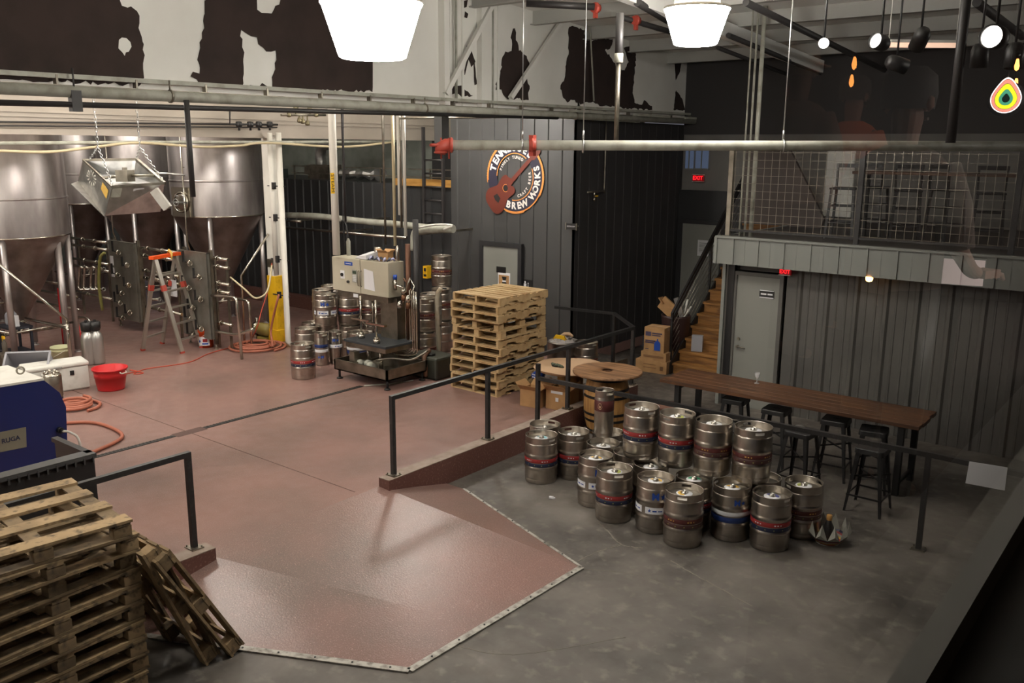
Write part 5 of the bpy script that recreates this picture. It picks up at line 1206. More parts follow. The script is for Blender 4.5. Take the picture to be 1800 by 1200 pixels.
# hoses
def coil(label, c, r, turns, mat_, rad, seed, tail=None, sx=1.0, sy=1.0):
    rnd = random.Random(seed); P = []; n = int(turns * 18); ph = [rnd.uniform(0, 6.28) for _ in range(4)]
    for i in range(n):
        a = i * 2 * PI / 18; k = i / n; rr = r * (.72 + .28 * math.sin(a * .11 + ph[0])) + .03 * math.sin(a * .37 + ph[1])
        P.append(c + V(rr * math.cos(a) * sx + .04 * math.sin(a * .13 + ph[2]), rr * math.sin(a) * sy, rad + (k * .09 if k < .9 else .08)))
    if tail: P += tail
    t = thing('hose_coil', label, 'hose', c); mb = MB(c); mb.tube(smoothpts(P, 2), rad, 8); mb.build('hose_run', mat_, t); return t
q = onz(452, 611, SZ); tip = ony(490, 518, 10.3)
coil('terracotta hose coiled on the floor at the yellow column guard', q, .5, 5.2, M['hose'], .022, 4, [onz(480, 610, SZ + .1), ony(476, 585, 10.3), ony(481, 555, 10.3), tip])
q = onz(132, 716, SZ); coil('terracotta hose coiled on the floor behind the blue machine', q, .42, 4.4, M['hose'], .024, 9)
P = smoothpts([onz(100, 744, SZ + .026), onz(160, 742, SZ + .026), onz(197, 752, SZ + .026), onz(215, 765, SZ + .026), onz(200, 778, SZ + .026), onz(150, 800, SZ + .026), onz(90, 830, SZ + .026)], 6)
pipe('hose', P, .024, M['hose'], 'single terracotta hose looping on the floor right of the blue machine', 'hose', 8)
P = smoothpts([onz(x, y, SZ + .01) for x, y in ((222, 657), (240, 652), (228, 650), (252, 655), (235, 657), (258, 648), (330, 637), (365, 622), (400, 612), (425, 606))], 6)
pipe('extension_cord', P, .009, M['cord'], 'thin orange cord tangled by the tub and running to the hose coil', 'cord', 6)
P = smoothpts([ony(405, 487, 9.6), ony(430, 508, 9.6), ony(447, 523, 9.7), ony(462, 520, 9.8), ony(472, 505, 10.0), ony(478, 465, 10.4)], 6); pipe('hose', P, .016, M['beige_hose'], 'thin pale hose sagging between the header pipes and the column', 'hose', 8)
P = smoothpts([ony(478, 462, 10.4), ony(474, 500, 10.2), ony(460, 545, 10.0), ony(452, 575, 9.9), onz(440, 600, SZ + .02)], 5); pipe('extension_cord', P, .01, M['cord'], 'orange cord hanging down from the column outlet', 'cord', 6)
q = ony(474, 462, 10.55); mb = MB(q); mb.bx(q.x - .05, q.x + .05, q.y - .03, q.y + .1, q.z - .08, q.z + .08); tag(mb.build('outlet_box', M['dullsteel']), 'small grey outlet box on the column above the guard', 'outlet')
# ================================================================ HANGING HEATER
C0 = dep(212, 325, 11.0)
t = thing('hanging_heater', 'open-topped galvanised metal heater hood hanging on chains by the tanks', 'heater', C0)
def H(px, py, d): return dep(px, py, d)
# corners of the hood: top rim back-left, back-right, front-right, front-left
TL, TR, FR, FL = H(146, 281, 11.5), H(240, 280, 11.4), H(289, 322, 10.7), H(197, 328, 10.5)
BL, BR, GR, GL = H(137, 318, 11.7), H(232, 340, 11.5), H(282, 372, 11.0), H(184, 379, 10.6)
NRM = (TR - TL).cross(FL - TL).normalized()
def sheet(mb, a, b, c, d, th=.008):
    n = (b - a).cross(d - a).normalized() * th; mb.add([a, b, c, d, a + n, b + n, c + n, d + n], [(3, 2, 1, 0), (4, 5, 6, 7), (0, 1, 5, 4), (1, 2, 6, 5), (2, 3, 7, 6), (3, 0, 4, 7)])
GLL = H(125, 323, 11.4)
mb = MB(C0); sheet(mb, TL, FL, GL, BL); sheet(mb, BL, GL, GL + (GLL - BL) * .0 + V(0, 0, -.01), GLL); mb.build('left_side', M['galv'], t)
mb = MB(C0); sheet(mb, FL, FR, GR, GL); mb.build('front_side', M['galv'], t)
mb = MB(C0); sheet(mb, FR, TR, BR, GR); sheet(mb, TR, TL, BL, BR); mb.build('back_side', M['galv'], t)
mb = MB(C0); mb.bar(TL, TR, .03); mb.bar(TR, FR, .035); mb.bar(FR, FL, .03); mb.bar(FL, TL, .02); mb.build('rim', M['dullsteel'], t)
mb = MB(C0); lo = .5; ins = [TL.lerp(BL, lo), TR.lerp(BR, lo), FR.lerp(GR, .12), FL.lerp(GL, .1)]; sheet(mb, *ins); mb.build('inner_tray', M['galv'], t)
mb = MB(C0); q = FL.lerp(FR, .42) .lerp(TL.lerp(TR, .5), .35) + V(0, 0, -.0); mb.box(q, (.16, .16, .14), .5); mb.tube([q, FL.lerp(TL, .3)], .018, 8); mb.tube([q, FR.lerp(TR, .3)], .018, 8); mb.cyl(q, q + V(0, 0, .1), .03, 10); mb.build('gas_valve', M['dullsteel'], t)
mb = MB(C0); n_ = (FR - FL).cross(GL - FL).normalized() * -.011; 
def onF(u, v): return FL.lerp(FR, u).lerp(GL.lerp(GR, u), v) - n_ * .0 + (CAM - C0).normalized() * .018
for (u0, u1, v0, v1, mi) in ((.02, .2, .06, .38, 0), (.42, .62, .12, .34, 1), (.42, .6, .42, .68, 0)): mb.add([onF(u0, v0), onF(u1, v0), onF(u1, v1), onF(u0, v1)], [(0, 3, 2, 1)], mi)
mb.build('rating_label', [M['greypipe'], M['paper']], t)
mb = MB(C0)
def onL(u, v): return TL.lerp(FL, u).lerp(BL.lerp(GL, u), v) + (CAM - C0).normalized() * .02
mb.add([onL(.72, .12), onL(.93, .2), onL(.93, .5), onL(.72, .38)], [(0, 3, 2, 1)], 1)
for k in range(12): a = k * PI / 6; mb.add([onL(.38 + .05 * math.cos(a), .34 + .08 * math.sin(a)), onL(.38 + .17 * math.cos(a), .34 + .26 * math.sin(a)), onL(.38 + .17 * math.cos(a + .25), .34 + .26 * math.sin(a + .25))], [(0, 1, 2)], 0)
mb.build('left_label', [M['white'], M['ylw']], t)
q = H(283, 350, 10.6); mb = MB(C0); R3 = Matrix.Rotation(.5, 3, 'Y'); mb.box(q, (.1, .06, .26), 0, 0, Matrix.Rotation(YAW, 3, 'Z') @ Matrix.Rotation(-.6, 3, 'Y')); mb.build('side_box', M['white'], t)
def chain(mb, a, b, r=.014):
    d = b - a; L = d.length; n = max(2, int(L / .055)); d.normalize(); u = d.orthogonal().normalized(); w = d.cross(u)
    for i in range(n):
        c = a + d * (i + .5) * L / n; x = u if i % 2 else w; h = L / n * .62
        mb.tube([c - d * h + x * 0, c - d * h * .5 + x * r, c + d * h * .5 + x * r, c + d * h, c + d * h * .5 - x * r, c - d * h * .5 - x * r], .004, 4, closed=True)
J1, J2 = H(172, 258, 11.0), H(246, 258, 11.0); 
for (a, b) in ((J1, V(J1.x, J1.y, 4.62)), (J2, V(J2.x, J2.y, 4.62)), (J1, TL + (TR - TL) * .12), (J1, FL + (FR - FL) * .02), (J2, TR), (J2, FR)):
    mb = MB(C0); chain(mb, Vector(a), Vector(b)); 
    if b.z > 4.6: mb.cyl(b, V(b.x, b.y, 7.4), .006, 6)
    mb.build('chain', M['galv'], t)
pipe('heater_gas_line', smoothpts([FR.lerp(TR, .4), H(290, 305, 10.9), H(325, 308, 11.0)], 4), .012, M['galv'], 'flexible gas line between the hanging heater and the black pipe', 'hose', 8)
# gas train near the column
q = onx(440, 214, -13.6); P = [onx(404, 187, -13.6), onx(404, 218, -13.6), onx(488, 219, -13.6)]
t = pipe('gas_train', P, .018, M['blackpipe'], 'black gas pipe with regulators near the column top', 'pipe', 8)
mb = MB(P[0]); 
for px in (440, 455, 420, 474): q = onx(px, 219, -13.6); mb.lathe([(0, -.05), (.05, -.04), (.06, 0), (.05, .05), (0, .06)], q, 12); mb.cyl(q, q - V(0, 0, .1), .02, 8)
mb.build('regulator', M['black'], t)
P = [onx(494, 202, -13.2), onx(572, 202, -13.2)]; t = pipe('steam_valve_train', P, .022, M['dullsteel'], 'steel valve train bridging the column and the steam pipe', 'pipe', 8)
mb = MB(P[0]); 
for k, (px, dz) in enumerate(((508, 0), (520, .1), (532, -.12), (545, .12), (556, 0), (540, -.15), (526, -.1))): q = onx(px, 202, -13.2) + V(0, 0, dz); mb.lathe([(0, -.04), (.04, -.03), (.045, 0), (.03, .05), (0, .06)], q, 10); mb.cyl(q, V(q.x, q.y, P[0].z), .014, 6)
mb.build('valve_body', mat('brass_dull', (128, 120, 96), .4, .8), t)
mb = MB(P[0]); a = onx(524, 195, -13.2); mb.cyl(a, a + V(.0, 0, .5), .01, 6); mb.build('hanger', M['dullsteel'], t)
# ================================================================ KEG FILLER
yf = 10.0; X0, X1 = ony(583, 450, yf).x, ony(683, 520, yf).x; zt_, zb_ = 2.2, 1.62
o = V((X0 + X1) / 2, yf + .25, SZ); t = thing('keg_filler', 'steel keg filling machine under the beige control cabinet', 'machine', o)
tx0, tx1, ty0, ty1 = -11.42, -10.14, 9.5, 10.42
mb = MB(o); 
mb.bx(tx0, tx1, ty0, ty0 + .03, .38, .56); mb.bx(tx0, tx1, ty1 - .03, ty1, .38, .56); mb.bx(tx0, tx0 + .03, ty0, ty1, .38, .56); mb.bx(tx1 - .03, tx1, ty0, ty1, .38, .56); mb.bx(tx0, tx1, ty0, ty1, .38, .40)
mb.bx(tx0 + .45, tx0 + .48, ty0, ty1, .52, .56); mb.build('drip_tray', M['dullsteel'], t)
for (x, y) in ((tx0 + .06, ty0 + .06), (tx1 - .06, ty0 + .06), (tx0 + .06, ty1 - .06), (tx1 - .06, ty1 - .06)): mb = MB(o); mb.cyl((x, y, SZ + .02), (x, y, .38), .02, 10); mb.lathe([(0, 0), (.055, 0), (.045, .02), (.02, .03), (0, .03)], (x, y, SZ), 16); mb.build('foot', M['black'], t)
mb = MB(o); mb.bx(tx0 + .12, tx1 - .15, ty0 + .12, ty1 - .12, .86, .90); mb.bx(tx0 + .14, tx1 - .17, ty0 + .14, ty1 - .14, .78, .86, 1); mb.build('keg_platform', [mat('dark_plate', (52, 56, 60), .5), M['dullsteel']], t, .004)
for x in (-11.0, -10.7): mb = MB(o); mb.cyl((x, 9.9, .42), (x, 9.9, .8), .035, 12); mb.build('lift_rod', M['pipe'], t)
for k, (x, y) in enumerate(((-11.12, 9.86), (-10.62, 9.74))):
    mb = MB(o); mb.cyl((x, y, .9), (x, y, .97), .06, 16); mb.cyl((x, y, .97), (x, y, 1.0), .04, 12); mb.cyl((x, y, 1.0), (x, y, 1.62), .018, 8); mb.bx(x - .22, x + .22, y - .03, y + .03, 1.2, 1.23); mb.build('filling_head', M['pipe'], t)
mb = MB(o); mb.bx(-10.95, -10.55, 10.15, 10.4, .4, 1.6); mb.build('column', M['dullsteel'], t)
for k in range(6): mb = MB(o); x = -10.5 + k * .07; mb.tube(smoothpts([(x, 10.3 - k * .02, 1.75), (x, 10.3 - k * .02, .9), (x, 10.3 - k * .02, .75), (x - .1, 10.2, .68), (x - .35, 10.1, .66)], 3), .015, 8); mb.build('product_pipe', M['pipe'], t)
for k in range(2): mb = MB(o); x = -11.3 + k * .22; mb.cyl((x, 10.3, .9), (x, 10.3, 1.62), .022, 10); mb.build('guide_rod', M['pipe'], t)
for k, (x, y) in enumerate(((-10.95, 9.7), (-10.82, 9.75), (-10.68, 9.68))): mb = MB(o); mb.lathe([(0, -.09), (.05, -.08), (.06, -.02), (.06, .05), (.04, .09), (0, .1)], (x, y, .52), 14, 0, Matrix.Rotation(1.2, 3, 'X')); mb.build('valve_actuator', M['greypipe'], t)
mb = MB(o); mb.bx(-11.12, -11.0, 9.58, 9.7, .45, .72); mb.build('junction_box', M['dullsteel'], t)
mb = MB(o); mb.tube(smoothpts([(-10.6, 9.7, .62), (-10.4, 9.85, .66), (-10.2, 10.1, .62), (-10.05, 10.35, .75)], 5), .02, 8); mb.tube(smoothpts([(-11.0, 9.9, 1.1), (-11.3, 10.0, 1.18), (-11.5, 10.2, 1.2)], 4), .02, 8); mb.build('hose_line', M['dullsteel'], t)
mb = MB(o); mb.bx(X0 + .1, X1 - .05, yf + .03, yf + .33, zb_ - .1, zb_); mb.bx(X0 + .5, X0 + .62, yf + .025, yf + .03, zb_ - .08, zb_ - .02, 1); mb.build('cabinet_shelf', [M['dullsteel'], M['paper']], t)
for k in range(5): mb = MB(o); x = X1 + .1 + .05 * k; z = 1.5 + .12 * (k % 3); mb.lathe([(0, -.06), (.04, -.05), (.05, 0), (.03, .06), (0, .07)], (x, yf + .15 + .05 * (k % 2), z), 12); mb.tube([(x, yf + .2, z), (x, yf + .3, z + .2), (x - .1, yf + .3, z + .3)], .014, 6); mb.build('side_valve', mat('copper_dull', (122, 88, 66), .4, .8) if k % 2 else M['pipe'], t)
mb = MB(o); mb.tube([(X1 + .16, yf + .3, .9), (X1 + .16, yf + .3, 2.5)], .045, 12); mb.tube([(X1 + .3, yf + .35, .75), (X1 + .3, yf + .35, 2.9)], .05, 12, 1); mb.build('riser_pipe', [mat('rusty_pipe', (96, 66, 50), .5, .6), M['blackpipe']], t)
# cabinet
oc = V((X0 + X1) / 2, yf, zb_); t = thing('control_cabinet', 'beige two-door control cabinet with a keypad above the keg filler', 'cabinet', oc)
mb = MB(oc); mb.bx(X0, X1, yf + .02, yf + .36, zb_, zt_); mb.build('cabinet_body', M['cabinet'], t, .004)
xm = (X0 + X1) / 2 + .02
for a, b in ((X0, xm - .004), (xm + .004, X1)): mb = MB(oc); mb.bx(a + .005, b - .0, yf, yf + .02, zb_ + .005, zt_ - .005); d = mb.build('door', M['cabinet'], t, .004); 
for x in (xm - .03, xm + .03): mb = MB(oc); mb.tube([(x, yf, 1.75), (x, yf - .03, 1.76), (x, yf - .03, 2.0), (x, yf, 2.01)], .008, 6); mb.build('door_handle', M['dullsteel'], t)
mb = MB(oc); mb.bx(X0 + .33, X0 + .53, yf - .004, yf, 2.08, 2.14); mb.bx(X0 + .36, X0 + .50, yf - .006, yf - .004, 2.104, 2.116, 1); mb.build('name_plate', [M['bluelabel'], M['paper']], t)
mb = MB(oc); mb.bx(X0 + .22, X0 + .32, yf - .006, yf, 1.84, 1.98); mb.build('switch_plate', M['paper'], t); mb = MB(oc); mb.cyl((X0 + .27, yf, 1.91), (X0 + .27, yf - .03, 1.91), .028, 14); mb.cyl((X0 + .42, yf, 1.8), (X0 + .42, yf - .03, 1.8), .022, 14); mb.build('rotary_switch', M['black'], t)
mb = MB(oc); mb.bx(X0 + .52, X0 + .64, yf - .008, yf, 1.8, 2.02); mb.bx(X0 + .535, X0 + .625, yf - .010, yf - .008, 1.95, 2.0, 1)
for r_ in range(4):
    for c_ in range(3): mb.bx(X0 + .54 + c_ * .03, X0 + .56 + c_ * .03, yf - .012, yf - .008, 1.82 + r_ * .028, 1.84 + r_ * .028, 2)
mb.build('keypad', [mat('keypad_grey', (160, 160, 150), .5), mat('lcd', (60, 74, 60), .3), M['paper']], t)
mb = MB(oc); mb.add([(xm + .1, yf - .006, 2.06), (xm + .33, yf - .012, 2.03), (xm + .36, yf - .004, 1.7), (xm + .1, yf - .008, 1.72)], [(0, 3, 2, 1)]); mb.build('taped_sheet', M['paper'], t)
mb = MB(oc); mb.cyl((X1 + .06, yf + .1, 1.75), (X1 + .06, yf + .1, 1.93), .03, 12); mb.cyl((X1 + .06, yf + .1, 1.93), (X1 + .06, yf + .1, 2.0), .034, 12, 1); mb.bx(X1, X1 + .06, yf + .09, yf + .11, 1.86, 1.9); mb.tube(smoothpts([(X1 + .06, yf + .1, 1.86), (X1 + .15, yf + .05, 1.84), (X1 + .26, yf + .1, 1.8)], 4), .014, 8); mb.build('air_regulator', [M['pipe'], M['bluelabel']], t)
# things on the cabinet
zc = zt_
mb = MB((X0 + .72, yf + .2, zc)); mb.add([(X0 + .55, yf + .06, zc + .01), (X0 + .85, yf + .02, zc + .01), (X0 + .95, yf + .3, zc + .01), (X0 + .62, yf + .34, zc + .01), (X0 + .55, yf + .06, zc + .03), (X0 + .85, yf + .02, zc + .08), (X0 + .95, yf + .3, zc + .16), (X0 + .62, yf + .34, zc + .1)], [(3, 2, 1, 0), (4, 5, 6, 7), (0, 1, 5, 4), (1, 2, 6, 5), (2, 3, 7, 6), (3, 0, 4, 7)]); tag(mb.build('paper_stack', M['paper']), 'open binder of white papers lying on the cabinet', 'papers')
carton('small open carton on top of the control cabinet', (X1 - .28, yf + .22, zc), (.2, .16, .14), .2, True)
mb = MB((X1 - .05, yf + .1, zc)); rnd = random.Random(8)
for k in range(9): c = V(X1 - .5 + k * .06, yf + .1 + rnd.uniform(-.04, .08), zc + .03); mb.tube([c, c + V(rnd.uniform(-.06, .06), rnd.uniform(-.05, .05), .03), c + V(rnd.uniform(-.08, .08), -.06, -.01)], [.025, .022, .012], 7, k % 2)
tag(mb.build('rubber_gloves', [mat('lilac_glove', (160, 160, 190), .6), mat('dark_glove', (56, 60, 74), .6)]), 'pile of used lilac and dark gloves on the cabinet edge', 'gloves')
for k, (x, h, lab) in enumerate(((X0 + .12, .3, 'upright clear tube cylinder on the cabinet beside the steam pipe'), (X1 - .06, .26, 'small steel canister standing at the right on the cabinet'), (X0 + .86, .2, 'short steel can standing at the back of the cabinet'))):
    mb = MB((x, yf + .28, zc)); mb.lathe([(0, 0), (.035, 0), (.037, .01), (.037, h - .06), (.02, h - .02), (.015, h), (0, h)] if k != 2 else [(0, 0), (.06, 0), (.06, h), (0, h)], (x, yf + .28, zc), 18); tag(mb.build('canister', M['pipe'] if k else M['greypipe']), lab, 'canister')
# dark jerrycan box and grey hose right of filler
q = onz(752, 668, SZ); t = thing('floor_tank', 'dark green-black plastic tank on the floor right of the filler', 'tank', (q.x - .2, q.y + .3, SZ))
mb = MB(); mb.bx(-.36, .36, -.26, .26, 0, .38); mb.build('tank_body', mat('green_black_plastic', (58, 60, 50), .5, n=(4, (40, 42, 36), .4, .7)), t, .04)
mb = MB(); mb.cyl((.1, -.1, .38), (.1, -.1, .42), .07, 16); mb.build('cap', M['black'], t)
mb = MB(); mb.tube(smoothpts([(.12, -.27, .05), (.15, -.3, .2), (.1, -.28, .38), (.05, -.1, .46)], 5), .04, 10); mb.build('fitting', mat('rust_brown', (104, 74, 54), .6), t)
a, b = ony(768, 528, 11.0), ony(772, 622, 11.0); pipe('drain_hose', smoothpts([a + V(0, .1, .2), a, b, V(b.x + .02, b.y - .03, SZ + .3)], 5), .04, mat('stained_pipe', (176, 168, 150), .6, n=(4, (130, 112, 84), .45, .7)), 'grey-white vertical hose between the keg stacks and the pallets', 'hose')
q = ony(750, 478, 13.45); mb = MB(q); mb.bx(q.x - .06, q.x + .06, 13.4, 13.57, q.z - .13, q.z + .13); mb.bx(q.x - .03, q.x + .03, 13.394, 13.4, q.z + .02, q.z + .09, 1); mb.bx(q.x - .04, q.x + .04, 13.394, 13.4, q.z - .09, q.z - .04, 1); o_ = mb.build('warning_sign', [M['yellow'], M['black']]); tag(o_, 'small yellow warning sign behind the three-high kegs', 'sign')
# crumbs under the filler
mb = MB((tx1 - .5, ty0 - .05, SZ)); rnd = random.Random(5)
P = smoothpts([onz(640, 678, SZ + .012), onz(690, 674, SZ + .012), onz(726, 668, SZ + .012)], 4); pipe('drain_tube', P, .012, M['greypipe'], 'thin pale tube lying on the floor under the filler', 'hose', 6)
# ================================================================ BLUE MACHINE AND CRATE (left edge)
c0 = onz(60, 800, SZ)
t = thing('blue_machine', 'dark blue boxy machine with a white top at the left edge', 'machine', (-10.6, 3.9, SZ)); o = t.location
# profile in y-z, extruded along x
yb, yfz = 4.42, 3.0
def bm(px, py): return onx(px, py, -9.98)
prof = [bm(118, 820), bm(116, 715), bm(105, 690), bm(77, 668), bm(-60, 690), bm(-60, 860), bm(60, 900)]
prof = [V(-9.98, p.y, max(p.z, SZ)) for p in prof]; prof[0].z = SZ; prof = prof[:5] + [V(-9.98, prof[4].y, SZ)]
mb = MB(o); mb.prism(prof, (-.9, 0, 0)); mb.build('housing', M['blue'], t)
a, b = prof[3], prof[4]; mb = MB(o); mb.prism([a + V(.01, 0, .0), b + V(.01, 0, 0), b + V(.01, 0, .025), a + V(.01, 0, .025)], (-.93, 0, 0)); mb.build('white_top', M['white'], t)
pl = [bm(-30, 765), bm(45, 750), bm(46, 785), bm(-30, 800)]; mb = MB(o); mb.prism([V(-9.975, p.y, p.z) for p in pl][::-1], (.006, 0, 0)); ctr = (pl[0] + pl[2]) / 2; c2 = bm(18, 772)
mb.text('RUGA', .07, lambda v: V(-9.965, c2.y + v.x, c2.z + v.y), 1, bold=.002); mb.build('name_plate', [mat('plate_olive', (120, 116, 100), .5), M['navyband']], t)
p = bm(104, 755); mb = MB(o); mb.cyl((-9.98, p.y, p.z), (-9.92, p.y, p.z), .035, 16); mb.cyl((-9.92, p.y, p.z), (-9.89, p.y, p.z), .025, 12); mb.build('cable_gland', M['black'], t)
P = smoothpts([V(-9.9, p.y, p.z), V(-9.84, p.y + .06, p.z - .02), V(-9.82, p.y + .14, p.z - .15), V(-9.83, p.y + .15, SZ + .03)], 5); pipe('power_cable', P, .014, M['white'], 'white cable dropping from the blue machine to the floor', 'cable', 8)
q = bm(52, 661); mb = MB(o); ring(mb, V(-10.2, q.y, q.z + .03), (1, 0, 0), .04, .01); mb.build('lifting_eye', M['dullsteel'], t)
# black plastic crate lid standing by the railing
a, b = onx(-30, 838, -7.75), onx(162, 797, -7.75)
t = thing('plastic_crate', 'black ribbed plastic crate standing behind the near pallets', 'crate', (-7.75, b.y - .5, SZ)); o = t.location; zt2 = onx(160, 798, -7.75).z; yb2 = onx(162, 797, -7.75).y
mb = MB(o); mb.bx(-7.78, -7.72, yb2 - 1.1, yb2, SZ, zt2); mb.build('crate_wall', M['black'], t)
mb = MB(o); mb.bx(-7.83, -7.69, yb2 - 1.1, yb2 + .01, zt2 - .02, zt2 + .02)
for k in range(14): y = yb2 - k * .08; mb.bx(-7.71, -7.685, y - .03, y - .015, zt2 - .06, zt2)
mb.build('crate_rim', mat('crate_rim_grey', (58, 58, 58), .5), t)
mb = MB(o); mb.bx(-8.4, -7.78, yb2 - .04, yb2, SZ, zt2); mb.bx(-8.44, -7.75, yb2 - .05, yb2 + .01, zt2 - .02, zt2 + .02); mb.build('crate_wall', M['black'], t)
# ================================================================ MEZZANINE, STAIRS, SIGNS
# mesh guard on the mezzanine edge
yr = 12.86; xa = ony(1286, 300, yr).x; zr = 4.06
t = thing('mesh_guard_rail', 'tall wire mesh guard along the mezzanine edge above the grey fascia', 'railing', (xa, yr, MZ)); o = t.location
for x in (xa, xa + 1.95, xa + 3.9, xa + 5.85):
    mb = MB(o); mb.bx(x - .035, x + .035, yr - .03, yr + .03, MZ, zr); mb.build('post', M['dullsteel'] if x == xa else M['railblk'], t)
mb = MB(o); mb.bx(xa, xa + 5.9, yr - .03, yr + .03, zr, zr + .05); mb.bx(xa, xa + 5.9, yr - .015, yr + .015, MZ + .1, MZ + .13); mb.build('rail', M['railblk'], t)
mb = MB(o); n = int(5.8 / .115)
for i in range(n): x = xa + .06 + i * .115; mb.bx(x - .0022, x + .0022, yr - .0022, yr + .0035, MZ + .13, zr)
for i in range(11): z = MZ + .14 + i * .115; mb.bx(xa, xa + 5.85, yr - .0075, yr - .0005, z - .0022, z + .0022)
mb.build('wire_mesh', M['dullsteel'], t)
# pale panels and the dark slanted panel behind the mesh
a, b = ony(1440, 268, 17.3), ony(1560, 400, 17.3)
mb = MB(); mb.bx(ony(1452, 300, 17.3).x, ony(1500, 300, 17.3).x, 17.32, 17.38, 2.8, 4.1); st(mb, 'trim_5', M['whitewall'])
P = [ony(1312, 262, 15.5), ony(1388, 262, 15.5), ony(1448, 385, 15.5), ony(1442, 402, 15.5), ony(1300, 415, 15.5)]
for p in P: p.z = max(p.z, MZ)
mb = MB(P[0]); mb.prism(P, (0, .08, 0)); tag(mb.build('slanted_partition', mat('dark_brown_board', (62, 54, 50), .7)), 'dark slanted board partition on the mezzanine behind the mesh', 'partition')
# conduits at the mezzanine corner
for k, (px, l) in enumerate(((1313, 'leftmost'), (1322, 'middle'), (1333, 'rightmost, thickest'))):
    q = ony(px, 200, 13.2); pipe('conduit', [V(q.x, 13.2, roofz(13.2) - .02), V(q.x, 13.2, MZ)], (.014, .018, .035)[k], M['greypipe'], '%s vertical conduit rising from the mezzanine corner to the roof' % l, 'conduit', 8, 'vertical conduits at the mezzanine corner')
# tall chairs on the mezzanine
def make_chair(lab):
    t = thing('bar_chair', lab, 'chair', (0, 0, 0), 0, 'tall black chairs on the mezzanine'); h = .76
    mb = MB(); mb.box((0, 0, h), (.38, .38, .03)); mb.build('seat', M['black'], t, .01)
    for a in (-1, 1):
        for b in (-1, 1): mb = MB(); mb.bar((a * .16, b * .16, h), (a * .2, b * .2, 0), .035, .035); mb.build('leg', M['black'], t)
    for a in (-1, 1): mb = MB(); mb.bar((a * .17, .18, h), (a * .18, .22, h + .36), .03, .03); mb.build('back_post', M['black'], t)
    mb = MB(); mb.bar((-.2, .22, h + .34), (.2, .22, h + .34), .02, .06); mb.build('backrest', M['black'], t)
    for z in (.25, .5): mb = MB(); f = .19 if z < .3 else .175; [mb.bar(p, q, .012, .02) for p, q in (((-f, -f, z), (f, -f, z)), ((-f, f, z), (f, f, z)), ((-f, -f, z), (-f, f, z)), ((f, -f, z), (f, f, z)))]; mb.build('footrest', M['black'], t)
    return t
ch = make_chair('tall black chair on the mezzanine, leftmost beside the slanted partition'); q = ony(1478, 420, 13.9); ch.location = (q.x, 13.9, MZ); ch.rotation_euler.z = .1
for px, y, rz, lab in ((1530, 14.7, PI, 'tall black chair on the mezzanine, second from the slanted partition'), (1590, 13.9, .3, 'tall black chair on the mezzanine, third from the slanted partition'), (1660, 14.6, 2.6, 'tall black chair on the mezzanine, fourth from the slanted partition'), (1735, 13.9, .2, 'tall black chair on the mezzanine, farthest from the slanted partition')):
    q = ony(px, 400, y); dup(ch, (q.x, y, MZ), rz, lab)
x0 = ony(1500, 400, 14.3).x; t = thing('high_table', 'long dark high table on the mezzanine among the tall chairs', 'table', (x0 + 1.3, 14.3, MZ))
mb = MB(); mb.bx(-1.3, 1.3, -.28, .28, .98, 1.02); mb.build('tabletop', M['plank'], t)
for a in (-1.2, 1.2):
    for b in (-.22, .22): mb = MB(); mb.bx(a - .025, a + .025, b - .025, b + .025, 0, .98); mb.build('leg', M['black'], t)
# stairs
t = thing('wooden_stairs', 'wooden stairs with black stringers climbing beside the grey container', 'stairs', (-7.15, 14.3, 0)); o = t.location
NS = 13
for i in range(NS):
    z = .2 * (i + 1); y = 14.3 + .225 * i; mb = MB(o); mb.bx(-7.62, -6.66, y - .03, y + .25, z - .045, z); mb.bx(-7.6, -6.68, y, y + .02, z - .2, z - .045); mb.build('step', M['step'], t)
for x in (-7.64, -6.64):
    mb = MB(o); a = V(x, 14.22, 0.0); b = V(x, 14.3 + .225 * NS, .2 * NS); mb.prism([a, V(x, 14.5, 0), b + V(0, 0, -.25), b, a + V(0, 0, .2)], (.03 if x < -7 else -.03, 0, 0)); mb.build('stringer', M['black'], t)
t = thing('stair_railing', 'black cable railing on the open side of the wooden stairs', 'railing', (-7.68, 14.3, 0)); o = t.location
def sp(y, h): return V(-7.68, y, (y - 14.3) / .225 * .2 + h)
for y in (14.32, 15.75, 17.1): mb = MB(o); mb.bx(-7.7, -7.66, y - .02, y + .02, 0 if y < 15 else sp(y, .05).z, sp(y, 1.1).z); mb.build('post', M['black'], t)
for h in (1.1, .98): mb = MB(o); mb.bar(sp(14.3, h), sp(17.2, h), .04, .04); mb.build('rail', M['black'], t)
for h in (.2, .33, .46, .59, .72, .85): mb = MB(o); mb.tube([sp(14.32, h), sp(17.1, h)], .005, 6); mb.build('cable', M['dullsteel'], t)
q = V(-7.62, 14.75, .4); mb = MB(q); mb.box((-7.3, 14.62, .56), (.2, .1, .3), .3); tag(mb.build('clear_packaging', M['tub']), 'crumpled clear packaging left on the lower stairs', 'packaging')
# exit signs
def exit_sign(lab, c, w, d=(0, -1, 0)):
    t = thing('exit_sign', lab, 'exit sign', c); h = w * .55
    mb = MB(); mb.bx(-w / 2, w / 2, 0, .05, -h / 2, h / 2); mb.build('sign_box', M['exitbox'], t)
    mb = MB(); mb.text('EXIT', h * .86, lambda v: V(v.x, -.004, v.y - h * .0), bold=h * .015); mb.build('lettering', M['exit'], t)
    mb = MB(); mb.bx(-w / 2 - .01, w / 2 + .01, .0, .055, -h / 2 - .01, -h / 2); mb.bx(-w / 2 - .01, w / 2 + .01, .0, .055, h / 2, h / 2 + .01); mb.build('sign_frame', M['white'], t); return t
q = ony(1225, 313, 17.2); exit_sign('lit red exit sign above the dark passage door', (q.x, 17.24, q.z), .24)
q = ony(1378, 478, 12.95); exit_sign('lit red exit sign under the grey fascia by the container door', (q.x, 12.98, q.z - .0), .17)
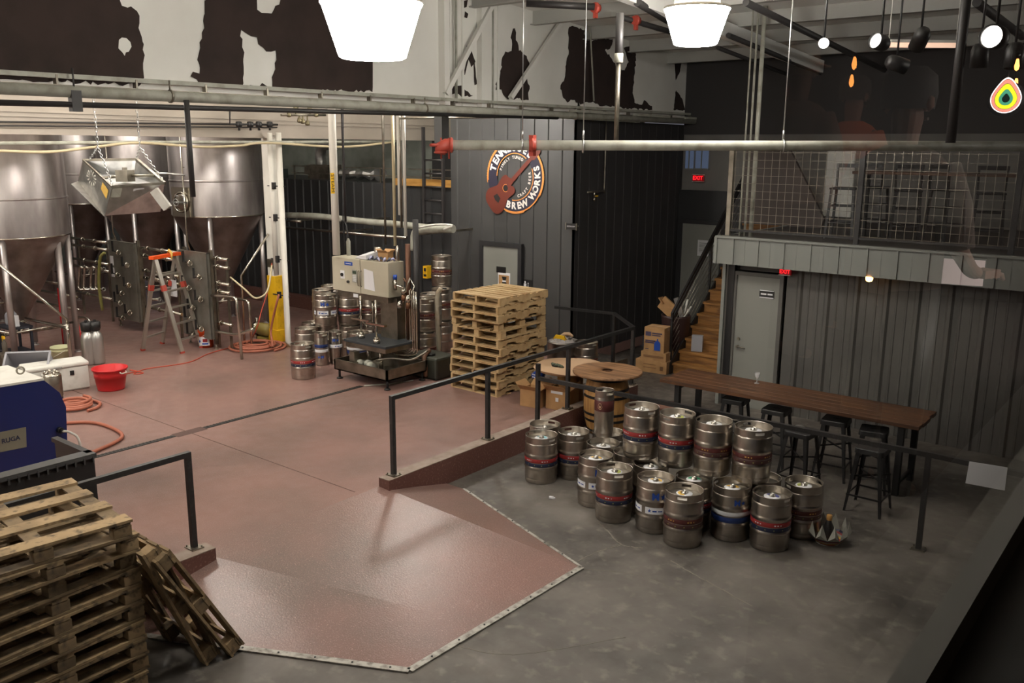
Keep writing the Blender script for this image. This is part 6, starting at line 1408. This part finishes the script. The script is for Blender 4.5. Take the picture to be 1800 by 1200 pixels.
# reflection of a warm bulb, built as a small glowing cap under the fascia
q = ony(1528, 490, 12.75); mb = MB(q); mb.lathe([(.05, .035), (.05, 0), (.04, -.03), (0, -.045)], q, 18); tag(mb.build('fascia_glint', M['warmglow']), 'small warm reflection at the lower edge of the fascia, built as a glowing cap', 'light')
# door signs
def plate(parent, y, px, py, w, h, ms, nm='sign_plate', lines=()):
    q = ony(px, py, y); mb = MB(parent.matrix_basis.translation if parent else q); mb.bx(q.x - w / 2, q.x + w / 2, y - .004, y, q.z - h / 2, q.z + h / 2)
    for (u0, u1, v0, v1) in lines: mb.bx(q.x + u0 * w, q.x + u1 * w, y - .007, y - .004, q.z + v0 * h, q.z + v1 * h, 1)
    return mb, q
mb, q = plate(door_2, 13.085, 1348, 517, .24, .12, 0, lines=((-.48, .48, -.5, -.4), (-.48, .48, .4, .5))); mb.bx(q.x - .095, q.x - .005, 13.076, 13.08, q.z - .012, q.z + .012, 1); mb.bx(q.x + .015, q.x + .095, 13.076, 13.08, q.z - .012, q.z + .012, 1); mb.build('sign_plate', [M['black'], M['paper']], door_2)
mb, q = plate(door_3, 17.245, 1236, 436, .26, .34, 0, lines=[(-.35, .35, .3 - k * .08, .33 - k * .08) for k in range(8)]); mb.build('paper_notice', [M['paper'], M['fascia']], door_3)
yd = YL - .021 - .052
mb, q = plate(door_1, yd, 881, 474, .24, .12, 0); mb.build('push_plate', M['hoop'], door_1)
mb, q = plate(door_1, yd, 886, 497, .30, .40, 0); x, z = q.x, q.z
mb.bx(x - .13, x + .13, yd - .007, yd - .004, z - .18, z + .15, 1); mb.prism([(x - .06, yd - .009, z - .2), (x + .08, yd - .009, z - .2), (x + .08, yd - .009, z - .02), (x + .04, yd - .009, z + .04), (x + .07, yd - .009, z + .12), (x - .05, yd - .009, z + .12), (x - .02, yd - .009, z + .04), (x - .06, yd - .009, z - .02)][::-1], (0, .003, 0), 2)
mb.bx(x - .035, x + .055, yd - .012, yd - .009, z + .02, z + .05, 0); mb.text('o', .11, lambda v: V(x + .01 + v.x, yd - .012, z - .08 + v.y), 0); mb.build('poster', [M['paper'], M['card'], M['black']], door_1)
mb = MB((q.x, YL - .03, 1.9)); q = ony(927, 505, YL - .03); mb = MB(q); x, z, y = q.x, q.z, q.y
mb.bx(x - .11, x + .11, y, y + .012, z - .17, z + .15)
def disc(cx_, cz, r): mb.add([V(cx_ + r * math.cos(a * PI / 6), y - .002, cz + r * math.sin(a * PI / 6)) for a in range(12)], [tuple(range(12))[::-1]], 1)
disc(x - .055, z + .1, .02); mb.bx(x - .085, x - .025, y - .002, y, z + .0, z + .075, 1); mb.bx(x - .07, x - .058, y - .002, y, z - .09, z + .0, 1); mb.bx(x - .052, x - .04, y - .002, y, z - .09, z + .0, 1)
disc(x + .02, z + .08, .014); mb.bx(x + .01, x + .025, y - .002, y, z - .02, z + .06, 1); mb.bx(x + .02, x + .06, y - .002, y, z - .03, z - .015, 1)
for k in range(14): a0, a1 = k * PI / 7, (k + 1) * PI / 7; mb.add([V(x + .035 + r_ * math.cos(a), y - .002, z - .045 + r_ * math.sin(a)) for r_, a in ((.045, a0), (.045, a1), (.034, a1), (.034, a0))], [(3, 2, 1, 0)], 1)
mb.bx(x - .04, x + .04, y - .002, y, z - .145, z - .125, 1)
tag(mb.build('restroom_sign', [M['black'], M['paper']]), 'black restroom plaque with white figures right of the grey door', 'sign')
q = onx(1010, 397, XW - .02); q = ony(1003, 398, YL - .1)
t = thing('hanging_sign', 'small black RESTROOM blade sign near the charcoal wall corner', 'sign', (q.x, YL - .04, q.z))
mb = MB(); mb.bx(-.11, .11, -.05, -.03, -.055, .055); mb.build('sign_board', M['black'], t); mb = MB(); mb.text('RESTROOM', .034, lambda v: V(v.x, -.052, v.y)); mb.build('lettering', M['paper'], t)
mb = MB(); mb.bx(-.125, -.11, -.05, -.03, -.065, .065); mb.bx(.11, .125, -.05, -.03, -.065, .065); mb.bx(.1, .12, -.03, .02, .0, .02); mb.build('bracket', M['dullsteel'], t)
# hose bib pipe on the passage wall
q = onx(1062, 200, XW + .12); a = onx(1062, 335, XW + .12); pipe('tap_pipe', smoothpts([V(XW + .12, a.y, 4.55), V(XW + .12, a.y, a.z + .06), V(XW + .12, a.y - .03, a.z), V(XW + .12, a.y - .55, a.z - .01)], 3), .016, M['dullsteel'], 'thin pipe dropping down the dark wall to a hose tap', 'pipe', 8)
b = V(XW + .12, a.y - .33, a.z); t = thing('hose_tap', 'steel hose tap with a yellow lever on the dark wall pipe', 'tap', b)
mb = MB(); mb.cyl((0, 0, 0), (0, 0, -.12), .018, 10); mb.cyl((0, 0, -.12), (0, 0, -.18), .024, 10); mb.build('tap_body', M['pipe'], t); mb = MB(); mb.bx(-.01, .01, 0, .12, -.1, -.08); mb.build('lever', M['yellow'], t)
# ---------------------------------------------------------------- spotlights under the roof
def spot(px, py, d, lab, aim, lit=False, r=.085, L=.24):
    c = dep(px, py, d); t = thing('track_spotlight', lab, 'spotlight', c, 0, 'spotlights under the roof'); aim = Vector(aim).normalized()
    x = aim.orthogonal().normalized(); R3 = Matrix((x, aim.cross(x), aim)).transposed()
    mb = MB(); mb.lathe([(0, -L / 2), (r * .6, -L / 2), (r * .85, -L / 2 + .03), (r, -L * .2), (r, L / 2), (r * .9, L / 2), (r * .88, L / 2 - .03)], (0, 0, 0), 24, 0, R3); mb.build('can', M['black'], t)
    mb = MB(); mb.lathe([(0, L / 2 - .02), (r * .88, L / 2 - .03)], (0, 0, 0), 24, 0, R3); mb.build('lens', M['spotglow'] if lit else M['glassclear'], t)
    z = roofz(c.y) - c.z; mb = MB(); mb.cyl((0, 0, 0), (0, 0, z), .012, 8); mb.lathe([(.045, z - .04), (.045, z), (0, z)], n=12); mb.build('stem', M['black'], t); return t
def toc(px, py, d, ox=0, oz=0): return (CAM - dep(px, py, d)) + V(ox, 0, oz)
spot(1448, 76, 9.5, 'lit round spotlight facing the viewer, leftmost of the lit three', toc(1448, 76, 9.5), True, .06, .16)
spot(1548, 75, 9.5, 'lit spotlight seen at a slant, middle of the lit three', toc(1548, 75, 9.5, -7, 3), True, .085, .2)
spot(1750, 66, 7.5, 'lit spotlight at the upper right, largest of the lit three', toc(1750, 66, 7.5, -3.2, 1), True, .1, .2)
spot(1618, 68, 9.5, 'unlit black spotlight tilted down between the lit ones', (-.5, .6, -.8))
spot(1576, 112, 10.2, 'unlit black spotlight below the slanted one, seen from its side', (.6, .5, -.25))
spot(1722, 98, 9.0, 'unlit black spotlight pointing down, left of the pair at the right edge', (0, .1, -1))
spot(1783, 98, 8.6, 'unlit black spotlight pointing down at the right edge of the frame', (0, -.1, -1))
a, b = dep(1562, 79, 10.5), dep(1680, 80, 10.5)
t = thing('reflection_strip', 'pale glowing strip built for a warm reflection beside the spotlights', 'light fitting', a)  # warm reflection under the roof, built as a glowing strip
mb = MB(a); mb.bar(a, b, .06, .05); mb.build('tube', mat('warm_strip_glow', (255, 214, 186), .5, emit=.7), t); mb = MB(a); mb.bar(a + V(0, 0, .04), b + V(0, 0, .04), .14, .03); 
for q in (a, b): mb.cyl(q + V(0, 0, .04), V(q.x, q.y, roofz(q.y)), .006, 6)
mb.build('strip_body', M['white'], t)
# ---------------------------------------------------------------- equipment on top of the black wall
def on_wall(px, py, y=14.4): return ony(px, py, y)
zt3 = 3.28
mb = MB(); mb.bx(-24, -12.3, 13.7, 15.8, zt3 - .1, zt3); st(mb, 'ceiling_cellar', M['black_panel'])
a, b = ony(693, 313, 13.5), ony(800, 330, 13.5); mb = MB(); mb.bx(a.x, -12.31, 13.5, 13.58, b.z, a.z); tag(mb.build('timber_board', M['timber']), 'yellow timber board along the top of the black wall behind the ladder', 'board')
q = on_wall(572, 300); t = thing('duct', 'silver elbow duct with a steel box on the black wall', 'duct', (q.x, 14.4, zt3))
mb = MB(); mb.tube(smoothpts([(-.15, 0, .3), (-.15, 0, .6), (-.05, 0, .78), (.15, 0, .82), (.5, 0, .82)], 5), .13, 16); mb.build('elbow', M['galv'], t); mb = MB(); mb.bx(-.42, .35, -.2, .2, 0, .34); mb.bx(-.55, -.42, -.2, .2, .1, .3); mb.build('blower_box', M['dullsteel'], t)
q = on_wall(640, 310); t = thing('foil_insulation', 'crumpled silver insulation lying on the black wall top', 'insulation', (q.x, 14.2, zt3)); rnd = random.Random(11)
mb = MB(); P = [V(-.6 + .15 * i, rnd.uniform(-.08, .08), .1 + rnd.uniform(0, .08)) for i in range(10)]; mb.tube(P, [.12 + rnd.uniform(-.04, .06) for _ in P], 9, flat=True); mb.build('foil_wrap', M['galv'], t)
q = on_wall(507, 305); t = thing('dark_blower', 'dark motor unit on the black wall beside the column', 'machine', (q.x, 14.0, zt3))
mb = MB(); mb.bx(-.3, .25, -.2, .2, 0, .22); mb.lathe([(.14, .22), (.14, .42), (.05, .45), (.05, .6), (0, .6)], n=18); mb.build('motor_body', mat('dark_green_grey', (58, 66, 62), .5), t)
mb = MB((-17, 13.72, zt3)); 
for z in (.14, .3): mb.bx(-17.8, -12.4, 13.7, 13.72, zt3 + z, zt3 + z + .025)
for x in (-17.7, -16.2, -14.7, -13.2): mb.bx(x, x + .03, 13.7, 13.73, zt3, zt3 + .33)
tag(mb.build('top_rail', M['dullsteel']), 'thin steel rail running along the top of the black wall', 'railing')
a = ony(757, 242, 15.7); b = ony(800, 310, 15.7); mb = MB(); mb.bx(a.x, b.x, 15.74, 15.8, zt3, a.z); st(mb, 'door_4', M['black'])
xl, xr = ony(745, 300, 13.3).x, ony(779, 300, 13.3).x; t = thing('wall_ladder', 'black fixed ladder on the black wall left of the logo wall', 'ladder', (xl, 13.3, 2.0)); o = t.location
for x, zt4 in ((xl, 4.45), (xr, 3.9)): mb = MB(o); mb.bx(x - .025, x + .025, 13.27, 13.33, 2.35, zt4); mb.bx(x - .02, x + .02, 13.33, 13.57, 2.5, 2.53); mb.build('rail', M['blackpipe'], t)
for k in range(6): z = 2.45 + k * .27; mb = MB(o); mb.tube([(xl, 13.3, z), (xr, 13.3, z)], .02, 8); mb.build('rung', M['blackpipe'], t)
# ================================================================ WALL MURAL
yc = YL - .024; c = ony(905, 311, yc); R0 = .665
t = thing('wall_mural', 'round brewery mural with white lettering and a brown guitar on the charcoal wall', 'mural', (c.x, yc, c.z)); o = t.location
def P2(x, z, d=0): return V(x, -d, z)
def ringp(mb, r0, r1, a0, a1, d, m=0, jag=0, n=80):
    vs = []
    for i in range(n + 1):
        a = a0 + (a1 - a0) * i / n; j = jag * math.sin(i * 2.7) * math.sin(i * 1.3)
        vs += [P2(r0 * math.cos(a), r0 * math.sin(a), d), P2((r1 + j) * math.cos(a), (r1 + j) * math.sin(a), d)]
    mb.add(vs, [(2 * i, 2 * i + 2, 2 * i + 3, 2 * i + 1) for i in range(n)], m)
D = math.radians
mb = MB(); ringp(mb, .43, .66, 0, 2 * PI, .001); mb.build('navy_ring', M['murnavy'], t)
mb = MB(); ringp(mb, .648, .672, D(-128), D(186), .002, 0, .004); ringp(mb, .672, .69, D(-30), D(40), .002, 0, .006); ringp(mb, .672, .69, D(120), D(190), .002, 0, .006); ringp(mb, .672, .688, D(-110), D(-70), .002, 0, .006)
ringp(mb, .43, .447, D(-98), D(22), .002, 0, .003); ringp(mb, .43, .447, D(52), D(178), .002, 0, .003)
ringp(mb, .66, .672, D(60), D(100), .0025); mb.build('orange_lines', M['murorange'], t)
def arctext(mb, s, size, r, a0, a1, inward=False, d=.003, bold=.0, sx=1.0):
    n = len(s)
    for i, chh in enumerate(s):
        if chh == ' ': continue
        a = D(a0 + (a1 - a0) * i / (n - 1)); up = a if not inward else a + PI
        vs, fs = text_geo(chh, size, bold)
        ex = V(math.sin(up), 0, -math.cos(up)); ez = V(math.cos(up), 0, math.sin(up)); cc_ = V(r * math.cos(a), 0, r * math.sin(a))
        mb.add([cc_ + ex * v.x * sx + ez * v.y + V(0, -d, 0) for v in vs], fs)
mb = MB(); arctext(mb, 'TENNESSEE', .19, .545, 163, 50, bold=.008); arctext(mb, 'BREW WORKS', .175, .545, 254, 378, True, bold=.008); mb.build('main_lettering', M['murwhite'], t)
mb = MB(); arctext(mb, 'FINELY TUNED', .075, .365, 158, 62, bold=.002); arctext(mb, 'CRAFT BEER', .075, .365, 285, 372, True, bold=.002); mb.build('small_lettering', M['murwhite'], t)
# guitar: body outline then neck toward upper right
th = D(43)
def G(u, v): return (u * math.cos(th) - v * math.sin(th), u * math.sin(th) + v * math.cos(th))
body = [(-.80, -.02), (-.79, -.15), (-.72, -.24), (-.60, -.27), (-.48, -.24), (-.38, -.19), (-.28, -.19), (-.17, -.21), (-.10, -.17), (-.09, -.10), (-.12, -.05), (-.02, -.035), (-.02, .035), (-.06, .10), (-.07, .17), (-.14, .21), (-.25, .2), (-.36, .18), (-.46, .22), (-.58, .27), (-.70, .24), (-.78, .14)]
off = (-.02, -.03)
mb = MB(); q = smoothpts([V(*G(u - .02, v), 0) for u, v in body] + [V(*G(body[0][0] - .02, body[0][1]), 0)], 3)[:-1]
mb.prism([P2(p.x + off[0], p.y + off[1], .004) for p in q], (0, -.002, 0)); 
neck = [(-.06, -.042), (.52, -.036), (.56, -.075), (.74, -.07), (.80, -.03), (.76, .06), (.56, .075), (.52, .036), (-.06, .042)]
mb.prism([P2(G(u, v)[0] + off[0] + .02, G(u, v)[1] + off[1] + .02, .004) for u, v in neck], (0, -.002, 0)); mb.build('guitar', M['murbrown'], t)
mb = MB(); cc_ = G(-.27, 0); mb.add([P2(cc_[0] + off[0] + .055 * math.cos(a), cc_[1] + off[1] + .055 * math.sin(a), .0075) for a in [i * PI / 12 for i in range(24)]], [tuple(range(24))[::-1]])
for p in ([(-.6, -.09), (-.5, -.06), (-.5, .06), (-.6, .09), (-.62, .0)],): mb.add([P2(G(u, v)[0] + off[0], G(u, v)[1] + off[1], .0075) for u, v in p], [tuple(range(5))[::-1]])
mb.build('guitar_details', M['murblack'], t)
mb = MB(); 
for i in range(16):
    a0, a1 = i * PI / 12 + 1.2, (i + 1) * PI / 12 + 1.2; mb.add([P2(cc_[0] + off[0] + r * math.cos(a), cc_[1] + off[1] + r * math.sin(a), .008) for r, a in ((.075, a0), (.075, a1), (.066, a1), (.066, a0))], [(0, 1, 2, 3)])
mb.build('guitar_rosette', M['murorange'], t)
# ================================================================ VIEWING ROOM WINDOW (the photograph is taken through this pane)
XP = -.30
ya = onx(1350, 600, XP).y; yb = onx(1794, 600, XP).y; zs = 3.275
g = bpy.data.materials.new('window_glass'); g.use_nodes = True; nt = g.node_tree; nt.nodes.remove(nt.nodes['Principled BSDF']); out = nt.nodes['Material Output']
tr = nt.nodes.new('ShaderNodeBsdfTransparent'); tr.inputs[0].default_value = (1, 1, 1, 1); gl = nt.nodes.new('ShaderNodeBsdfGlossy'); gl.inputs['Roughness'].default_value = 0.0
fr = nt.nodes.new('ShaderNodeFresnel'); fr.inputs[0].default_value = 1.5; mu = nt.nodes.new('ShaderNodeMapRange'); mu.inputs[1].default_value = .125; mu.inputs[2].default_value = .5; mu.inputs[4].default_value = .72
mx = nt.nodes.new('ShaderNodeMixShader'); nt.links.new(fr.outputs[0], mu.inputs[0]); nt.links.new(mu.outputs[0], mx.inputs[0]); nt.links.new(tr.outputs[0], mx.inputs[1]); nt.links.new(gl.outputs[0], mx.inputs[2]); nt.links.new(mx.outputs[0], out.inputs[0])
mb = MB(); yb = 3.2; mb.quad((XP, ya, zs), (XP, yb, zs), (XP, yb, 5.2), (XP, ya, 5.2)); w = st(mb, 'window_1', g)
mb = MB(); mb.bx(XP, XP + .045, -1, 6, zs - .06, zs); mb.build('window_sill', mat('dim_sill', (84, 82, 76), .7), w)
mb = MB(); mb.bx(XP, XP + .04, 3.2, 3.4, zs - .0, 5.3); mb.build('window_jamb', M['black'], w)
mb = MB(); mb.bx(XP, XP + .2, -1, 6, 2.0, zs - .06); mb.build('wall_below_window', M['black_panel'], w)
dk = mat('taproom_dark_wall', (46, 36, 34), .8)
mb = MB(); mb.bx(4.2, 4.3, -3, 12.6, MZ, 5.4); st(mb, 'wall_taproom', dk)
mb = MB(); mb.bx(XP + .2, 4.3, 9.0, 9.1, MZ, 5.4); st(mb, 'wall_taproom', dk)
mb = MB(); mb.bx(XP + .2, 4.3, -3.1, -3, MZ, 5.4); st(mb, 'wall_taproom', dk)
mb = MB(); mb.bx(XP + .2, 4.3, -3, 9.1, MZ - .1, MZ); st(mb, 'floor_taproom', dk)
mb = MB(); mb.bx(XP - .1, 4.3, -3, 9.1, 5.4, 5.5); st(mb, 'ceiling_taproom', dk)
def mir(px, py, d): v = dep(px, py, d); return V(2 * XP - v.x, v.y, v.z)
def person(lab, px, pyh, d, shirt, hair, pants, lean=0.0, cap=None):
    h = mir(px, pyh, d); base = V(h.x, h.y, MZ); top = h.z - MZ + .12
    s = top / 1.72; t = thing('person', lab, 'person', base, PI + .4)
    me = bpy.data.meshes.new('body'); Vv = [(0, 0, .95), (0, 0, 1.15), (0, 0, 1.35), (0, 0, 1.46), (0, 0, 1.58), (0, -.01, 1.7), (.17, 0, 1.42), (.25, -.02, 1.16), (.22, -.2, 1.02), (.2, -.28, 1.0), (-.17, 0, 1.42), (-.25, -.02, 1.16), (-.22, -.2, 1.02), (-.2, -.28, 1.0), (.1, 0, .88), (.11, -.03, .5), (.11, 0, .08), (.11, -.14, .04), (-.1, 0, .88), (-.11, -.03, .5), (-.11, 0, .08), (-.11, -.14, .04)]
    E_ = [(0, 1), (1, 2), (2, 3), (3, 4), (4, 5), (2, 6), (6, 7), (7, 8), (8, 9), (2, 10), (10, 11), (11, 12), (12, 13), (0, 14), (14, 15), (15, 16), (16, 17), (0, 18), (18, 19), (19, 20), (20, 21)]
    Rr = [.16, .15, .17, .06, .075, .095, .07, .05, .04, .035, .07, .05, .04, .035, .1, .065, .045, .04, .1, .065, .045, .04]
    me.from_pydata([tuple(c * s for c in v) for v in Vv], E_, []); ob = bpy.data.objects.new('body', me); COL.objects.link(ob); ob.parent = t
    sk = ob.modifiers.new('skin', 'SKIN'); 
    for i, v in enumerate(me.skin_vertices[0].data): v.radius = (Rr[i] * s * .8 * (1.25 if i in (0, 1, 2) else 1), Rr[i] * s * .8 * (.8 if i in (0, 1, 2) else 1)); v.use_root = (i == 0)
    su = ob.modifiers.new('sub', 'SUBSURF'); su.levels = 1; su.render_levels = 2; me.materials.append(mat('skin', (150, 108, 90), .6))
    mb = MB(); mb.lathe([(.155, .92), (.19, .95), (.19, 1.15), (.215, 1.3), (.205, 1.41), (.13, 1.49), (.07, 1.52)], n=20); 
    for q in range(len(mb.v)): mb.v[q] = V(mb.v[q].x * s * 1.12, mb.v[q].y * s * .8, mb.v[q].z * s)
    for a in (-1, 1): mb.tube([V(a * .17, 0, 1.42) * s, V(a * .24, -.01, 1.28) * s, V(a * .26, -.03, 1.12) * s], [.085 * s, .075 * s, .07 * s], 12)
    mb.build('shirt', shirt, t)
    mb = MB(); 
    for a in (-1, 1): mb.tube([V(a * .09, 0, .95) * s, V(a * .11, -.02, .5) * s, V(a * .11, 0, .06) * s], [.125 * s, .085 * s, .07 * s], 12)
    mb.build('trousers', pants, t)
    mb = MB(); mb.lathe([(.1, 1.66), (.108, 1.72), (.1, 1.79), (.06, 1.825), (0, 1.83)], n=20)
    for q in range(len(mb.v)): mb.v[q] = mb.v[q] * s
    if cap: mb.prism([V(-.07, -.08, 1.72) * s, V(.07, -.08, 1.72) * s, V(.05, -.19, 1.71) * s, V(-.05, -.19, 1.71) * s], (0, 0, .01))
    mb.build('cap' if cap else 'hair', hair, t)
    mb = MB(); f_ = -.095
    for a in (-1, 1): mb.lathe([(0, -.008), (.009, 0), (0, .008)], V(a * .033, -.098, 1.7) * s, 8)
    mb.build('eyes', M['black'], t); mb = MB(); mb.prism([V(-.014, -.095, 1.655) * s, V(.014, -.095, 1.655) * s, V(0, -.095, 1.7) * s], (0, -.02, 0)); mb.build('nose', me.materials[0], t); mb = MB(); mb.box(V(0, -.098, 1.625) * s, (.045, .01, .01)); mb.build('mouth', M['maroonband'], t)
    for a in (-1, 1): mb = MB(); mb.lathe([(0, -.03), (.016, -.01), (.014, .02), (0, .03)], V(a * .1, 0, 1.68) * s, 8); mb.build('ear', me.materials[0], t)
    for a in (-1, 1):
        mb = MB(); w_ = V(a * .2, -.28, 1.0) * s; mb.box(w_ + V(0, -.04, 0) * s, (.07, .09, .03))
        for k in range(4): b_ = w_ + V((k - 1.5) * .018, -.085, 0) * s; mb.tube([b_, b_ + V(0, -.035, -.008) * s, b_ + V(0, -.06 + abs(k - 1.3) * .006, -.03) * s], [.009, .0085, .007], 6)
        b_ = w_ + V(-a * .035, -.03, 0) * s; mb.tube([b_, b_ + V(-a * .025, -.025, -.005) * s, b_ + V(-a * .03, -.05, -.015) * s], [.011, .01, .008], 6); mb.build('hand', me.materials[0], t)
    return t
person('person in a cap and brown shirt standing in the taproom, mirrored in the window', 1405, 150, 5.4, mat('brown_shirt', (140, 108, 90), .8), mat('pale_cap', (190, 160, 130), .8), M['black'], cap=True)
person('person in a grey-brown sweater in the taproom, mirrored at the right of the window', 1592, 226, 3.2, mat('taupe_sweater', (104, 88, 80), .8), mat('dark_hair', (40, 30, 26), .7), M['black'])
person('person in an orange shirt between the two others, mirrored in the window', 1500, 192, 6.2, mat('orange_shirt', (220, 110, 70), .8), mat('dark_hair', (60, 44, 36), .7), M['navyband'])
# neon, pendants, exit
q = mir(1768, 174, 4.6); t = thing('neon_sign', 'glowing drop-shaped sign with rings of yellow and pink, mirrored in the window', 'neon sign', q)
def drop(mb, r0, r1, m, d):
    vs = []; fs = []
    def pt(r, a): k = 1 + .5 * max(0, math.sin(a)) ** 4; return V(d, r * math.cos(a), r * math.sin(a) * k)
    n = 36
    for i in range(n): a = 2 * PI * i / n; vs += [pt(r0, a), pt(r1, a)]
    mb.add(vs, [(2 * i, (2 * i + 2) % (2 * n), (2 * i + 3) % (2 * n), 2 * i + 1) for i in range(n)], m)
mb = MB(); S_ = .31; neon = [mat('neon_white', (255, 240, 235), .5, emit=4), mat('neon_pink', (255, 150, 130), .5, emit=2.0), mat('neon_yellow', (240, 250, 40), .5, emit=2.2), mat('neon_teal', (90, 190, 150), .5, emit=1.2), mat('neon_dark', (20, 60, 50), .5, emit=.3)]
for r0, r1, m in ((.205, .22, 0), (.16, .2, 1), (.1, .155, 2), (.055, .098, 3), (.0, .055, 4)): drop(mb, r0 * S_ * 1.05, r1 * S_ * 1.05, m, -.01)
t.rotation_euler.z = math.atan2(-q.y, 2 * XP - q.x) - PI; mb.build('tubes', neon, t); mb = MB(); mb.lathe([(0, 0), (.09, 0), (.09, .02), (0, .02)], (0, 0, 0), 24, 0, Matrix.Rotation(PI / 2, 3, 'Y')); mb.cyl((0, 0, 0), (0, 0, 5.4 - q.z), .004, 6); mb.build('backing', M['black'], t)
for k, (px, py, lab) in enumerate(((1502, 109, 'upper left'), (1497, 140, 'lower left'), (1788, 112, 'upper right'), (1786, 146, 'lower right'))):
    q = mir(px, py, 5.2 + .2 * k); t = thing('pendant_bulb', 'warm glowing pendant bulb mirrored in the window, %s of the four' % lab, 'pendant lamp', q, 0, 'pendant bulbs in the taproom')
    mb = MB(); mb.lathe([(0, -.045), (.011, -.035), (.015, -.015), (.009, .02), (.006, .03)], n=14); mb.build('bulb', M['warmglow2'] if 'warmglow2' in M else M.setdefault('warmglow2', mat('amber_bulb', (255, 150, 70), .5, emit=9)), t); mb = MB(); mb.cyl((0, 0, .03), (0, 0, .07), .014, 10); mb.cyl((0, 0, .07), (0, 0, 5.4 - q.z), .003, 6); mb.build('cord', M['black'], t)
q = mir(1386, 163, 7.5); t = exit_sign('red exit sign in the taproom mirrored left of the capped person', q, .16); t.rotation_euler.z = -PI / 2 - .6
q = V(2.1, 5.6, 4.9); t = thing('added_fill_globe', 'large warm globe, unseen, added to light the people in the taproom', 'pendant lamp', q)  # unseen lamp added to light the mirrored people
mb = MB(); mb.lathe([(0, -.09), (.05, -.075), (.085, -.03), (.085, .03), (.05, .075), (.02, .09), (0, .09)], n=20); mb.build('globe', mat('globe_glow', (255, 214, 170), .5, emit=28), t); mb = MB(); mb.cyl((0, 0, .09), (0, 0, .5), .006, 6); mb.build('cord', M['black'], t)
q = mir(1688, 478, 4.2); t = thing('reflection_panel', 'small glowing panel added in the taproom to give the pale reflection over the fascia', 'board', q); t.rotation_euler.z = math.atan2(-q.y, 2 * XP - q.x) - PI  # self-lit panel added for the pale reflection over the fascia
mb = MB(); mb.bx(-.005, .005, -.1, .1, -.06, .06); mb.build('lit_face', mat('panel_glow', (230, 205, 200), .5, emit=.45), t); mb = MB(); mb.bx(.005, .02, -.105, .105, -.065, .065); mb.bx(.005, .02, -.01, .01, MZ - q.z, -.06); mb.build('stand', M['black'], t)
